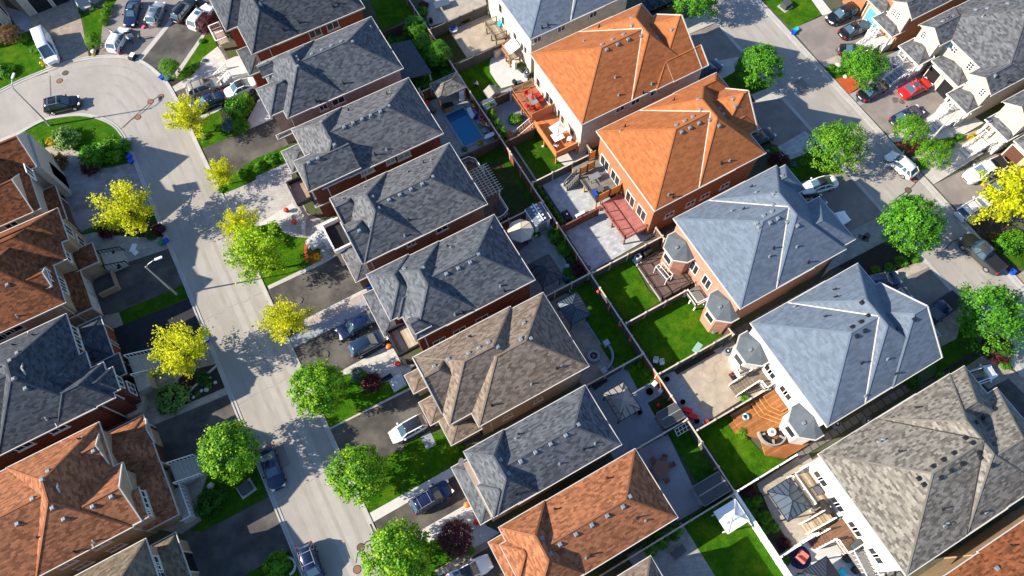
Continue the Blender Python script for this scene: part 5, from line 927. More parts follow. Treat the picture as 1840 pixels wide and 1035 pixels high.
# ================================================================ GARDEN BUILDINGS
def gazebo(label, x0, x1, y0, y1, z, roofmat, postmat='metal_dark', s=.5, name='gazebo', posts=True, ribs=None, cap=False, legw=.12, cat='gazebo'):
    t = thing(name, label, cat, ((x0 + x1) / 2, (y0 + y1) / 2, 0))
    hw = min(x1 - x0, y1 - y0) / 2; h = (x0, x1, y0, y1, z, s, s, s, s)
    if roofmat.startswith('roof'): make_roof(t, [h], roofmat, 'wood_brown', trim='metal_grey')
    else:
        m = MB(); bm = hip_poly(h); bm.verts.ensure_lookup_table()
        for i, v in enumerate(bm.verts): v.index = i
        m.add([v.co for v in bm.verts], [[v.index for v in f.verts] for f in bm.faces]); ro = m.build('roof', roofmat, t)
        r = MB()
        for e in bm.edges:
            a, b = e.link_faces
            if a.normal.z > .1 or b.normal.z > .1: r.beam(e.verts[0].co, e.verts[1].co, .07, .06)
        if ribs:
            for k in range(1, ribs): xx = x0 + (x1 - x0) * k / ribs; yy = y0 + (y1 - y0) * k / ribs; zz = roof_z([h], xx, (y0 + y1) / 2); zy = roof_z([h], (x0 + x1) / 2, yy)
            for k in range(1, ribs):
                xx = x0 + (x1 - x0) * k / ribs; dy = min(min(xx - x0, x1 - xx), hw); r.beam((xx, y0, z + .02), (xx, y0 + dy, z + s * dy + .02), .05, .05); r.beam((xx, y1, z + .02), (xx, y1 - dy, z + s * dy + .02), .05, .05)
                yy = y0 + (y1 - y0) * k / ribs; dx = min(min(yy - y0, y1 - yy), hw); r.beam((x0, yy, z + .02), (x0 + dx, yy, z + s * dx + .02), .05, .05); r.beam((x1, yy, z + .02), (x1 - dx, yy, z + s * dx + .02), .05, .05)
        r.build('frame', postmat, ro); bm.free()
    for x, y in ((x0 + .25, y0 + .25), (x1 - .25, y0 + .25), (x1 - .25, y1 - .25), (x0 + .25, y1 - .25)): MB().box(x - legw / 2, x + legw / 2, y - legw / 2, y + legw / 2, 0, z).build('post', postmat, t)
    if cap:
        cx, cy = (x0 + x1) / 2, (y0 + y1) / 2; zz = z + s * hw - .35
        m = MB(); q_ = .95; m.add([(cx - q_, cy - q_, zz + .1), (cx + q_, cy - q_, zz + .1), (cx + q_, cy + q_, zz + .1), (cx - q_, cy + q_, zz + .1), (cx, cy, zz + .62)], [(0, 1, 4), (1, 2, 4), (2, 3, 4), (3, 0, 4), (3, 2, 1, 0)]); m.build('roof_cap', roofmat, t)
    return t
g = gazebo('timber garden pavilion with a shingled roof beside the pool', 19.4, 23.3, 56.85, 59.65, 2.5, 'roof_weathered', 'wood_honey', .6, 'pavilion', legw=.2, cat='pavilion')
MB().box(19.7, 21.0, 56.2, 57.0, 0, 1.05).build('bar_counter', 'wood_honey', g); MB().box(19.66, 21.04, 56.16, 57.04, 1.05, 1.1).build('bar_top', 'plastic_black', g); MB().box(22.2, 22.9, 56.9, 57.0, 0, 2.1).build('door', 'white_trim', g)
gazebo('blue grey steel roofed gazebo on the brick paved fire pit patio', 18.2, 20.85, 22.2, 25.4, 2.4, 'steel_roof', 'metal_dark', .48, ribs=9)
gazebo('beige canopy gazebo with a dark frame grid on the blue concrete patio', 17.15, 19.85, 10.5, 13.9, 2.4, 'canvas_tan', 'metal_dark', .42, ribs=4, cap=True)
gazebo('black fabric gazebo in the shade behind the grey shingled house', 17.75, 20.5, 27.7, 31.0, 2.4, 'canvas_charcoal', 'metal_dark', .45, ribs=4)
gazebo('blue grey hard top gazebo on the warm paver patio by the weathered roof house', 26.2, 29.05, -6.05, -2.7, 2.45, 'steel_roof', 'metal_dark', .45, ribs=5)
gazebo('navy blue steel gazebo at the bottom edge beside the pink covered chair', 24.6, 27.5, -13.6, -10.4, 2.4, 'canvas_navy', 'metal_dark', .5, ribs=10)
t = gazebo('white resin sun shelter with pale blue roof panels on the bottom lawn', 20.4, 23.0, -4.1, -1.75, 2.4, 'resin_white', 'white_trim', .5, 'sun_shelter', cat='shelter'); t.rotation_euler = (0, 0, 0)
for k in range(5): MB().box(20.75 + k * .42, 21.05 + k * .42, -3.35, -3.1, 2.78, 2.84).build('roof_window', 'glass_pale', t)
def shed(label, x0, x1, y0, y1, z, wallm, roofm, axis='x', s=.35, door=None, skylight=False, doorm='resin_grey'):
    t = thing('shed', label, 'shed', ((x0 + x1) / 2, (y0 + y1) / 2, 0)); MB().box(x0 + .1, x1 - .1, y0 + .1, y1 - .1, 0, z).build('wall', wallm, t)
    hh = ((y1 - y0) if axis == 'x' else (x1 - x0)) / 2 * s; m = MB()
    if axis == 'x': cy = (y0 + y1) / 2; m.add([(x0, y0, z), (x1, y0, z), (x1, y1, z), (x0, y1, z), (x0, cy, z + hh), (x1, cy, z + hh)], [(0, 1, 5, 4), (2, 3, 4, 5), (0, 4, 3), (1, 2, 5), (3, 2, 1, 0)])
    else: cx = (x0 + x1) / 2; m.add([(x0, y0, z), (x1, y0, z), (x1, y1, z), (x0, y1, z), (cx, y0, z + hh), (cx, y1, z + hh)], [(0, 4, 5, 3), (1, 2, 5, 4), (0, 1, 4), (2, 3, 5), (3, 2, 1, 0)])
    r = m.build('roof', roofm, t)
    e = MB()
    for a, b in (((x0, y0), (x1, y0)), ((x1, y0), (x1, y1)), ((x1, y1), (x0, y1)), ((x0, y1), (x0, y0))): e.beam((*a, z), (*b, z), .07, .1)
    if axis == 'x': e.beam((x0, (y0 + y1) / 2, z + hh), (x1, (y0 + y1) / 2, z + hh), .12, .05)
    else: e.beam(((x0 + x1) / 2, y0, z + hh), ((x0 + x1) / 2, y1, z + hh), .12, .05)
    e.build('trim', 'resin_grey' if wallm != 'resin_white' else 'white_trim', r)
    if door:
        sd, u0, u1 = door
        if sd == 'S': MB().box(u0, u1, y0 + .04, y0 + .1, .1, z - .15).build('door', doorm, t)
        if sd == 'W': MB().box(x0 + .04, x0 + .1, u0, u1, .1, z - .15).build('door', doorm, t)
    if skylight:
        for k in range(5):
            yy = y0 + (y1 - y0) * (k + .5) / 5
            for sgn in (-1, 1): MB().box((x0 + x1) / 2 + sgn * .3 - .13, (x0 + x1) / 2 + sgn * .3 + .13, yy - .12, yy + .12, z + hh - .3 * s + .01, z + hh - .3 * s + .05).build('roof_window', 'resin_white', t)
    return t
shed('white resin shed with skylights in its blue grey roof beside the octagonal umbrella', 21.0, 23.15, 34.95, 37.5, 2.3, 'resin_white', 'steel_roof', 'y', .45, ('S', 21.5, 22.6), True)
shed('black hip roofed garden shed with an open door on the blue concrete patio', 21.05, 23.4, 7.6, 9.4, 2.1, 'resin_grey', 'canvas_charcoal', 'x', .4, ('W', 7.9, 8.7))
shed('long dark shed with a glazed white front beside the ivy bed', 20.0, 23.2, -.85, 1.3, 2.1, 'resin_grey', 'steel_roof_dark', 'x', .35, ('W', -.6, 1.1), doorm='glass_pale')
shed('small red brown garden shed with a silver grey roof on the lawn', 25.2, 27.0, 54.4, 55.9, 1.6, 'fence_red', 'canvas_tan', 'y', .7)
shed('low grey storage shed behind the pointed cedars', 23.9, 25.6, 52.9, 54.2, 1.9, 'resin_grey', 'steel_roof', 'x', .4)
# lean-to canopy behind the blush house
t = thing('lean_to', 'dark slate lean-to roof on posts behind the blush walled house', 'canopy', (18.6, 65, 0))

noisy('roof_lean', (.050, .062, .080), (.085, .10, .125), 2, fine=6, fineamt=.3, bmp=.2, stretch=(1, 2.5, 1))
MB().add([(16.3, 61.3, 3.3), (20.4, 60.9, 2.6), (20.4, 67.3, 2.6), (16.3, 67.7, 3.3), (16.3, 61.3, 3.42), (20.4, 60.9, 2.72), (20.4, 67.3, 2.72), (16.3, 67.7, 3.42)], [(0, 3, 2, 1), (4, 5, 6, 7), (0, 1, 5, 4), (1, 2, 6, 5), (2, 3, 7, 6), (3, 0, 4, 7)]).build('roof', 'roof_lean', t)
for y in (61.2, 64, 67.0): MB().box(20.1, 20.25, y - .08, y + .08, 0, 2.64).build('post', 'white_trim', t)
# white lattice pergola deck
t = deck('brown deck with curved white railings under the lattice pergola', 16.5, 19.6, 38.6, 48.0, .7, 'deck_walnut', [[(17.4, 47.9), (18.8, 47.9), (19.4, 47.2), (19.5, 45.4)], [(19.5, 41.4), (19.5, 38.9), (18.6, 38.5), (17.0, 38.5)]], 'white_trim')
t = thing('pergola', 'white lattice pergola of crossed slats behind the grey shingled house', 'pergola', (18.4, 43, 0)); m = MB()
for k in range(6): x = 17.1 + k * .5; m.beam((x, 40.9, 2.75), (x, 45.3, 2.75), .07, .12)
m.build('rafters', 'cream_trim', t); m = MB()
for k in range(12): y = 41.1 + k * .37; m.beam((16.8, y, 2.86), (20.05, y, 2.86), .05, .08)
m.build('slats', 'cream_trim', t)
for x, y in ((19.5, 41.1), (19.5, 45.1), (17.2, 41.1), (17.2, 45.1)): MB().box(x - .07, x + .07, y - .07, y + .07, .7, 2.7).build('post', 'white_trim', t)
# ---- umbrellas
def umbrella(label, x, y, z, r, n, mat, rot=0, zb=0, h=.45):
    t = thing('patio_umbrella', label, 'umbrella', (x, y, 0)); m = MB(); V = [(x, y, z + h)]; F = []
    for k in range(n): a = rot + k * 2 * math.pi / n; V.append((x + math.cos(a) * r, y + math.sin(a) * r, z))
    for k in range(n): V.append((V[1 + k][0], V[1 + k][1], z - .14))
    for k in range(n): k2 = (k + 1) % n; F += [(0, 1 + k, 1 + k2), (1 + k, 1 + n + k, 1 + n + k2, 1 + k2)]
    c = m.add(V, F).build('canopy', mat, t); rb = MB()
    for k in range(n): rb.beam((x, y, z + h + .01), (*V[1 + k][:2], z + .01), .035)
    rb.build('ribs', mat, c); MB().cyl(x, y, zb, z + h + .1, .03, 8).build('pole', 'metal_grey', t); MB().cyl(x, y, zb, zb + .08, .28, 16).build('base', 'metal_dark', t)
    return t
umbrella('large beige octagonal patio umbrella on the paved yard', 19.15, 35.2, 2.6, 1.55, 8, 'canvas_beige', .3)
umbrella('white square umbrella on the orange timber deck', 29.7, 44.6, 3.9, 1.15, 4, 'canvas_white', .9, 1.6, .5)
t = thing('patio_umbrella', 'closed red umbrella standing in the dining table on the red brown deck', 'umbrella', (29.85, 51.2, 0))
MB().lathe(29.85, 51.2, [(.22, 2.35), (.2, 2.6), (.13, 3.2), (.06, 3.75), (.02, 3.9)], 10).build('canopy', 'plastic_red', t); MB().cyl(29.85, 51.2, 1.5, 3.95, .025, 8).build('pole', 'metal_grey', t)
t = thing('patio_umbrella', 'closed pale umbrella on the black corner of the pergola deck', 'umbrella', (17.6, 46.3, 0))
MB().lathe(17.6, 46.3, [(.22, 1.5), (.16, 2.3), (.04, 3.0)], 8).build('canopy', 'canvas_white', t); MB().cyl(17.6, 46.3, .7, 3.05, .03, 8).build('pole', 'metal_grey', t)
# ---- chairs and tables
def chair_proto(name, label, seat, frame, z=0, cush=True):
    t = thing(name, label, 'chair', (0, 0, 0)); m = MB()
    MB().box(-.24, .24, -.24, .24, .40, .46).build('seat', seat, t); MB().beam((-.25, 0, .62), (-.32, 0, .92), .48, .04)
    MB().add([(-.25, -.24, .46), (-.25, .24, .46), (-.34, .24, .95), (-.34, -.24, .95), (-.21, -.24, .46), (-.21, .24, .46), (-.30, .24, .95), (-.30, -.24, .95)], [(0, 3, 2, 1), (4, 5, 6, 7), (0, 1, 5, 4), (1, 2, 6, 5), (2, 3, 7, 6), (3, 0, 4, 7)]).build('backrest', seat, t)
    for x in (-.22, .22):
        for y in (-.22, .22): MB().box(x - .02, x + .02, y - .02, y + .02, 0, .40).build('leg', frame, t)
    for y in (-.26, .26): MB().beam((-.28, y, .64), (.2, y, .62), .05, .03).build('armrest', frame, t)
    return t
def set_round(proto, cx, cy, spots, z, labels, group, first):
    for i, (r_, a) in enumerate(spots):
        a = math.radians(a); p = (cx + math.cos(a) * r_, cy + math.sin(a) * r_, z)
        if first and i == 0: proto.location = p; proto.rotation_euler = (0, 0, a + math.pi); proto['label'] = labels[0]; proto['group'] = group
        else: dup(proto, p, a + math.pi, labels[i % len(labels)], group=group)
rc = chair_proto('patio_chair', 'x', 'plastic_red', 'plastic_black')
set_round(rc, 29.8, 51.1, [(1.0, 200), (1.15, 235), (1.2, 275), (1.0, 20), (1.1, 340), (1.2, 95)], 1.5, ['red chair on the side of the table nearest the deck rail', 'red chair at the near left corner of the red umbrella table', 'red chair at the near end of the red umbrella table', 'red chair on the house side of the red umbrella table', 'red chair at the near right corner of the red umbrella table', 'red chair at the far end of the red umbrella table'], 'red chairs round the umbrella table', True)
def table(label, x0, x1, y0, y1, z, h, top, leg='metal_dark', rz=0):
    t = thing('table', label, 'table', ((x0 + x1) / 2, (y0 + y1) / 2, 0)); MB().box(x0, x1, y0, y1, z + h - .05, z + h).build('tabletop', top, t, bevel=.02)
    for x in (x0 + .08, x1 - .08):
        for y in (y0 + .08, y1 - .08): MB().box(x - .03, x + .03, y - .03, y + .03, z, z + h - .05).build('leg', leg, t)
    t.rotation_euler = (0, 0, rz); return t
table('dark oblong dining table pierced by the closed red umbrella', 29.4, 30.3, 50.3, 52.0, 1.5, .74, 'metal_grey')
# brown octagonal dining set on the violet patio
t = thing('table', 'dark brown octagonal patio table on the violet grey concrete', 'table', (18.65,4.45,0))
tx, ty = t.location.x, t.location.y; MB().cyl(tx, ty, .68, .73, .85, 8).build('tabletop', 'rust_iron', t)
for k in range(4): a = k * math.pi / 2 + .4; MB().box(tx + math.cos(a) * .55 - .04, tx + math.cos(a) * .55 + .04, ty + math.sin(a) * .55 - .04, ty + math.sin(a) * .55 + .04, 0, .68).build('leg', 'wood_brown', t)
bc = chair_proto('patio_chair', 'x', 'rust_iron', 'wood_brown')
set_round(bc, tx, ty, [(1.15, 100), (1.2, 40), (1.2, 350), (1.25, 265), (1.25, 215), (1.2, 160)], 0, ['brown chair at the far side of the octagonal table', 'brown chair at the far right of the octagonal table', 'brown chair at the right of the octagonal table', 'brown chair at the near end of the octagonal table', 'brown chair at the near left of the octagonal table under the roof edge', 'brown chair at the far left of the octagonal table'], 'brown chairs round the octagonal table', True)
# white table set on orange deck, loungers, grey deck table
table('white table with a bench under the white square umbrella', 29.0, 30.4, 44.0, 45.2, 1.6, .7, 'canvas_white')
wc = chair_proto('patio_chair', 'white chair left of the white umbrella on the orange deck', 'canvas_white', 'white_trim'); wc.location = (28.9, 43.6, 1.6); wc.rotation_euler = (0, 0, .6)
dup(wc, (30.8, 43.7, 1.6), 2.4, 'white chair right of the white umbrella on the orange deck')
dup(wc, (24.7,14.58,0), 4.0, 'dim grey white lawn chair standing left of its twin in the shaded lawn', group='two lawn chairs'); dup(wc, (25.19,14.07,0), 4.3, 'white lawn chair lying right of its twin in the shaded lawn', group='two lawn chairs')
table('glass topped table casting a shadow on the grey deck', 29.9, 31.3, 36.9, 37.7, 1.75, .72, 'vent_metal')
table('square grey side table on the grey deck', 29.9, 30.7, 35.2, 36.0, 1.75, .55, 'cushion_grey')
tag(MB().box(29.35, 29.75, 35.0, 35.9, 1.75, 2.2).build('storage_box', 'plastic_blue', None, bevel=.05), 'bright blue plastic box on the grey deck beside the screen', 'box')
# hot tub / fountain boxes on the pale patio
tb = (25.12,25.95,34.53,35.87)
t = thing('raised_pond', 'square black water feature in the corner of the pale patio', 'pond', ((tb[0] + tb[1]) / 2, (tb[2] + tb[3]) / 2, 0)); MB().box(*tb, 0, .7).build('basin', 'plastic_black', t, bevel=.05); MB().cyl(t.location.x, t.location.y, .7, .95, .1, 10).build('spout', 'resin_white', t)
t = thing('planter', 'long charcoal planter wall holding the row of small cedars', 'planter', (24.5, 37, 0)); MB().box(24.75, 25.05, 34.0, 40.2, 0, .6).build('wall', 'metal_dark', t); MB().box(23.75, 24.75, 34.0, 40.2, 0, .35).build('soil', 'mulch_dark', t)
bn = (26.44,27.72,34.21,34.52)
t = thing('bench', 'white cushioned bench against the maroon fence of the pale patio', 'bench', (bn[0], bn[2], 0)); MB().box(bn[0], bn[1], bn[2] + .1, bn[2] + .6, .3, .42).build('seat', 'resin_white', t); MB().box(bn[0], bn[1], bn[2] + .0, bn[2] + .1, .3, .8).build('backrest', 'plastic_black', t)
for x in (bn[0] + .1, bn[1] - .1): MB().box(x - .05, x + .05, bn[2] + .1, bn[2] + .55, 0, .3).build('leg', 'plastic_black', t)
# ---- swimming pool
t = thing('swimming_pool', 'rectangular blue swimming pool with pale stone coping', 'pool', (20.8, 53.2, 0))
m = MB(); X0, X1, Y0, Y1 = 19.5, 22.12, 50.45, 55.95; c_ = .32
m.box(X0 - c_, X1 + c_, Y1, Y1 + c_, 0, .12).box(X0 - c_, X1 + c_, Y0 - c_, Y0, 0, .12).box(X0 - c_, X0, Y0, Y1, 0, .12).box(X1, X1 + c_, Y0, Y1, 0, .12).build('coping', 'concrete_blue', t)
MB().box(X0, X1, Y0, Y1, .0, .06).build('water', 'water', t)
for k in range(3): MB().box(X0, X1, Y1 - .42 * (k + 1), Y1 - .42 * (k + 1) + .3, .06, .066 - k * .001).build('pool_step', 'pool_step', t)
t = thing('garden_wall', 'low white stepped ledge beside the pool with toys on it', 'ledge', (22.7, 53, 0)); MB().box(22.47, 23.0, 50.9, 56.2, 0, .35).build('ledge', 'concrete_blue', t)
def torus(name, label, x, y, z, R_, r_, mat, cat='swim ring', group=None, tilt=(0, 0), mat2=None):
    me = bpy.data.meshes.new(name); V = []; F = []; n, m = 20, 8
    for i in range(n):
        a = i * 2 * math.pi / n
        for j in range(m): b = j * 2 * math.pi / m; V.append(((R_ + r_ * math.cos(b)) * math.cos(a), (R_ + r_ * math.cos(b)) * math.sin(a), r_ * math.sin(b)))
    for i in range(n):
        for j in range(m): F.append((i * m + j, ((i + 1) % n) * m + j, ((i + 1) % n) * m + (j + 1) % m, i * m + (j + 1) % m))
    me.from_pydata(V, [], F); me.materials.append(MATS[mat]); me.polygons.foreach_set('use_smooth', [True] * len(F))
    if mat2:
        me.materials.append(MATS[mat2]); me.polygons.foreach_set('material_index', [int((k // m) // 3 % 2) for k in range(len(F))])
    o = bpy.data.objects.new(name, me); COL.objects.link(o); o.location = (x, y, z); o.rotation_euler = (*tilt, 0)
    return tag(o, label, cat, group)
for lab, c, mt, R_, z in (('green inflatable ring lying on the pool ledge', (22.68,51.99), 'plastic_green', .3, .5), ('orange inflatable ring beside the green one at the pool', (23.07,52.02), 'plastic_orange', .28, .7), ('pink inflatable ring leaning on the fence by the pool', (23.31,52.97), 'plastic_pink', .3, .7), ('white inflatable ring nearest the fence by the pool', (23.49,51.68), 'resin_white', .2, .6)):
    torus('swim_ring', lab, *c, z, R_, .09, mt, group='swim rings by the pool', tilt=(.15, .2))
torus('ball_basket', 'yellow round bowl planter at the corner of the pool garden', *(23.47,55.3), .4, .22, .1, 'plastic_yellow', 'bowl')
def blob(name, label, cat, c, half, z0, z1, mat, rz=0, group=None, bev=.06):
    o = MB().box(-half[0], half[0], -half[1], half[1], z0, z1).build(name, mat, None, bevel=bev); o.location = (*c, 0); o.rotation_euler = (0, 0, rz); return tag(o, label, cat, group)
t = thing('paddle_board', 'pale blue paddle board leaning in the fence corner by the pool', 'board', (22.87,49.95,0)); bx_, by_ = t.location.x, t.location.y
MB().prism([(bx_ - .9, by_ - .15), (bx_ - .4, by_ - .32), (bx_ + .5, by_ - .3), (bx_ + 1.0, by_ + .1), (bx_ + .5, by_ + .28), (bx_ - .4, by_ + .25)], .7, .8).build('board', 'resin_white', t); MB().beam((bx_, by_, 0), (bx_, by_, .72), .1).build('stand', 'metal_grey', t)
t = thing('lounge_chair', 'pale lounge chair beside the pool ledge', 'lounger', (22.5,54.27,0)); lx, ly = t.location.x, t.location.y
MB().box(lx - .3, lx + .3, ly - .7, ly + .2, .36, .44).build('seat', 'resin_white', t); MB().add([(lx - .3, ly + .2, .4), (lx + .3, ly + .2, .4), (lx + .3, ly + .75, .85), (lx - .3, ly + .75, .85), (lx - .3, ly + .2, .46), (lx + .3, ly + .2, .46), (lx + .3, ly + .72, .91), (lx - .3, ly + .72, .91)], [(0, 3, 2, 1), (4, 5, 6, 7), (0, 1, 5, 4), (1, 2, 6, 5), (2, 3, 7, 6), (3, 0, 4, 7)]).build('backrest', 'resin_white', t)
blob('bag', 'navy folded float bag beside the pink ring', 'bag', (22.8,53.44), (.35, .2), .35, .75, 'cloth_navy', .3)
blob('bag', 'dark red and black cushion pile under the roof edge beside the pool', 'cushions', (18.29,57.88), (.3, 1.0), 0, .7, 'cushion_grey', .2); blob('bag', 'bright red cushion beside the dark cushion pile near the pool', 'cushion', (18.22,58.54), (.3, .35), 0, .75, 'plastic_red', .3)
# ---- round outdoor sofa on the cedar deck
cx, cy = (30.91,1.92)
t = thing('round_sofa', 'curved black outdoor sofa round a fire table on the cedar deck', 'sofa', (cx, cy, 0)); m = MB(); V = []; F = []
def arc(mb, cx, cy, r0, r1, a0, a1, z0, z1, n=16):
    for k in range(n):
        a, b = a0 + (a1 - a0) * k / n, a0 + (a1 - a0) * (k + 1) / n
        P = [(cx + math.cos(x) * r, cy + math.sin(x) * r) for r, x in ((r0, a), (r1, a), (r1, b), (r0, b))]; mb.prism(P, z0, z1)
    return mb
arc(MB(), cx, cy, .85, 1.35, math.radians(150), math.radians(360), .45, .85).build('seat', 'plastic_black', t); arc(MB(), cx, cy, 1.35, 1.5, math.radians(150), math.radians(360), .45, 1.15).build('backrest', 'canvas_tan', t)
for a in (165, 240, 300, 345): a = math.radians(a); MB().obox((cx + math.cos(a) * 1.08, cy + math.sin(a) * 1.08), (.28, .1), a, .85, 1.0).build('arm_table', 'canvas_tan', t)
t = thing('fire_table', 'white round fire table inside the curved black sofa', 'table', (cx, cy, 0)); MB().cyl(cx, cy, .45, .9, .42, 20).build('drum', 'resin_white', t); MB().cyl(cx, cy, .9, .93, .2, 16).build('burner', 'metal_grey', t)
torus('toy_ring', 'red white and blue toy ring on the cedar deck', *(29.57,4.61), .62, .3, .09, 'plastic_cyan', 'toy', mat2='cloth_white')
# ---- fire pit and curved wall on the brick patio
fx, fy = (19.08,18.47)
t = thing('fire_pit', 'round stone fire pit with a rusty bowl on the brick paved patio', 'fire pit', (fx, fy, 0)); arc(MB(), fx, fy, .42, .72, 0, 2 * math.pi, 0, .4, 24).build('stone_ring', 'concrete_blue', t); MB().cyl(fx, fy, .05, .25, .42, 20).build('bowl', 'plastic_black', t); MB().lathe(fx, fy, [(.24, .25), (.2, .33), (.05, .36)], 12).build('ember_plate', 'fire_rust', t)
t = thing('garden_wall', 'curved grey seat wall with square pillars round the fire pit', 'wall', (19.8, 18, 0))
arc(MB(), 19.2, 18.4, 1.85, 2.1, math.radians(-95), math.radians(20), 0, .5, 14).build('wall', 'concrete_blue', t)
for x, y in ((21.05, 19.0), (19.1, 16.4)): MB().box(x - .32, x + .32, y - .32, y + .32, 0, .75).build('pillar', 'paver_bluegrey', t)
MB().box(20.4, 20.6, 19.3, 26.4, 0, .12).build('edging', 'concrete_blue', t)
tag(MB().box(*(20.76,20.77,26.06,26.69), 0, .8).build('pillar', 'paver_bluegrey', None, bevel=.03), 'square stone pillar behind the steel gazebo', 'pillar')
# ---- swing frame, trampoline stands, benches
def frame_obj(name, label, cat, segs, mat, r=.03, loc=None):
    a = Vector(segs[0][0]); t = thing(name, label, cat, (a.x, a.y, 0)); m = MB()
    for p, q_ in segs: m.beam(p, q_, r * 2)
    m.build('frame', mat, t); return t
s0, s1, s2, s3 = [(30.38,23.64),(31.37,23.71),(31.51,21.84),(30.55,21.66)]
t = frame_obj('swing_seat', 'white tubular swing frame standing on the dark brown deck', 'swing', [((*s0, 2.3), (*s3, 2.3)), ((*s1, 2.3), (*s2, 2.3)), ((*s0, 2.3), (*s1, 2.3)), ((*s3, 2.3), (*s2, 2.3)), (((s0[0] + s1[0]) / 2, (s0[1] + s1[1]) / 2, 2.3), ((s3[0] + s2[0]) / 2, (s3[1] + s2[1]) / 2, 2.3))] + [((*p, 2.3), (*p, .6)) for p in (s0, s1, s2, s3)], 'white_trim')
MB().obox(((s0[0] + s2[0]) / 2, (s0[1] + s2[1]) / 2), (.3, .8), 0, 1.0, 1.08).build('seat', 'cushion_grey', t)
w0 = (20.56,21.43); w1_ = (20.42,20.14)
frame_obj('folding_rack', 'thin black folding rack standing on the brick patio', 'rack', [((*w0, 1.0), (*w1_, .9)), ((w0[0] - .5, w0[1] + .1, .05), (w0[0] + .5, w0[1] + .1, .05)), ((w1_[0] - .6, w1_[1], .05), (w1_[0] + .6, w1_[1] + .2, .05)), ((*w0, 1.0), (w0[0], w0[1], .05)), ((*w1_, .9), (w1_[0], w1_[1], .05))], 'rail_black', .025)
def rectseat(label, c, half, rz, seat, frame='metal_dark', name='bench', back=True, cat='bench'):
    t = thing(name, label, cat, (0, 0, 0)); MB().box(-half[0], half[0], -half[1], half[1], .38, .46).build('seat', seat, t, bevel=.02)
    if back: MB().box(-half[0], half[0], half[1] - .06, half[1], .46, .85).build('backrest', seat, t)
    for x in (-half[0] + .06, half[0] - .06):
        for y in (-half[1] + .06, half[1] - .06): MB().box(x - .025, x + .025, y - .025, y + .025, 0, .38).build('leg', frame, t)
    t.location = (*c, 0); t.rotation_euler = (0, 0, rz); return t
rectseat('dark metal bench on the sunlit slabs beside the burgundy bush', (-2.22,27.39), (.65, .22), 0.05, 'metal_dark')
rectseat('black swing lounger on the shaded slabs at the bottom centre', (15.69,-3.24), (.75, .4), .1, 'cushion_grey', name='lounger', cat='lounger')
rectseat('black outdoor sofa below the beige octagonal umbrella', (18.89,34.47), (.75, .4), .2, 'cushion_grey', name='sofa', cat='sofa')
rectseat('black armchair beside the black sofa under the octagonal umbrella', (19.85,34.59), (.35, .35), 1.8, 'cushion_grey', name='armchair', cat='armchair')
rectseat('black outdoor sofa against the white wall on the raised deck', (30.85,-5.03), (.35, .5), 0, 'cushion_grey', name='sofa', cat='sofa').location.z = 1.7
rectseat('dark storage bench at the corner of the blue concrete patio', (17.95,15.42), (.9, .3), .1, 'plastic_black')
rectseat('blue grey lounger lying on the pergola deck', (18.74,39.64), (.35, .75), 0, 'canvas_charcoal', back=False, name='lounger', cat='lounger').location.z = .7
t = thing('patio_set', 'pink blanket covered chair on the round blue rug at the bottom', 'chair', (26.08,-9.56,0)); px_, py_ = t.location.x, t.location.y
MB().obox((px_, py_), (.55, .5), .35, .25, .65).build('seat', 'cushion_pink', t, bevel=.1); MB().obox((px_ - .45, py_ - .1), (.12, .5), .35, .3, 1.0).build('backrest', 'cushion_pink', t, bevel=.08)
tag(MB().cyl(*(25.95,-9.49), .1, .115, 1.15, 28).build('rug', 'cloth_navy'), 'round navy rug under the pink covered chair', 'rug')
blob('grill', 'black covered grill on the narrow white railed deck', 'grill', (30.4,-6.73), (.28, .75), 1.72, 2.7, 'plastic_black', .05, bev=.15)
blob('grill', 'dark green covered grill on the walnut deck', 'grill', (30.76,-11.05), (.6, .35), 1.72, 2.6, 'canvas_charcoal', .1, bev=.12)
blob('grill', 'dark covered grill beside the white dryer shaped heater at the brown deck', 'grill', (31.18,26.16), (.55, .3), 0, 1.1, 'plastic_black', .2, bev=.12)
t = thing('heat_pump', 'white round fronted heat pump at the corner of the dark brown deck', 'appliance', (29.92,26.23,0)); hx, hy = t.location.x, t.location.y; MB().box(hx - .35, hx + .4, hy - .3, hy + .3, 0, .9).build('case', 'resin_white', t, bevel=.08); MB().cyl(hx - .1, hy, .9, .93, .22, 16).build('fan', 'plastic_black', t)
# hoops and toys
bx0, by0 = (31.32,9.010000000000002)
t = thing('basketball_hoop', 'portable basketball hoop with a white framed board on the sandy patio', 'basketball hoop', (bx0, by0, 0)); MB().box(bx0 - .4, bx0 + .6, by0 - .4, by0 + .4, 0, .2).build('base', 'plastic_black', t, bevel=.05)
MB().beam((bx0 + .3, by0, .15), (bx0 - .1, by0, 2.6), .1).build('pole', 'metal_dark', t); m = MB()
MB().box(bx0 - .55, bx0 - .50, by0 - .62, by0 + .62, 2.2, 3.0).build('backboard', 'lamp_glass', t)
for a, b in (((by0 - .62, 2.2), (by0 + .62, 2.2)), ((by0 + .62, 2.2), (by0 + .62, 3.0)), ((by0 + .62, 3.0), (by0 - .62, 3.0)), ((by0 - .62, 3.0), (by0 - .62, 2.2))): m.beam((bx0 - .53, *a), (bx0 - .53, *b), .09)
m.build('board_frame', 'white_trim', t); rr = torus('rim', 'x', bx0 - .8, by0, 2.3, .23, .025, 'plastic_red'); del rr['label'], rr['category']; rr.parent = t; rr.location = (-.8, 0, 2.3)
hs = [(29.63,12.14),(29.11,11.46),(28.45,10.88),(28.23,10.15),(28.62,9.6),(29.32,9.63),(29.77,10.13),(29.95,10.8),(30.38,11.13),(31.07,11.13),(31.48,11.49),(31.47,11.98)]
tag(MB().tube([(x, y, .05) for x, y in smooth(hs, 3)], .035, 5).build('garden_hose', 'leaf_deep'), 'green garden hose looped on the sandy patio', 'hose')
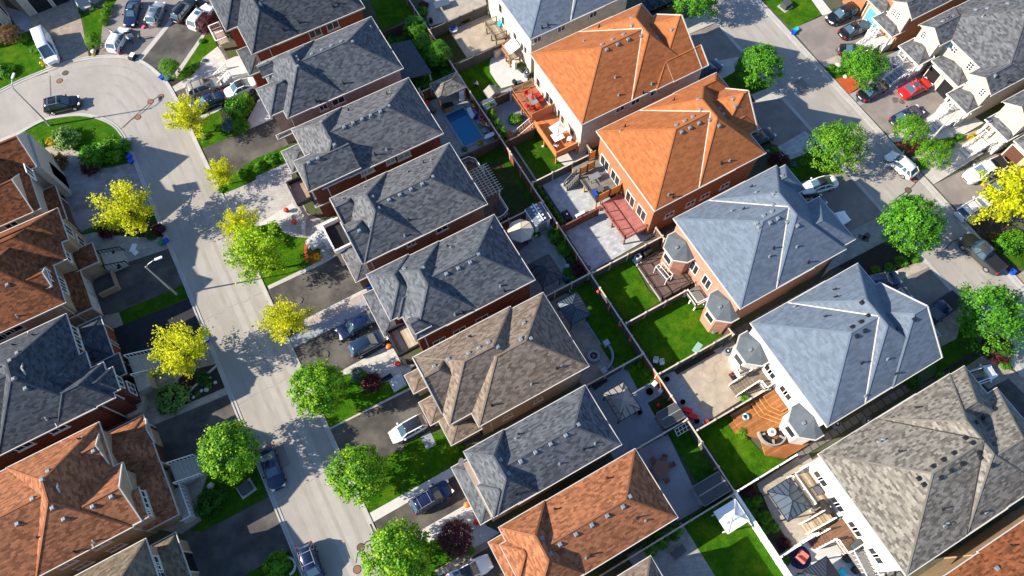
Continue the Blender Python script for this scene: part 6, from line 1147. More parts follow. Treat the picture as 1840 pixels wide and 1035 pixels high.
hs = [(28.87,57.08),(28.74,57.65),(28.93,58.1),(29.34,58.14),(29.71,58.21),(29.91,57.95),(30.1,58.2),(29.83,58.42),(29.56,58.43),(29.37,57.98),(29.08,57.45)]
tag(MB().tube([(x, y, .05) for x, y in smooth(hs, 3)], .025, 5).build('garden_hose', 'metal_grey'), 'thin grey hose coiled on the white curved patio', 'hose')
for lab, c in (('red plastic bench seat, the upper of the two by the back fence', (24.65,8.25)), ('red plastic bench seat, the lower of the two by the back fence', (24.77,7.41))): blob('toy_bench', lab, 'toy', c, (.28, .5), 0, .55, 'plastic_red', .75, 'red plastic benches by the fence')
t = thing('toy_house', 'small red and white toy car in the corner of the gravel strip', 'toy', (25.59,6.25,0)); ax, ay = t.location.x, t.location.y; MB().box(ax - .35, ax + .35, ay - .2, ay + .2, .1, .4).build('body', 'cloth_white', t, bevel=.06); MB().box(ax - .2, ax + .2, ay - .18, ay + .18, .4, .65).build('roof', 'plastic_red', t, bevel=.06)
for lab, c, r_ in (('black round planter pot near the top of the gravel strip', (24.63,12.21), .3), ('black round planter pot halfway along the gravel strip', (24.69,9.25), .3), ('black round planter pot beside the red benches', (24.81,6.79), .3), ('black round planter pot on the blue concrete patio', (22.2,11.98), .42), ('brown flower pot with white blooms beside the beige gazebo', (20.02,10.57), .28)):
    t = thing('planter', lab, 'planter', (*c, 0), 'round pots on the patios'); MB().lathe(*c, [(r_ * .7, 0), (r_, .45), (r_, .5), (r_ * .85, .5), (r_ * .8, .42)], 14).build('pot', 'plastic_black', t); MB().cyl(*c, .3, .42, r_ * .8, 12).build('soil', 'mulch_dark', t)
blob('toy', 'bright red toy ball bag beside the black shed', 'toy', (22.24,10.26), (.22, .22), 0, .45, 'plastic_red', .3, bev=.2); blob('towel', 'white towel lying on the blue concrete below the beige gazebo', 'towel', (20.42,9.88), (.45, .22), .015, .05, 'cloth_white', .2); blob('towel', 'white and red towel lying beside the small lawn of the blue patio', 'towel', (21.15,10.5), (.22, .35), .015, .05, 'cloth_white', .5)
blob('folding_chair', 'white folded chair against the reddish fence, the upper one', 'chair', (23.12,12.43), (.3, .25), 0, .8, 'resin_white', .3); blob('cooler', 'small white cooler box below the folded chair by the fence', 'box', (23.3,11.46), (.22, .22), 0, .5, 'resin_white', .3)
m = MB(); lx0, ly0, lx1, ly1 = (21.94,7.13,23.63,7.16)
t = thing('trellis', 'white lattice trellis lying on the fence above the ivy bed', 'trellis', (lx0, ly0, 0))
for k in range(5): m.beam((lx0 + (lx1 - lx0) * k / 4, 6.4, 1.0), (lx0 + (lx1 - lx0) * k / 4, 7.1, 1.5), .05)
for k in range(3): m.beam((lx0, 6.4 + .35 * k, 1.0 + .25 * k), (lx1, 6.4 + .35 * k, 1.0 + .25 * k), .05)
m.build('lattice', 'white_trim', t)
blob('doghouse', 'pale teal plastic sheet resting in the corner of the lawn', 'sheet', (29.76,13.63), (.65, .35), .03, .12, 'glass_teal', .4)
for lab, c in (('red hanging flower basket on the fence, topmost of four', (23.1,24.51)), ('red hanging flower basket on the fence, second from the top', (23.16,22.18)), ('red hanging flower basket on the fence, third from the top', (23.24,19.78)), ('red hanging flower basket on the fence, lowest of four', (23.17,17.79))):
    c = (MX - .3, c[1]); t = thing('flower_basket', lab, 'flower basket', (*c, 0), 'red flower baskets on the fence'); MB().lathe(*c, [(.08, 1.2), (.2, 1.4), (.2, 1.42)], 10).build('basket', 'wood_brown', t); MB().lathe(*c, [(.12, 1.42), (.19, 1.48), (.15, 1.6), (.04, 1.66)], 9).build('flowers', 'lawn_flower', t)
for lab, c in (('red flower pot at the upper side of the white front steps', (-3.93,52.87)), ('red flower pot at the lower side of the white front steps', (-3.71,50.88)), ('orange flower pot at the garage corner of the brown brick house', (-1.01,44.64)), ('orange red flower pot on the front wall beside the navy estate car', (-0.75,11.14)), ('red flower pot below the satellite dish house', (-0.71,9.15)), ('red flowers beside the stone steps of the dark red brick house', (-0.46,28.36)), ('orange flowers at the garage of the dark red brick house', (-0.48,30.72)), ('pale flower urn on the upper side of the steps by the asphalt drive', (-24.28,57.63)), ('pale flower urn on the lower side of the steps by the asphalt drive', (-24.23,55.55)), ('purple flower tub on the white front walk by the red car', (74.6,31.2)), ('purple flower tub at the top of the white front walk', (74.59,33.0))):
    t = thing('flower_pot', lab, 'flower pot', (*c, 0), 'flower pots by the front doors'); pale = 'urn' in lab; MB().lathe(*c, [(.15, 0), (.24, .35), (.24, .38)], 10).build('pot', 'resin_white' if pale else 'wood_brown', t); MB().lathe(*c, [(.18, .38), (.34, .48), (.27, .66), (.06, .74)], 9).build('flowers', 'flower_violet' if 'purple' in lab else ('plastic_orange' if 'orange' in lab else ('hair_dark' if pale else 'lawn_flower')), t)
for lab, c in (('round white air conditioner at the pink brick corner', (32.51,14.37)), ('round white air conditioner at the white wall of the basketball patio', (32.24,11.57)), ('round air conditioner in the dark passage below the blue grey roof', (37.53,-0.75)), ('round air conditioner in the passage above the weathered roof', (40.54,-2.08)), ('white fan topped air conditioner on the white curved patio', (31.9,56.3))):
    t = thing('air_conditioner', lab, 'air conditioner', (*c, 0), 'air conditioners beside the houses'); MB().cyl(*c, 0, .72, .4, 20).build('case', 'vent_metal', t); MB().cyl(*c, .72, .76, .3, 16).build('fan_grille', 'metal_dark', t); MB().cyl(*c, .76, .8, .1, 10).build('hub', 'resin_white', t)
for lab, c, rz in (('beige panelled plastic cabinet on the fence of the white curved patio', (30.35,61.36), .1),): blob('storage_cabinet', lab, 'cabinet', c, (.75, .35), 0, 1.2, 'canvas_beige', rz)
t = thing('awning', 'white sloping awning on the cream wall', 'awning', (31.46,59.71,0)); awx, awy = t.location.x, t.location.y; MB().add([(awx - .8, awy - .9, 2.2), (awx + .9, awy - .9, 2.9), (awx + .9, awy + .9, 2.9), (awx - .8, awy + .9, 2.2), (awx - .8, awy - .9, 2.25), (awx + .9, awy - .9, 2.95), (awx + .9, awy + .9, 2.95), (awx - .8, awy + .9, 2.25)], [(0, 3, 2, 1), (4, 5, 6, 7), (0, 1, 5, 4), (1, 2, 6, 5), (2, 3, 7, 6), (3, 0, 4, 7)]).build('canopy', 'canvas_white', t); MB().beam((awx - .7, awy, 0), (awx - .7, awy, 2.2), .07).build('post', 'metal_grey', t)
for lab, c, mt, hf, h_ in (('blue plastic toy on the little wooden balcony', (32.5,64.42), 'plastic_cyan', (.4, .3), 2.2), ('tan post-like patio heater cover on the white patio', (31.15,58.32), 'canvas_beige', (.2, .35), 1.4), ('dark potted clutter beside the cream wall', (31.76,57.48), 'metal_dark', (.3, .5), .6), ('black garden cart at the end of the brown deck rail', (29.91,56.04), 'plastic_black', (.22, .3), .6)):
    blob('garden_item', lab, 'garden item', c, hf, 0 if 'toy' not in lab else 1.6, h_, mt, .2)
t = thing('play_table', 'blue and white water play table in the paved yard at the top', 'toy', (26.99,68.09,0)); qx, qy = t.location.x, t.location.y; MB().cyl(qx, qy, .35, .5, .6, 16).build('tray', 'cloth_white', t); MB().obox((qx, qy), (.45, .2), .4, .5, .62).build('basin', 'plastic_blue', t)
for k in range(4): a = k * 1.57 + .5; MB().box(qx + math.cos(a) * .4 - .04, qx + math.cos(a) * .4 + .04, qy + math.sin(a) * .4 - .04, qy + math.sin(a) * .4 + .04, 0, .35).build('leg', 'plastic_blue', t)
t = thing('table', 'round black table leaning in the corner of the sandy yard', 'table', (29.0,68.66,0)); qx, qy = t.location.x, t.location.y; MB().cyl(qx, qy, .65, .7, .75, 20).build('tabletop', 'plastic_black', t); MB().cyl(qx, qy, 0, .65, .06, 8).build('stand', 'metal_dark', t)
t = thing('table', 'blue grey dining table with chairs at the very top of the paved yards', 'table', (27.61,72.81,0)); qx, qy = t.location.x, t.location.y; MB().obox((qx, qy), (1.1, .6), -.1, .65, .7).build('tabletop', 'steel_roof', t); MB().cyl(qx, qy, 0, .65, .08, 8).build('stand', 'metal_dark', t)
blob('kettle_grill', 'small black and white grill on the paved yard by the fence', 'grill', (24.93,70.97), (.22, .22), 0, .9, 'metal_dark', .2)
blob('toy', 'blue and red round toy basket on the slabs at the bottom', 'toy', (28.76,-12.7), (.4, .4), .02, .35, 'plastic_cyan', .2, bev=.2); blob('grill', 'white topped grill beside the dark stairs at the bottom', 'grill', (29.92,-13.08), (.3, .3), 0, .9, 'plastic_black', .2); blob('storage_box', 'black cabinet with a lamp beside the walnut deck', 'cabinet', (30.05,-11.77), (.5, .35), 0, .8, 'plastic_black', .3)

# ================================================================ VEHICLES
def loft(mb, secs, close=True):
    """secs: list of (x, [(y, z), ...]) rings with equal point counts"""
    n = len(secs[0][1]); V = [(x, y, z) for x, R_ in secs for (y, z) in R_]; F = []
    for i in range(len(secs) - 1):
        for k in range(n): F.append((i * n + k, i * n + (k + 1) % n, (i + 1) * n + (k + 1) % n, (i + 1) * n + k))
    if close: F.append(tuple(range(n))[::-1]); F.append(tuple((len(secs) - 1) * n + k for k in range(n)))
    return mb.add(V, F)
def interp(P, x):
    for (a, va), (b, vb) in zip(P[:-1], P[1:]):
        if a <= x <= b: return va + (vb - va) * (x - a) / (b - a)
    return P[-1][1] if x > P[-1][0] else P[0][1]
def make_car(kind, name, label, paint, glassroof=False, rails=False, rim='rim_metal', group='parked cars', sunroof=False):
    """front towards +X, origin on the ground under the middle"""
    SP = {  # length, width, belt line [(x, z)], cabin: base rear/front x, roof rear/front x, roof z
        'suv': (4.6, 1.86, [(-2.3, .95), (-1.9, 1.08), (0, 1.06), (.75, 1.04), (1.7, .95), (2.15, .82), (2.3, .62)], (-2.2, 1.05, -1.85, .30, 1.66)),
        'sedan': (4.7, 1.82, [(-2.35, .82), (-2.1, 1.0), (-1.3, 1.0), (.75, .92), (1.9, .78), (2.25, .66), (2.35, .5)], (-1.65, 1.0, -.85, .22, 1.42)),
        'hatch': (4.2, 1.80, [(-2.1, .88), (-1.95, 1.0), (0, .97), (.75, .95), (1.6, .82), (2.0, .70), (2.1, .52)], (-2.0, 1.1, -1.55, .30, 1.5)),
        'van': (5.6, 2.02, [(-2.8, 1.15), (-2.7, 1.2), (1.2, 1.2), (1.75, 1.15), (2.5, 1.0), (2.75, .85), (2.8, .6)], (-2.78, 2.05, -2.74, 1.05, 2.35)),
        'pickup': (5.7, 2.0, [(-2.85, 1.08), (-2.7, 1.1), (0, 1.1), (1.2, 1.12), (2.3, 1.06), (2.75, .95), (2.85, .7)], (-.75, 1.45, -.55, .75, 1.85)),
    }
    L, Wd, belt, (cr, cf, rr, rf, rz) = SP[kind]; hw = Wd / 2; h = L / 2
    t = thing(name, label, 'pickup truck' if kind == 'pickup' else ('van' if kind == 'van' else 'car'), (0, 0, 0), group)
    m = MB(); secs = []
    wp = [(-h, hw * .72), (-h + .12, hw * .88), (-h + .5, hw * .985), (0, hw), (h - .9, hw * .975), (h - .35, hw * .86), (h - .1, hw * .70), (h, hw * .52)]
    for x in [-h, -h + .12, -h + .5, -h * .55, cr if -h < cr < 0 else -.9, 0, .75, h - .9, h - .5, h - .25, h - .1, h]:
        w_ = interp(wp, x); z = interp(belt, x); zb = .24 if abs(x) < h - .3 else .32
        secs.append((x, [(-w_ * .94, zb), (-w_, zb + .18), (-w_, z - .14), (-w_ * .93, z - .02), (-w_ * .55, z + .025), (0, z + .035), (w_ * .55, z + .025), (w_ * .93, z - .02), (w_, z - .14), (w_, zb + .18), (w_ * .94, zb)]))
    secs = sorted({round(s[0], 3): s for s in secs}.values(), key=lambda s: s[0])
    body = loft(m, secs).build('body', paint, t, smooth=True)
    md = body.modifiers.new('es', 'EDGE_SPLIT'); md.split_angle = math.radians(38)
    # greenhouse: a dark glass volume, roof skin, pillars
    zc = lambda x: interp(belt, x) - .02
    g = MB(); wr = hw * .74; wb = hw * .90
    P = [(cr, wb * .92, zc(cr)), (cr + .12, wb, zc(cr)), (cf - .25, wb, zc(cf - .25)), (cf, wb * .82, zc(cf))]; Q = [(rr, wr * .93, rz - .07), (rr + .15, wr, rz - .02), (rf - .1, wr, rz), (rf, wr * .9, rz - .04)]
    V = []
    for (x, y, z) in P: V += [(x, -y, z), (x, y, z)]
    for (x, y, z) in Q: V += [(x, -y, z), (x, y, z)]
    F = [(0, 1, 9, 8), (7, 6, 14, 15)]
    for k in range(3): F += [(2 * k + 2, 2 * k, 8 + 2 * k, 10 + 2 * k), (2 * k + 1, 2 * k + 3, 11 + 2 * k, 9 + 2 * k), (8 + 2 * k, 9 + 2 * k, 11 + 2 * k, 10 + 2 * k)]
    solid_side = kind == 'van'
    gl = g.add(V, F).build('windows', 'car_glass', t, smooth=False)
    r = MB(); zt = rz + .012
    R_ = [(rr + .02, wr * .93, rz - .05), (rr + .2, wr * .99, zt), ((rr + rf) / 2, wr * .985, zt + .02), (rf - .12, wr * .98, zt), (rf + .02, wr * .86, rz - .03)]
    loft(r, [(x, [(-y, z - .03), (-y * .96, z + .012), (0, z + .035), (y * .96, z + .012), (y, z - .03)]) for x, y, z in R_])
    roof = r.build('roof', 'glass_dark' if glassroof else paint, t, smooth=True)
    for s in (-1, 1):
        for a, b in (((cr, s * wb * .92, zc(cr)), (rr, s * wr * .95, rz - .04)), ((cf, s * wb * .84, zc(cf)), (rf, s * wr * .92, rz - .02)), (((cf + cr) / 2 - .05, s * wb, zc(0)), ((rf + rr) / 2, s * wr, rz - .01))): MB().beam(a, b, .10, .07).build('pillar', paint, t)
        if kind in ('suv', 'hatch'): x = cr + .75; MB().beam((x, s * wb, zc(x)), (x + .15, s * wr, rz - .02), .16, .07).build('pillar', paint, t)
        if glassroof: MB().beam((rr + .1, s * wr * .97, rz + .01), (rf - .05, s * wr * .95, rz + .01), .1, .07).build('roof_rail', paint, t)
    if solid_side:
        for s in (-1, 1): MB().add([(cr, s * (wb + .012), zc(cr)), (.35, s * (wb + .012), zc(0)), (.35, s * (wr + .03), rz), (rr, s * (wr + .03), rz)], [(0, 1, 2, 3) if s < 0 else (3, 2, 1, 0)]).build('side_panel', paint, t)
        MB().add([(cr - .012, -wb * .93, zc(cr)), (cr - .012, wb * .93, zc(cr)), (rr - .02, wr * .95, rz - .02), (rr - .02, -wr * .95, rz - .02)], [(0, 1, 2, 3)]).build('rear_panel', paint, t)
    if sunroof: MB().box(rf - .95, rf - .25, -wr * .55, wr * .55, zt + .02, zt + .055).build('sunroof', 'car_glass', roof)
    if rails:
        q = MB()
        for s in (-1, 1): q.beam((rr + .25, s * wr * .93, zt + .08), (rf - .2, s * wr * .93, zt + .08), .05)
        for x in (rr + .5, rf - .5): q.beam((x, -wr * .93, zt + .09), (x, wr * .93, zt + .09), .06, .03)
        q.build('roof_rack', 'metal_grey' if paint != 'paint_black' else 'rim_metal', roof)
    if kind == 'pickup':
        b = MB(); b.box(-h + .1, cr - .06, -hw * .84, hw * .84, 1.10, 1.16); b.build('bed_cover', 'plastic_black', t, bevel=.02)
    wy = hw - .12; wr_ = .34 if kind != 'pickup' else .40
    for x in (-L * .30, L * .305):
        for s in (-1, 1):

            ty = MB(); n = 18; ty.add([(x + math.cos(k * 2 * math.pi / n) * wr_, s * (wy - .12), wr_ + math.sin(k * 2 * math.pi / n) * wr_) for k in range(n)] + [(x + math.cos(k * 2 * math.pi / n) * wr_, s * (wy + .135), wr_ + math.sin(k * 2 * math.pi / n) * wr_) for k in range(n)], [(k, (k + 1) % n, n + (k + 1) % n, n + k) for k in range(n)] + [tuple(range(n))[::-1], tuple(range(n, 2 * n))])
            tyre = ty.build('wheel', 'rubber', t)
            ri = MB(); ri.add([(x + math.cos(k * 2 * math.pi / n) * wr_ * .66, s * (wy + .10), wr_ + math.sin(k * 2 * math.pi / n) * wr_ * .66) for k in range(n)] + [(x + math.cos(k * 2 * math.pi / n) * wr_ * .60, s * (wy + .15), wr_ + math.sin(k * 2 * math.pi / n) * wr_ * .60) for k in range(n)], [(k, (k + 1) % n, n + (k + 1) % n, n + k) for k in range(n)] + [tuple(range(n, 2 * n))])
            ri.build('rim', rim, tyre)
    fz = interp(belt, h - .15); bz = interp(belt, -h + .1)
    for s in (-1, 1):
        MB().obox((h - .20, s * hw * .62), (.16, .17), -s * .35, fz - .12, fz + .02).build('headlight', 'lamp_glass', t, bevel=.02)
        MB().obox((-h + .10, s * hw * .74), (.09, .15), s * .2, bz - .22, bz - .0).build('taillight', 'tail_red', t)
        MB().obox((cf - .35, s * (hw + .08)), (.10, .10), 0, zc(cf - .3) + .02, zc(cf - .3) + .16).build('mirror', paint, t, bevel=.03)
    MB().box(h - .06, h + .012, -hw * .42, hw * .42, .36, .52).build('grille', 'plastic_black', t); MB().box(-h - .012, -h + .05, -.26, .26, .55, .68).build('number_plate', 'plate_white', t)
    return t
PROTO = {}
CARS = [
 ('van', 'paint_white', {}, 'white delivery van with a plain roof on the brown paver drive', (-22.98,92.55,-89.0), 0),
 ('suv', 'paint_black', dict(rails=True), 'black estate car driving round the bend with a roof rack', (-23.69,82.28,-14.0), 0),
 ('sedan', 'paint_navy', dict(sunroof=True), 'dark saloon parked left of the silver hatchback with its doors open', (-10.88,93.06,-119.0), 0),
 ('hatch', 'paint_silver', dict(sunroof=True), 'silver grey hatchback with open tailgate between two dark cars', (-7.99,91.31,53.0), 0),
 ('suv', 'paint_black', {}, 'black off roader on the dark drive at the top beside the white one', (-4.3,89.86,37.0), 0),
 ('suv', 'paint_white', dict(sunroof=True), 'white off roader on the dark drive at the top beside the black one', (-2.65,87.44,36.0), 0),
 ('hatch', 'paint_white', dict(), 'white hatchback with opened doors being cleaned at the bend', (-14.03,89.38,48.0), 0),
 ('suv', 'paint_beige', dict(rails=True), 'beige estate car with roof bars on the drive beside the bend', (-6.4,75.54,-4.0), 0),
 ('sedan', 'paint_white', dict(glassroof=True), 'white saloon with a black glass roof beside the beige estate car', (-2.43,73.03,180.0), 0),
 ('sedan', 'paint_navy', {}, 'navy car half hidden under the yellow branches by the white saloon', (-6.8,73.09,179.0), 0),
 ('suv', 'paint_navy', {}, 'navy estate car with its nose to the street under the garage roof', (-2.64,34.7,-178.0), 0),
 ('suv', 'paint_steel', {}, 'steel blue estate car with its tail to the street, next to the navy one', (-2.3,32.06,1.0), 0),
 ('hatch', 'paint_white', dict(glassroof=True), 'white hatchback with a black glass roof below the beige roofed house', (-2.59,21.12,-180.0), 0),
 ('suv', 'paint_navy', dict(rails=True), 'navy estate car with silver roof bars beside the pale blue path', (-3.54,13.55,2.0), 0),
 ('sedan', 'paint_navy', {}, 'navy saloon parked at the left kerb of the left street', (-16.95,24.41,-93.0), 0),
 ('suv', 'paint_navy', dict(rails=True), 'navy off roader with ribbed roof at the left kerb at the bottom', (-17.05,13.4,-94.0), 0),
 ('sedan', 'paint_white', dict(glassroof=True), 'white saloon on the lowest drive at the bottom edge', (-3.46,5.29,-2.0), 0),
 ('suv', 'paint_black', {}, 'black off roader nose out at the top right by the steps', (74.12,43.45,180.0), 0),
 ('sedan', 'paint_black', {}, 'black saloon tail out in front of the blue garage door', (74.14,40.56,-3.0), 0),
 ('sedan', 'paint_black', {}, 'small black coupe beside the round tree and red mulch', (71.7,37.3,-44.0), 0),
 ('sedan', 'paint_black', {}, 'black saloon on the red car drive, half under the tree', (69.6,31.41,2.0), 0),
 ('sedan', 'paint_red', dict(sunroof=True), 'bright red coupe in front of the open garage', (74.5,29.0,-1.0), 0),
 ('sedan', 'paint_navy', dict(), 'navy saloon with a black bonnet behind the small tree', (70.54,26.13,0.0), 0),
 ('hatch', 'paint_white', {}, 'white coupe parked along the kerb by the maroon mulch', (65.0,20.88,98.0), 0),
 ('sedan', 'paint_white', dict(glassroof=True), 'white saloon with a black roof beside the blue grey roof', (54.38,23.54,166.0), 0),
 ('pickup', 'paint_white', {}, 'white pickup truck with a black bed cover on the right drive', (73.27,15.17,176.0), 0),
 ('suv', 'paint_white', dict(rails=True), 'white off roader tucked under the yellow tree at the right', (68.35,11.89,1.0), 0),
 ('pickup', 'paint_grey', {}, 'dark grey pickup truck parked along the right kerb', (64.88,6.89,96.0), 0),
 ('sedan', 'paint_black', {}, 'black car mostly hidden by the yellow tree with a red tail lamp', (73.78,12.66,2.0), 0),
 ('sedan', 'paint_white', {}, 'white car under the eave of the blue grey roof with a curved nose', (52.42,18.7,-5.0), 0),
 ('sedan', 'paint_black', {}, 'black car peeking out above the white one at the blue grey eave', (51.5,21.85,-3.0), 0),
 ('suv', 'paint_navy', {}, 'navy boxy car peeking out at the top of the lower blue grey roof', (52.45,9.82,-16.0), 0),
 ('pickup', 'paint_navy', {}, 'navy pickup truck on the drive beside the right street', (55.72,3.86,-175.0), 0),
 ('hatch', 'paint_white', dict(glassroof=True), 'white hatchback with a black roof panel above the weathered roof', (54.05,-4.06,-10.0), 0),
 ('sedan', 'paint_navy', {}, 'dark car just showing beyond the gable of the lower blue grey roof', (52.09,7.52,-8.0), 0),
 ('suv', 'paint_white', {}, 'pale car at the right edge, the upper of two beside the weathered roof', (52.78,-10.79,-5.0), 0),
 ('suv', 'paint_white', {}, 'pale car at the right edge, the lower of two beside the weathered roof', (51.22,-13.01,-2.0), 0),
 ('suv', 'paint_navy', {}, 'navy car in front of the upper orange roofed house', (52.73,44.7,7.0), 0),
 ('suv', 'paint_black', {}, 'black car in front of the lower orange roofed house', (52.03,32.57,1.0), 0),
 ('pickup', 'paint_black', {}, 'black pickup truck between the grey and orange roofs at the top', (53.05,57.77,-1.0), 0),
]
for kind, paint, kw, lab, (x, y, a), _ in CARS:
    key = (kind, paint, tuple(sorted(kw.items())))
    if key in PROTO: c = dup(PROTO[key], (x, y, 0.03), math.radians(a), lab)
    else:
        c = PROTO[key] = make_car(kind, {'van': 'delivery_van', 'pickup': 'pickup_truck', 'suv': 'parked_car', 'sedan': 'parked_car', 'hatch': 'parked_car'}[kind], lab, paint, **kw)
        c.location = (x, y, .03); c.rotation_euler = (0, 0, math.radians(a))
    c['group'] = 'cars and trucks of the street'
    if 'opened doors' in lab or 'doors' in lab and 'being cleaned' in lab:
        ca, sa = math.cos(math.radians(a)), math.sin(math.radians(a))
        for s in (-1, 1):
            d = MB().obox((.55 + .35, s * 1.25), (.5, .03), s * 1.15, .35, 1.05).build('door', 'paint_white', None); d.parent = c
            d2 = MB().obox((.55 + .35, s * 1.25), (.42, .025), s * 1.15, 1.05, 1.4).build('door_window', 'glass_dark', None); d2.parent = d
# ================================================================ STREET LAMPS
def lamp(label, base, top, arm):
    t = thing('street_lamp', label, 'street lamp', (*base, 0), 'street lamps'); bx, by = base; h = top
    MB().lathe(bx, by, [(.16, 0), (.16, .25), (.13, .3), (.085, h * .6), (.07, h)], 12).build('pole', 'concrete_base', t)
    ax, ay = arm; m = MB().tube([(bx, by, h - .25), (bx + ax * .25, by + ay * .25, h + .25), (bx + ax * .6, by + ay * .6, h + .5), (bx + ax * .85, by + ay * .85, h + .55)], .05, 8).build('arm', 'metal_grey', t)
    hd = MB(); d = Vector((ax, ay)).normalized(); ang = math.atan2(ay, ax); hd.obox((bx + ax, by + ay), (.42, .14), ang, h + .48, h + .62); hd.build('lamp_head', 'resin_white', t, bevel=.05)
    hd = MB().obox((bx + ax, by + ay), (.3, .11), ang, h + .43, h + .482).build('lens', 'lamp_glass', t)
    return t
lamp('street lamp standing in the curved lawn inside the bend', (-26.25,80.44), 7.6, (.7, 1.2))
lamp('street lamp standing in the narrow grass strip between two drives', (-19.49,49.01), 7.6, (1.7, -.1))
lamp('street lamp standing beside the maroon mulch on the right', (69.67,21.54), 7.6, (-1.2, 1.0))
# ================================================================ BINS, BOXES, BOULDERS
def bin_(label, c, col, rz=0, group='recycling boxes at the kerb'):
    t = thing('recycling_box', label, 'recycling box', (*c, 0), group); b = MB().add([(-.26, -.2, 0), (.26, -.2, 0), (.26, .2, 0), (-.26, .2, 0), (-.32, -.25, .42), (.32, -.25, .42), (.32, .25, .42), (-.32, .25, .42)], [(0, 3, 2, 1), (4, 5, 6, 7), (0, 1, 5, 4), (1, 2, 6, 5), (2, 3, 7, 6), (3, 0, 4, 7)]).build('box', col, None); b.parent = t
    r = MB()
    for a, e in (((-.33, -.26), (.33, -.26)), ((.33, -.26), (.33, .26)), ((.33, .26), (-.33, .26)), ((-.33, .26), (-.33, -.26))): r.beam((*a, .43), (*e, .43), .05)
    r = r.build('rim', col, None); r.parent = t; t.rotation_euler = (0, 0, rz); return t
for lab, c, col, rz in (('blue box at the bend, the one nearer the kerb', (-10.88,80.43), 'plastic_blue', .4), ('blue box at the bend, the one nearer the small tree', (-10.36,79.85), 'plastic_blue', .9), ('blue box at the corner of the curving lawn and violet drive', (-18.52,69.5), 'plastic_blue', .2), ('smaller blue box above the other at the violet drive', (-18.5,70.3), 'plastic_blue', .5), ('dark blue box at the end of the curved paver walk', (-18.26,56.24), 'plastic_blue', .3), ('green box beside the dark blue one at the paver walk', (-18.83,56.29), 'plastic_green', .4), ('blue box beside the black drive under the yellow tree', (-18.27,41.69), 'plastic_blue', .3), ('blue box at the grass corner by the right street at the top', (66.91,44.48), 'plastic_blue', .8), ('green blue box just above the blue one at the top right street', (67.45,44.66), 'plastic_cyan', .2), ('blue box beside the dark grey pickup truck tail', (66.64,3.36), 'plastic_blue', .2), ('black box behind the blue one at the pickup truck', (66.73,3.85), 'plastic_black', .5), ('blue box in the passage beside the narrow garage roof', (0.73,38.6), 'plastic_blue', .4)): bin_(lab, c, col, rz)
for lab, c in (('large green utility box on a concrete pad in the lawn at the top right', (68.92,48.8)), ('green utility box on a concrete pad in the shaded lawn at the lower left', (-20.2,23.93))):
    t = thing('utility_box', lab, 'utility box', (*c, 0), 'green utility boxes'); MB().obox(c, (.85, .75), .15, 0, .12).build('pad', 'concrete', t); MB().obox(c, (.62, .52), .15, .12, .85).build('cabinet', 'canvas_charcoal', t, bevel=.05)
def boulder(label, c, r, mat='rock', group='garden boulders', sq=.7):
    me = bpy.data.meshes.new('boulder'); bm = bmesh.new(); bmesh.ops.create_icosphere(bm, subdivisions=2, radius=r); rr = random.Random(len(label))
    for v in bm.verts: v.co *= 1 + rr.uniform(-.14, .14); v.co.z = v.co.z * sq + r * .4
    bm.to_mesh(me); bm.free(); me.materials.append(MATS[mat]); o = bpy.data.objects.new('boulder', me); COL.objects.link(o); o.location = (*c, 0); return tag(o, label, 'boulder', group)
for lab, c, r in (('pale boulder in the round mulch bed by the white hatchback', (-17.69,89.62), .38), ('pale boulder at the curved walk under the round green tree', (-23.35,25.98), .4), ('white stone by the pair of green shrubs and red mulch', (68.63,37.1), .42), ('white stone beside the trunk of the small round tree', (68.27,35.17), .3), ('pale stone in the dark bed under the yellow tree, the big one', (-20.26,36.21), .28), ('stone ring edge at the lower end of the dark bed', (-21.82,36.09), .2), ('pale stone in the dark bed beside the rock edging', (-20.79,36.38), .2), ('pale stone in the dark bed near the kerb', (-19.12,36.52), .2), ('pale stone at the top of the dark bed', (-19.45,37.28), .2), ('pale stone under the yellow tree by the red shrubs', (-21.84,38.24), .22), ('white rock beside the red umbrella deck passage fence', (28.18,45.53), .18), ('grey capped stone in the shrub bed of the octagonal umbrella patio', (22.23,29.5), .3)): boulder(lab, c, r)
ed = [(-23.54,38.21),(-22.45,38.94),(-22.09,39.51)]; m = MB(); ribbon(m, ed, -.25, .25, .02, .14); tag(m.build('stone_edging', 'stone_cream'), 'pale stone edging at the left of the dark flower bed', 'edging')
ed = [(-18.22,38.31),(-19.77,37.82),(-21.36,37.18),(-22.14,36.86),(-22.47,35.91)]; m = MB(); ribbon(m, ed, -.1, .1, .02, .2); tag(m.build('stone_edging', 'stone_cream'), 'irregular pale rock line across the dark flower bed', 'edging')
t = thing('planter_ring', 'white curved planter wall round the shrub at the bottom left kerb', 'planter', (-19.32,14.69,0)); arc(MB(), t.location.x, t.location.y, .75, .95, -1.6, 1.9, 0, .35, 12).build('wall', 'concrete_white', t)
t = thing('real_estate_board', 'white folded boards lying on the paver walk beside a round tray', 'board', (-22.18,57.23,0)); cx_, cy_ = t.location.x, t.location.y
MB().obox((cx_ + .1, cy_ + .2), (.55, .32), .9, .02, .12).build('board', 'cloth_white', t); MB().obox((cx_ + .15, cy_ - .55), (.3, .28), .3, .02, .12).build('board', 'cloth_white', t); MB().cyl(cx_ - 1.2, cy_ + .45, .02, .06, .3, 16).build('tray', 'rust_iron', t)
t = thing('wall_bench', 'white stone bench wall at the front walk of the brown brick house', 'bench', (-3.01,49.51,0)); MB().obox((t.location.x, t.location.y), (1.0, .18), 1.15, 0, .45).build('wall', 'concrete_white', t)
t = thing('play_hoop', 'fallen black and white basketball stand at the kerb of the bend', 'basketball stand', (-13.27,85.8,0)); ux, uy = t.location.x, t.location.y
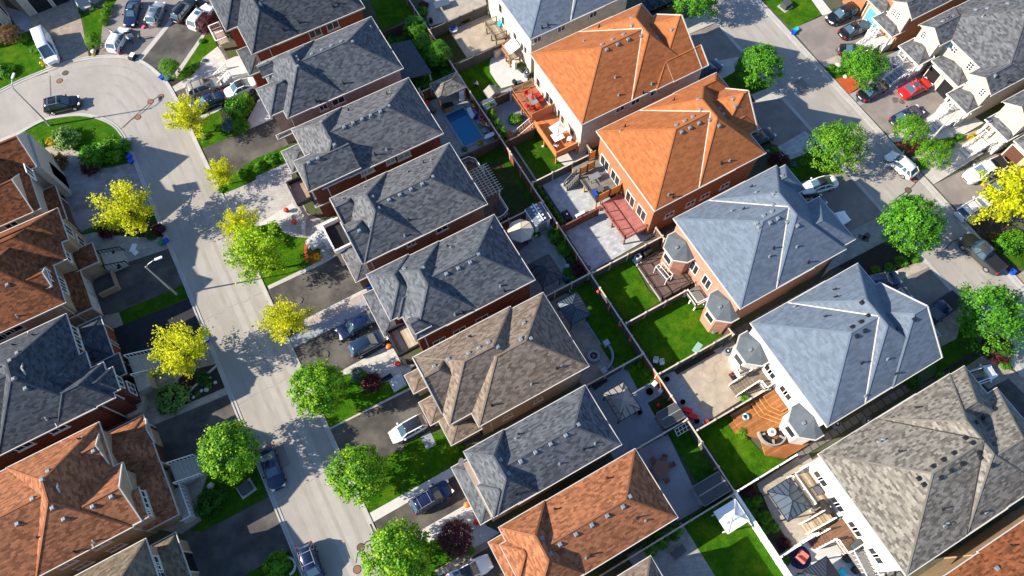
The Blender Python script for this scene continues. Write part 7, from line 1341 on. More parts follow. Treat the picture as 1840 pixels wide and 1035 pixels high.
MB().obox((ux, uy), (.5, .42), .7, 0, .55).build('base', 'plastic_black', t, bevel=.08); MB().obox((ux + .1, uy + .1), (.36, .3), .7, .55, .62).build('backboard', 'cloth_white', t); p_ = (-14.29,87.45); MB().beam((ux, uy, .4), (*p_, .7), .12).build('pole', 'metal_dark', t)
blob('bag', 'crumpled pink and white bag behind the white hatchback', 'bag', (-14.7,87.52), (.25, .2), 0, .2, 'cushion_pink', .5); blob('bag', 'pink bag on the drive behind the silver hatchback', 'bag', (-10.32,90.37), (.25, .2), 0, .25, 'plastic_pink', .5)
blob('newspaper', 'white scrap at the kerb of the curved lawn', 'litter', (-17.78,72.97), (.2, .25), .12, .2, 'cloth_white', .5)
for lab, c in (('yellow fire hydrant top left of the driveway edge', (-24.48,90.83)),):
    t = thing('fire_hydrant', lab, 'hydrant', (*c, 0)); MB().lathe(*c, [(.17, 0), (.17, .1), (.12, .15), (.12, .55), (.16, .58), (.13, .68), (.04, .76)], 12).build('barrel', 'plastic_yellow', t); MB().beam((c[0] - .22, c[1], .45), (c[0] + .22, c[1], .45), .13).build('outlets', 'plastic_yellow', t)
for lab, c in (('pencil shaped green topiary left of the porch steps at the top', (-17.2,97.56)), ('pencil shaped green topiary right of the porch steps at the top', (-15.35,97.42))):
    pass
# ================================================================ PEOPLE
def person(label, loc, rz, J, top, bottom, hair='hair_dark', cap=None, s=1.0):
    """skinned body from a posed joint table; J = {joint: (x, y, z)}; facing +X"""
    t = thing('person', label, 'person', loc, 'people outdoors', rz); t.scale = (s, s, s)
    def skin(name, chains, rad, mat, root):
        V = []; E = []; idx = {}
        def vid(k):
            if k not in idx: idx[k] = len(V); V.append(J[k] if isinstance(k, str) else k); R.append(rad.get(k, .03) if isinstance(k, str) else .03)
            return idx[k]
        R = []
        for ch in chains:
            for a, b in zip(ch[:-1], ch[1:]): E.append((vid(a), vid(b)))
        me = bpy.data.meshes.new(name); me.from_pydata(V, E, []); me.materials.append(MATS[mat]); o = bpy.data.objects.new(name, me); COL.objects.link(o); o.parent = t
        sk = o.modifiers.new('skin', 'SKIN'); sk.use_smooth_shade = True
        for i, sv in enumerate(me.skin_vertices[0].data): sv.radius = (R[i], R[i]); sv.use_root = (i == idx[root])
        o.modifiers.new('sub', 'SUBSURF').levels = 1; o.modifiers['sub'].render_levels = 1; return o
    for sd in 'LR':
        h_ = Vector(J['hand' + sd]); e = Vector(J['elbow' + sd]); d = (h_ - e).normalized(); side = d.cross(Vector((0, 0, 1))) if abs(d.z) < .9 else Vector((1, 0, 0)); side.normalize(); dn = Vector((0, 0, -1)) if abs(d.z) < .9 else Vector((0, 1, 0))
        for i, (off, L) in enumerate(((-.03, .065), (-.01, .078), (.01, .073), (.03, .058))):
            b = h_ + d * .07 + side * off; J[f'f{sd}{i}a'] = tuple(b); J[f'f{sd}{i}b'] = tuple(b + d * L * .5 + dn * .008); J[f'f{sd}{i}c'] = tuple(b + d * L + dn * .03)
        b = h_ + side * (-.035) + d * .015; J[f't{sd}a'] = tuple(b + side * -.02 + d * .02); J[f't{sd}b'] = tuple(b + side * -.035 + d * .05)
    rad = dict(pelvis=.13, waist=.115, chest=.145, neck=.055, headc=.09, crown=.075, shL=.07, shR=.07, elbowL=.042, elbowR=.042, wristL=.028, wristR=.028, handL=.036, handR=.036, hipL=.095, hipR=.095, kneeL=.058, kneeR=.058, ankL=.038, ankR=.038, toeL=.035, toeR=.035)
    for sd in 'LR':
        for i in range(4):
            for c in 'abc': rad[f'f{sd}{i}{c}'] = .009
        rad[f't{sd}a'] = .011; rad[f't{sd}b'] = .009
        J['wrist' + sd] = tuple(Vector(J['elbow' + sd]).lerp(Vector(J['hand' + sd]), .8))
    J['headc'] = tuple(Vector(J['neck']).lerp(Vector(J['crown']), .55))
    body = skin('body', [('pelvis', 'waist', 'chest', 'neck', 'headc', 'crown')] + [('chest', 'sh' + s_, 'elbow' + s_, 'wrist' + s_, 'hand' + s_) for s_ in 'LR'] + [('hand' + s_, f'f{s_}{i}a', f'f{s_}{i}b', f'f{s_}{i}c') for s_ in 'LR' for i in range(4)] + [('hand' + s_, f't{s_}a', f't{s_}b') for s_ in 'LR'] + [('pelvis', 'hip' + s_, 'knee' + s_, 'ank' + s_, 'toe' + s_) for s_ in 'LR'], rad, 'skin', 'pelvis')
    r2 = {k: v + .014 for k, v in rad.items()}
    skin('shirt', [('pelvis', 'waist', 'chest')] + [('chest', 'sh' + s_, 'elbow' + s_) for s_ in 'LR'], r2, top, 'waist')
    r3 = {k: v + .018 for k, v in rad.items()}; skin('trousers', [('pelvis', 'hip' + s_, 'knee' + s_, 'ank' + s_) for s_ in 'LR'], r3, bottom, 'pelvis')
    hc = Vector(J['headc']); up = (Vector(J['crown']) - Vector(J['neck'])).normalized(); f = Vector((1, 0, 0)); f = (f - up * f.dot(up)).normalized(); sdv = up.cross(f)
    hh = MB(); hm = bmesh.new(); bmesh.ops.create_uvsphere(hm, u_segments=14, v_segments=10, radius=.115)
    bm_v = [(hc + up * .035 - f * .018 + Vector(v.co)) for v in hm.verts if True]; fs = [[v.index for v in fc.verts] for fc in hm.faces if fc.calc_center_median().dot(up) > -.01 or fc.calc_center_median().dot(f) < -.02]
    hh.add(bm_v, fs).build('hair' if not cap else 'cap', cap or hair, None, smooth=True).parent = t; hm.free()
    e = MB()
    for s_ in (-1, 1): p = hc + f * .092 + sdv * .032 * s_; e.beam(tuple(p - f * .006), tuple(p + f * .006), .018)
    e.build('eyes', 'hair_dark', None).parent = t
    n = MB(); n.beam(tuple(hc + f * .088 - up * .012), tuple(hc + f * .118 - up * .03), .022); n.build('nose', 'skin', None).parent = t
    n = MB(); n.beam(tuple(hc + f * .088 - up * .058 - sdv * .022), tuple(hc + f * .088 - up * .058 + sdv * .022), .012); n.build('mouth', 'cushion_pink', None).parent = t
    for s_ in (-1, 1): n = MB(); n.beam(tuple(hc + sdv * .092 * s_ - up * .025), tuple(hc + sdv * .096 * s_ + up * .025), .024); n.build('ear', 'skin', None).parent = t
    return t
STAND = dict(pelvis=(0, 0, .95), waist=(0, 0, 1.12), chest=(.01, 0, 1.36), neck=(.02, 0, 1.52), crown=(.04, 0, 1.72), shL=(0, .19, 1.42), shR=(0, -.19, 1.42), elbowL=(.05, .27, 1.14), elbowR=(.1, -.27, 1.16), handL=(.22, .26, .95), handR=(.3, -.22, 1.02), hipL=(0, .1, .9), hipR=(0, -.1, .9), kneeL=(.05, .12, .5), kneeR=(.02, -.12, .5), ankL=(0, .13, .08), ankR=(-.06, -.13, .08), toeL=(.17, .14, .045), toeR=(.12, -.14, .045))
BEND = dict(pelvis=(-.25, 0, .88), waist=(-.08, 0, .98), chest=(.18, 0, 1.08), neck=(.36, 0, 1.12), crown=(.55, 0, 1.06), shL=(.24, .19, 1.08), shR=(.24, -.19, 1.08), elbowL=(.42, .26, .86), elbowR=(.46, -.24, .90), handL=(.68, .2, .86), handR=(.70, -.16, .95), hipL=(-.25, .1, .84), hipR=(-.25, -.1, .84), kneeL=(-.1, .12, .46), kneeR=(-.28, -.12, .46), ankL=(-.2, .13, .08), ankR=(-.42, -.13, .08), toeL=(-.03, .14, .045), toeR=(-.25, -.14, .045))
SQUAT = dict(pelvis=(-.1, 0, .36), waist=(-.02, 0, .5), chest=(.1, 0, .72), neck=(.16, 0, .88), crown=(.26, 0, 1.06), shL=(.1, .19, .78), shR=(.1, -.19, .78), elbowL=(.3, .25, .58), elbowR=(.3, -.25, .58), handL=(.5, .12, .42), handR=(.5, -.12, .42), hipL=(-.08, .1, .33), hipR=(-.08, -.1, .33), kneeL=(.32, .2, .48), kneeR=(.32, -.2, .48), ankL=(.1, .16, .08), ankR=(.1, -.16, .08), toeL=(.27, .18, .045), toeR=(.27, -.18, .045))
person('person in a pale cyan top and navy trousers bending to the white hatchback', (-12.7,88.6,0.02), math.radians(107.0), dict(BEND), 'cloth_cyan', 'cloth_navy', cap='cloth_white')
person('small child in a lime yellow shirt standing on the drive by the white hatchback', (-11.32,88.49,0.02), 2.6, dict(STAND), 'cloth_lime', 'cloth_navy', s=.62)
person('person in black leaning into the open tailgate of the silver hatchback', (-9.74,90.26,0.02), math.radians(60), dict(BEND), 'cloth_black', 'cloth_black')
person('person in a white shirt crouching on the back lawn beside the small sheds', (25.38,58.1,0.02), 2.2, dict(SQUAT), 'cloth_white', 'cloth_navy')

# ================================================================ TREES AND SHRUBS
def leaves_mesh(name, C_, N_, size, mat, seed=0, tone=None):
    """small rhombic leaf faces at the points C_, roughly facing N_"""
    g = np.random.default_rng(seed); n = len(C_); nr = N_ + g.normal(0, .55, (n, 3)); nr /= np.linalg.norm(nr, axis=1)[:, None] + 1e-9
    r = g.normal(0, 1, (n, 3)); a = np.cross(nr, r); a /= np.linalg.norm(a, axis=1)[:, None] + 1e-9; b = np.cross(nr, a); s = size * g.uniform(.65, 1.25, (n, 1))
    V = np.stack([C_ + a * s * .5, C_ + b * s * .36, C_ - a * s * .5, C_ - b * s * .36], 1).reshape(-1, 3)
    me = bpy.data.meshes.new(name); me.vertices.add(4 * n); me.vertices.foreach_set('co', V.ravel()); me.loops.add(4 * n); me.loops.foreach_set('vertex_index', np.arange(4 * n, dtype=np.int32))
    me.polygons.add(n); me.polygons.foreach_set('loop_start', np.arange(0, 4 * n, 4, dtype=np.int32)); me.polygons.foreach_set('loop_total', np.full(n, 4, dtype=np.int32)); me.update()
    at = me.attributes.new('tone', 'FLOAT', 'FACE'); at.data.foreach_set('value', (g.uniform(0, 1, n) if tone is None else np.clip(tone + g.uniform(-.3, .3, n), 0, 1)).astype(np.float32)); me.materials.append(MATS[mat]); return me
def unit(g, n): v = g.normal(0, 1, (n, 3)); return v / np.linalg.norm(v, axis=1)[:, None]
def crown_round(seed, r=3.0, hz=2.7, zc=4.0, clumps=300, per=32, cr=.40, lump=.14):
    g = np.random.default_rng(seed); d = unit(g, clumps); d[:, 2] = np.where(d[:, 2] < -.55, -d[:, 2], d[:, 2]); L = unit(g, 9)
    lum = 1 + lump * np.max(np.clip(d @ L.T, 0, 1) ** 4, axis=1) - lump * .6 * (g.uniform(0, 1, clumps) < .25); rad = g.uniform(.80, 1.0, clumps) * lum; rad[g.uniform(0, 1, clumps) < .30] *= .66
    c = d * rad[:, None] * np.array([r, r, hz]) + np.array([0, 0, zc]); tone = g.uniform(.15, .95, clumps)
    P = np.repeat(c, per, 0) + g.normal(0, cr * .5, (clumps * per, 3)) * np.array([1, 1, .7]); Nn = np.repeat(d, per, 0) + np.array([0, 0, .35]); return P, Nn, np.repeat(tone, per)
def crown_airy(seed, r=3.0, z0=2.6, z1=6.4, branches=24, per=18, k=8, cr=.33):
    g = np.random.default_rng(seed); P = []; N_ = []; T = []; BR = []
    for i in range(branches):
        a = i * 2.399 + g.uniform(-.35, .35); f = (i + .5) / branches; zt = z0 + (z1 - z0) * f; rt = r * (1.0 - .62 * f ** 1.6) * g.uniform(.62, 1.15); end = np.array([math.cos(a) * rt, math.sin(a) * rt, zt + .25 - .1 * rt])
        st = np.array([0, 0, z0 * .55 + (z1 - z0) * f * .45]); mid = (st + end) / 2 + np.array([0, 0, .35]); BR.append((st, mid, end))
        for j in range(k):
            t = .34 + .68 * j / (k - 1); p = (1 - t) ** 2 * st + 2 * t * (1 - t) * mid + t * t * end + g.normal(0, .14, 3); c = cr * g.uniform(.7, 1.3)
            n = int(per * g.uniform(.6, 1.4) * 1.6); P.append(p + g.normal(0, 1, (n, 3)) * np.array([c, c, c * .42]) * .8); N_.append(np.tile([0, 0, 1.0], (n, 1)) + g.normal(0, .3, (n, 3))); T.append(np.full(n, g.uniform(.2, .95)))
    return np.concatenate(P), np.concatenate(N_), np.concatenate(T), BR
def tree(name, label, kind, seed, leafm, lsize=.27, h=4.0):
    t = thing(name, label, 'tree', (0, 0, 0))
    tr = MB(); g = np.random.default_rng(seed + 50)
    if kind == 'round':
        P, Nn, T = crown_round(seed); BR = []
        for i in range(9): a = i * 2.4; BR.append((np.array([0, 0, 1.9 + .12 * i]), np.array([math.cos(a) * .8, math.sin(a) * .8, 3.1 + .1 * i]), np.array([math.cos(a) * 2.0, math.sin(a) * 2.0, 4.0 + .25 * i])))
    elif kind == 'loose':
        P, Nn, T = crown_round(seed, 3.0, 2.6, 4.0, 210, 36, .52, .32); BR = []
        for i in range(9): a = i * 2.4; BR.append((np.array([0, 0, 1.9 + .12 * i]), np.array([math.cos(a) * .8, math.sin(a) * .8, 3.1 + .1 * i]), np.array([math.cos(a) * 2.3, math.sin(a) * 2.3, 4.0 + .25 * i])))
    else: P, Nn, T, BR = crown_airy(seed)
    tr.tube([(0, 0, 0), (.03, .02, 1.5), (0, .04, 3.2), (.05, 0, 5.0 if kind != 'airy' else 5.6)], .14, 8, .05).build('trunk', 'bark', t)
    lb = MB()
    for a, b, c in BR: lb.tube([tuple(a), tuple(b), tuple(c)], .06, 5, .02)
    lb.build('limbs', 'bark', t)
    o = bpy.data.objects.new('crown', leaves_mesh('crown', P, Nn, lsize, leafm, seed, T)); COL.objects.link(o); o.parent = t; return t
GT = 'street and garden trees'
protos = {}
def plant_tree(kind, seed, leafm, label, c, r, zc=4.0, rz=0, name='street_tree', ls=None):
    """c = crown centre on the plan at crown height"""
    r = r * (.94 if kind == 'airy' else .88); s = r / 3.0; key = (kind, seed)
    if key not in protos:
        t = tree(name, label, kind, seed, leafm, ls or (.25 if kind != 'airy' else .21)); protos[key] = (t, leafm); t.location = (*c, 0)
    else:
        p, lm = protos[key]; t = dup(p, (*c, 0), label=label, mats={lm: leafm} if lm != leafm else None); t.name = name
    t.rotation_euler = (0, 0, rz); t.scale = (s, s, s * zc / 4.0 if s > .5 else s); t['group'] = GT; t['label'] = label; return t
TR = [
 ('airy', 11, 'leaf_yellow', 'bright yellow feathery tree at the kerb beside the navy car', (-9.68,69.32), 3.1, 4.0),
 ('airy', 12, 'leaf_yellow', 'narrow yellow feathery tree between the two upper drives', (-8.95,60.31), 2.1, 4.2),
 ('airy', 13, 'leaf_yellow', 'broad yellow feathery tree on the left kerb above the paver walk', (-20.09,59.3), 3.9, 4.0),
 ('airy', 11, 'leaf_yellow', 'yellow feathery tree leaning over the kerb above its greener neighbour', (-9.27,52.03), 2.6, 4.0),
 ('airy', 14, 'leaf_lime', 'yellow green feathery tree on the lawn of the brown brick house', (-8.77,46.49), 3.9, 4.2),
 ('airy', 12, 'leaf_yellow', 'yellow feathery tree at the kerb of the gravel strip', (-9.07,38.06), 2.9, 4.0),
 ('airy', 14, 'leaf_yellow', 'big yellow feathery tree at the corner of the black drive', (-20.07,39.65), 3.7, 4.0),
 ('airy', 13, 'leaf_yellow', 'big yellow tree at the right edge over the white off roader', (69.35,10.04), 4.3, 4.2),
 ('round', 21, 'leaf_maple', 'round bright green maple at the kerb above the white hatchback drive', (-8.92,28.6), 3.3, 4.0),
 ('round', 22, 'leaf_maple', 'round bright green maple between the lawn and the pale blue path', (-8.87,18.59), 3.2, 4.0),
 ('round', 23, 'leaf_maple', 'round bright green maple cut by the bottom edge of the photo', (-8.66,9.54), 3.6, 4.0),
 ('round', 22, 'leaf_maple', 'round bright green maple beside the parked navy saloon', (-19.39,27.05), 3.3, 4.0),
 ('round', 23, 'leaf_green', 'round dark green tree beside the right street at the top', (56.77,40.28), 3.1, 4.0),
 ('loose', 31, 'leaf_green', 'green tree cut by the top edge above the road junction', (56.57,53.66), 2.9, 4.0),
 ('loose', 32, 'leaf_hedge', 'spreading green tree left of the right street near the white saloon', (57.32,25.8), 3.3, 4.0),
 ('round', 21, 'leaf_green', 'round green tree in the middle of the right street kerb', (57.52,13.23), 3.7, 4.0),
 ('loose', 33, 'leaf_green', 'ragged green tree at the right edge over the burgundy bush', (57.53,0.35), 3.7, 4.0),
 ('loose', 31, 'leaf_green', 'green tree between the two black cars and red mulch', (69.08,33.98), 2.7, 3.6),
 ('loose', 32, 'leaf_hedge', 'small light green tree over the navy saloon at the right', (68.16,23.77), 2.0, 4.0),
 ('loose', 33, 'leaf_hedge', 'small green tree in front of the beige estate car', (-9.24,79.82), 1.45, 4.6),
 ('loose', 32, 'leaf_hedge', 'slender green tree on the grass strip beside the brown paver drive', (-16.99,90.41), 1.1, 4.6),
 ('loose', 31, 'leaf_green', 'green garden tree by the fence behind the uppermost back lawn', (22.17,69.88), 1.5, 3.6),
 ('loose', 32, 'leaf_green', 'bright green garden tree near the lean to roof and back fence', (22.67,64.08), 1.9, 3.6),
 ('loose', 33, 'leaf_green', 'green garden tree between the lean to roof and the fence', (21.74,66.8), 1.5, 3.6),
 ('loose', 31, 'leaf_hedge', 'leafy green young tree beside the street lamp on the right', (68.48,19.76), 1.9, 3.6),
 ('round', 22, 'leaf_burgundy', 'burgundy maple on the pale walk beside the terracotta house', (-3.15,8.6), 1.9, 3.4),
 ('round', 23, 'leaf_burgundy', 'dark burgundy bush tree at the right edge beside the green tree', (57.09,-2.67), 1.7, 3.4),
 ('round', 21, 'leaf_burgundy', 'burgundy tree beside the white off roader at the top', (-2.3,84.18), 1.6, 3.4),
 ('loose', 32, 'leaf_bronze', 'bronze brown tree at the left end of the top edge', (-26.47,96.61), 1.5, 3.6),
]
for i, (k, sd_, lm, lab, c, r, zc) in enumerate(TR): plant_tree(k, sd_, lm, lab, c, r, zc, i * 1.3)
def shrub_proto(seed, n=26, per=34, r=1.0, hz=.85, size=.17, mat='leaf_hedge', cone=False):
    g = np.random.default_rng(seed); d = unit(g, n * 2); d[:, 2] = np.abs(d[:, 2]); c = d * g.uniform(.7, 1, (len(d), 1)) * np.array([r, r, hz]) + np.array([0, 0, .25])
    if cone: z = g.uniform(0, 1, len(d)); a = g.uniform(0, 6.28, len(d)); rr = (1 - z) ** .7 * r * .9; c = np.stack([np.cos(a) * rr, np.sin(a) * rr, .1 + z * hz], 1)
    P = np.repeat(c, per, 0) + g.normal(0, .11 * r + .02, (len(d) * per, 3)); P[:, 2] = np.abs(P[:, 2]); Nn = np.repeat(d, per, 0) + np.array([0, 0, .3]); return leaves_mesh('foliage', P, Nn, size, mat, seed, np.repeat(g.uniform(.1, .95, len(d)), per))
SM = [shrub_proto(s_) for s_ in (61, 62, 63)]; CM = shrub_proto(64, 40, 26, .55, 2.2, .13, 'leaf_hedge', True)
_sid = [0]
def shrub(label, c, r, mat='leaf_hedge', h=1.0, cone=False, name='shrub', cat='shrub', group='shrubs and bushes'):
    _sid[0] += 1; t = thing(name, label, cat, (*c, 0), group); f = bpy.data.objects.new('foliage', CM if cone else SM[_sid[0] % 3]); COL.objects.link(f); f.parent = t
    f.material_slots[0].link = 'OBJECT'; f.material_slots[0].material = MATS[mat]
    s_ = MB().tube([(0, 0, 0), (0, 0, .5)], .05, 6, .03).build('stem', 'bark', None); s_.parent = t; s_.scale = (1, 1, 1)
    t.scale = (r, r, r * h) if not cone else (r, r, r * h); t.rotation_euler = (0, 0, _sid[0] * 1.7); return t
S = [
 ('light green airy shrub on the curving lawn near the tan circle', (-24.84,76.75), 1.7, 'leaf_sage', .9), ('small golden shrub left of the light green one on the curving lawn', (-26.73,77.61), .65, 'leaf_gold', 1), ('big dark green shrub mass beside the tan circle', (-22.35,72.24), 1.7, 'leaf_green', .9), ('tall green shrub at the middle of the lawn bed', (-20.06,72.11), 1.8, 'leaf_hedge', .9), ('green shrub nearest the kerb in the lawn bed', (-18.68,71.99), 1.0, 'leaf_green', .9), ('near black purple shrub below the big green one', (-23.17,71.3), 1.3, 'leaf_burgundy', .7), ('bronze green spiky shrub at the house corner by the tan circle', (-26.88,73.83), 1.3, 'leaf_bronze', 1.1),
 ('small green shrub under the roof edge of the curving lawn', (-27.66,77.88), .6, 'leaf_green', 1),
 ('long low hedge, top part, beside the twin cars drive', (-13.54,96.19), .7, 'leaf_hedge', 1.2), ('long low hedge, middle part, beside the twin cars drive', (-14.26,95.06), .65, 'leaf_hedge', 1.2), ('long low hedge, bottom part, beside the twin cars drive', (-14.89,93.89), .6, 'leaf_hedge', 1.2),
 ('red brown shrub in the bed under the broad yellow tree, left', (-23.99,61.14), 1.1, 'leaf_burgundy', .7), ('red brown shrub in the bed under the broad yellow tree, right', (-18.65,58.1), .9, 'leaf_burgundy', .7), ('dark green shrub at the foot of the broad yellow tree', (-19.48,57.95), .7, 'leaf_deep', .8),
 ('round mid green bush on the paver area below the big yellow tree', (-23.64,36.98), 1.75, 'leaf_sage', .95), ('small dark green shrub below the round mid green bush', (-25.16,36.28), .55, 'leaf_deep', .9), ('red leaved shrub in the bed under the big yellow tree', (-21.96,38.21), .75, 'leaf_burgundy', .8), ('dark green shrub in the flower bed near the rock line', (-20.04,37.42), .8, 'leaf_deep', .7), ('tiny light green plant in the flower bed', (-19.82,36.5), .35, 'leaf_hedge', 1), ('tiny yellow green plant in the flower bed near the stones', (-21.24,36.16), .3, 'leaf_hedge', 1),
 ('round dark green bush in the shaded lawn near the boulder', (-24.16,24.24), 1.3, 'leaf_deep', .9), ('second dark green bush touching the round one near the boulder', (-22.95,24.73), 1.0, 'leaf_deep', .9), ('green shrub inside the white curved planter wall', (-20.09,15.24), 1.25, 'leaf_hedge', 1.1),
 ('tall dark green shrub at the front wall below the white saloon', (-3.77,70.01), 1.6, 'leaf_green', 1.2), ('light green shrub at the front wall near the white saloon', (-2.27,70.76), 1.1, 'leaf_hedge', 1.1), ('mid green shrub below the tall dark one', (-4.42,67.39), 1.1, 'leaf_green', 1), ('blue spruce ball in the shrub bed', (-5.74,68.41), .95, 'leaf_spruce', 1), ('small shrub with white stones at the kerb of the shrub bed', (-9.02,68.54), .55, 'leaf_sage', .8),
 ('small green shrub on the long grass strip by the pale walk', (-6.23,80.16), .6, 'leaf_hedge', .9), ('green shrub at the kerb end of the long grass strip', (-7.74,79.33), .6, 'leaf_hedge', .9), ('blue grey small shrub on the long grass strip', (-4.9,80.41), .35, 'leaf_spruce', .9), ('round clipped box bush at the burgundy tree', (-4.06,83.8), .4, 'leaf_green', 1),
 ('clipped box bush, first from the kerb on the strip below the upper drive', (-6.69,60.61), .65, 'leaf_green', 1), ('clipped box bush, second from the kerb on the strip below the upper drive', (-4.32,60.69), .75, 'leaf_green', 1), ('clipped box bush, third from the kerb on the strip', (-2.72,60.83), .85, 'leaf_green', 1), ('clipped box bush nearest the house on the strip', (-1.13,60.37), .7, 'leaf_green', 1), ('low green shrub with white flowers by the kerb of the pale paver drive', (-9.95,59.81), .45, 'leaf_green', .8),
 ('small green plant at the top of the red mulch bed', (-2.81,47.41), .45, 'leaf_sage', 1), ('small green plant in the middle of the red mulch bed', (-3.53,46.36), .4, 'leaf_hedge', 1), ('orange flowering plant at the lower end of the red mulch bed', (-3.0,45.17), .45, 'leaf_gold', 1), ('dark green plant at the right of the red mulch bed', (-2.85,46.42), .4, 'leaf_green', 1), ('small green plant at the bottom left of the red mulch bed', (-4.01,45.29), .3, 'leaf_hedge', 1),
 ('blue green spruce shrub left of the burgundy bush', (-4.91,29.58), .75, 'leaf_spruce', .9), ('bright green shrub between the spruce and the burgundy bush', (-4.5,29.09), .6, 'leaf_hedge', .9), ('burgundy bush on the lawn of the beige roofed house', (-3.91,27.83), 1.1, 'leaf_burgundy', .9), ('bright green shrub below the burgundy maple', (-5.26,9.19), .7, 'leaf_hedge', .8), ('small bright green shrub right of the burgundy maple', (-2.58,7.08), .45, 'leaf_hedge', .8),
 ('round bush beside the lean to roof by the pool fence', (19.41,61.65), 1.3, 'leaf_green', 1.1), ('green shrub in the corner above the lean to roof', (18.73,70.62), .9, 'leaf_green', 1), ('yellow green shrub above the lean to roof', (19.86,69.77), .7, 'leaf_hedge', 1), ('green shrub beside the shingled pavilion and fence', (22.79,61.56), .9, 'leaf_green', 1), ('dark shrub by the back fence above the pavilion', (23.12,63.06), 1.0, 'leaf_deep', 1), ('tiny golden plant at the pool fence corner', (21.49,49.92), .4, 'leaf_gold', 1), ('pale plant at the near corner of the pool', (19.27,50.05), .35, 'leaf_sage', 1),
 ('round bright bush at the foot of the timber stairs', (27.1,50.71), .9, 'leaf_hedge', .9), ('green potted plant on the white patio by the cream wall', (31.93,58.07), .55, 'leaf_hedge', 1), ('green plant in a pot beside the beige post', (31.04,59.38), .3, 'leaf_hedge', 1),
 ('round bush at the top of the dark bed by the octagonal umbrella', (23.02,33.51), .95, 'leaf_hedge', 1.1), ('round bush at the middle of the dark bed by the octagonal umbrella', (23.0,31.51), .95, 'leaf_hedge', 1.1), ('small green bush below the grey capped stone', (21.85,28.74), .6, 'leaf_green', .9), ('blue green shrub at the bottom of the dark bed', (21.3,28.14), .5, 'leaf_spruce', .9), ('green shrub at the bottom corner of the dark bed', (21.96,27.66), .5, 'leaf_hedge', .9), ('dark burgundy shrub at the fence of the octagonal umbrella patio', (23.28,28.1), 1.0, 'leaf_burgundy', .9), ('small dark shrub in the bed beside the fence', (23.13,29.96), .5, 'leaf_deep', 1), ('small green shrub by the white resin shed door', (21.25,34.87), .4, 'leaf_deep', 1),
 ('green shrub at the left of the small lawn on the blue patio', (22.06,15.41), .65, 'leaf_hedge', 1), ('green shrub at the fence of the small lawn, upper', (23.15,15.18), .55, 'leaf_hedge', 1), ('green shrub at the fence of the small lawn, lower', (23.27,14.06), .55, 'leaf_hedge', 1), ('low plant at the lower corner of the small lawn', (23.31,13.06), .4, 'leaf_hedge', 1),
 ('potted green plant by the pink brick bay window', (33.94,22.48), .45, 'leaf_hedge', 1), ('wild green plant left of the cedar deck edge, upper', (28.44,3.42), .55, 'leaf_hedge', 1), ('small wild plant left of the cedar deck edge, lower', (28.32,2.89), .35, 'leaf_hedge', 1), ('leggy plants below the old timber stairs', (30.87,6.2), .5, 'leaf_hedge', .9),
 ('burgundy shrub at the fence corner of the gazebo patio', (25.32,-1.88), .75, 'leaf_burgundy', .9), ('round green bush left in the bed of the gazebo patio, upper', (24.53,-2.75), .55, 'leaf_green', 1), ('round green bush beside the gazebo corner', (25.42,-3.08), .6, 'leaf_hedge', 1), ('green bush in the bed at the middle', (24.45,-3.83), .5, 'leaf_green', 1), ('bright green bush in the bed near the pale slab', (25.18,-4.74), .7, 'leaf_hedge', 1), ('green bush in the bed near its lower end', (24.44,-5.72), .5, 'leaf_green', 1), ('bright green bush at the lower end of the bed', (25.38,-5.96), .55, 'leaf_hedge', 1), ('burgundy shrub at the lower end of the gazebo bed', (25.46,-7.7), .6, 'leaf_burgundy', 1.1), ('round green bush beside the navy rug', (24.49,-9.02), .5, 'leaf_hedge', 1),
 ('shrub row along the fence at the bottom, left end', (13.35,-1.58), .75, 'leaf_green', 1), ('shrub row along the fence at the bottom, centre', (14.78,-1.51), .8, 'leaf_green', 1), ('shrub row along the fence at the bottom, right end', (16.39,-1.45), .8, 'leaf_green', 1),
 ('pair of green shrubs in the corner bed by the red mulch, left', (67.63,37.19), .5, 'leaf_green', 1), ('pair of green shrubs in the corner bed by the red mulch, right', (68.2,36.22), .55, 'leaf_green', 1), ('light green shrub above the black coupe', (70.0,36.68), .75, 'leaf_hedge', 1.2), ('green hedge part by the right lamp, left', (69.8,21.41), .7, 'leaf_hedge', 1), ('green hedge part by the right lamp, middle', (72.6,20.51), .75, 'leaf_hedge', 1), ('green hedge part nearest the house at the right', (74.33,20.45), .6, 'leaf_green', 1), ('golden yellow shrub by the porch at the right edge', (75.65,19.19), .9, 'leaf_gold', 1), ('square clipped dark hedge beside the parked white coupe', (67.43,19.83), .8, 'leaf_green', .9),
 ('round clipped ball by the orange roof and paver drive', (53.09,30.36), .6, 'leaf_green', 1), ('dark purple bush by the blue grey paver drive', (52.57,28.95), 1.2, 'leaf_burgundy', .9), ('golden shrub at the peak of the blue grey roof', (51.95,28.16), .5, 'leaf_gold', .9), ('grey green shrub in the row by the dark lawn, first', (52.8,27.82), .4, 'leaf_spruce', 1), ('grey green shrub in the row by the dark lawn, second', (53.92,27.67), .4, 'leaf_spruce', 1), ('green shrub in the row by the dark lawn', (55.14,27.22), .5, 'leaf_green', 1), ('small green shrub by the blue grey roof edge', (53.02,27.08), .45, 'leaf_green', 1), ('round shrub in the dark bed near the paver drive, left', (53.15,11.22), .6, 'leaf_hedge', .9), ('round shrub in the dark bed near the paver drive, right', (54.76,10.74), .6, 'leaf_hedge', .9), ('round shrub under the round kerb tree', (56.46,10.69), .75, 'leaf_hedge', .9), ('yellow green shrub under the round kerb tree by the street', (58.1,10.13), .55, 'leaf_hedge', .9),
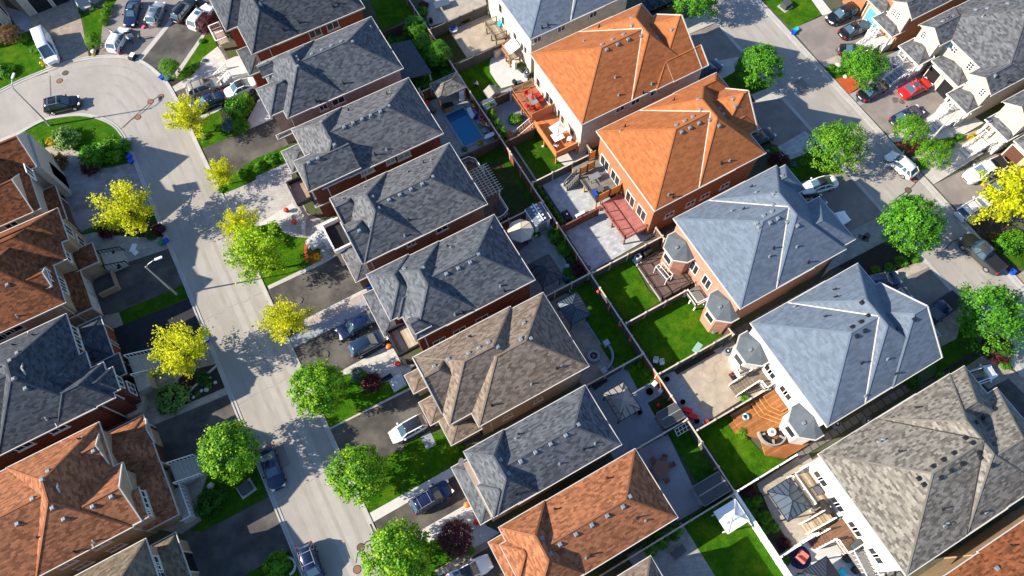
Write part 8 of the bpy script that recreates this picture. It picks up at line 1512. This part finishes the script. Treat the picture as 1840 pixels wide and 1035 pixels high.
 ('green leafy shrub beside the dark grey pickup truck', (68.3,6.35), 1.3, 'leaf_green', .9), ('green shrub at the right edge beside the pickup truck', (69.8,6.38), 1.2, 'leaf_hedge', .9), ('tan dry grass clump beside the pickup truck', (68.0,7.8), .7, 'leaf_bronze', .8), ('green plants below the burgundy bush at the right street', (57.95,-4.38), .7, 'leaf_green', .9), ('dark green clump in the passage above the weathered roof', (47.84,-1.09), .9, 'leaf_deep', .8), ('small green shrub in the strip above the weathered roof', (50.9,-2.05), .5, 'leaf_green', .9),
 ('low dark hedge at the left end of the top lawn', (-25.63,96.75), .9, 'leaf_green', .8), ('dark shrub at the left edge of the top lawn', (-29.27,92.2), 1.3, 'leaf_green', .8), ('green shrub beside the white van', (-24.59,93.83), .7, 'leaf_green', 1), ('yellow flower clump by the round mulch bed boulder', (-17.82,89.02), .28, 'leaf_gold', .9), ('red leaved small plant in the round mulch bed', (-17.69,90.55), .3, 'leaf_burgundy', .9),
 ('potted bush below the topmost back lawn at the fence', (24.75,73.16), .8, 'leaf_green', 1), ('reddish shrub at the top of the paved yards', (25.31,74.06), .7, 'leaf_burgundy', 1),
]
for lab, c, r, m_, h_ in S: shrub(lab, c, r, m_, h_)
for i, c in enumerate([(24.62,53.19),(24.54,52.05),(24.45,50.42),(24.46,49.0)]): shrub(['pointed cedar nearest the grey shed, first of four', 'pointed cedar second from the grey shed', 'pointed cedar third from the grey shed', 'pointed cedar farthest from the grey shed'][i], c, .95, 'leaf_hedge', 1.1, True, 'cedar', 'cedar', 'pointed cedars by the fence')
for i, c in enumerate([(24.37,40.73),(24.35,39.91),(24.33,39.09),(24.4,38.16),(24.42,37.28),(24.44,36.41),(24.38,35.69),(24.4,35.1),(24.35,34.56)]): shrub(['small cedar at the top end of the charcoal planter', 'small cedar next to the top one in the charcoal planter', 'third small cedar from the top in the charcoal planter', 'fourth small cedar from the top in the charcoal planter', 'middle small cedar of the charcoal planter', 'fourth small cedar from the bottom of the charcoal planter', 'third small cedar from the bottom of the charcoal planter', 'small cedar next to the bottom one in the charcoal planter', 'small cedar at the bottom end of the charcoal planter'][i], c, .62, 'leaf_hedge', 1.0, True, 'cedar', 'cedar', 'cedars in the charcoal planter')
for lab, c in (('pencil shaped topiary left of the porch steps at the top', (-17.23,97.48)), ('pencil shaped topiary right of the porch steps at the top', (-15.37,97.34))): shrub(lab, c, .55, 'leaf_deep', .8, True, 'cedar', 'topiary')
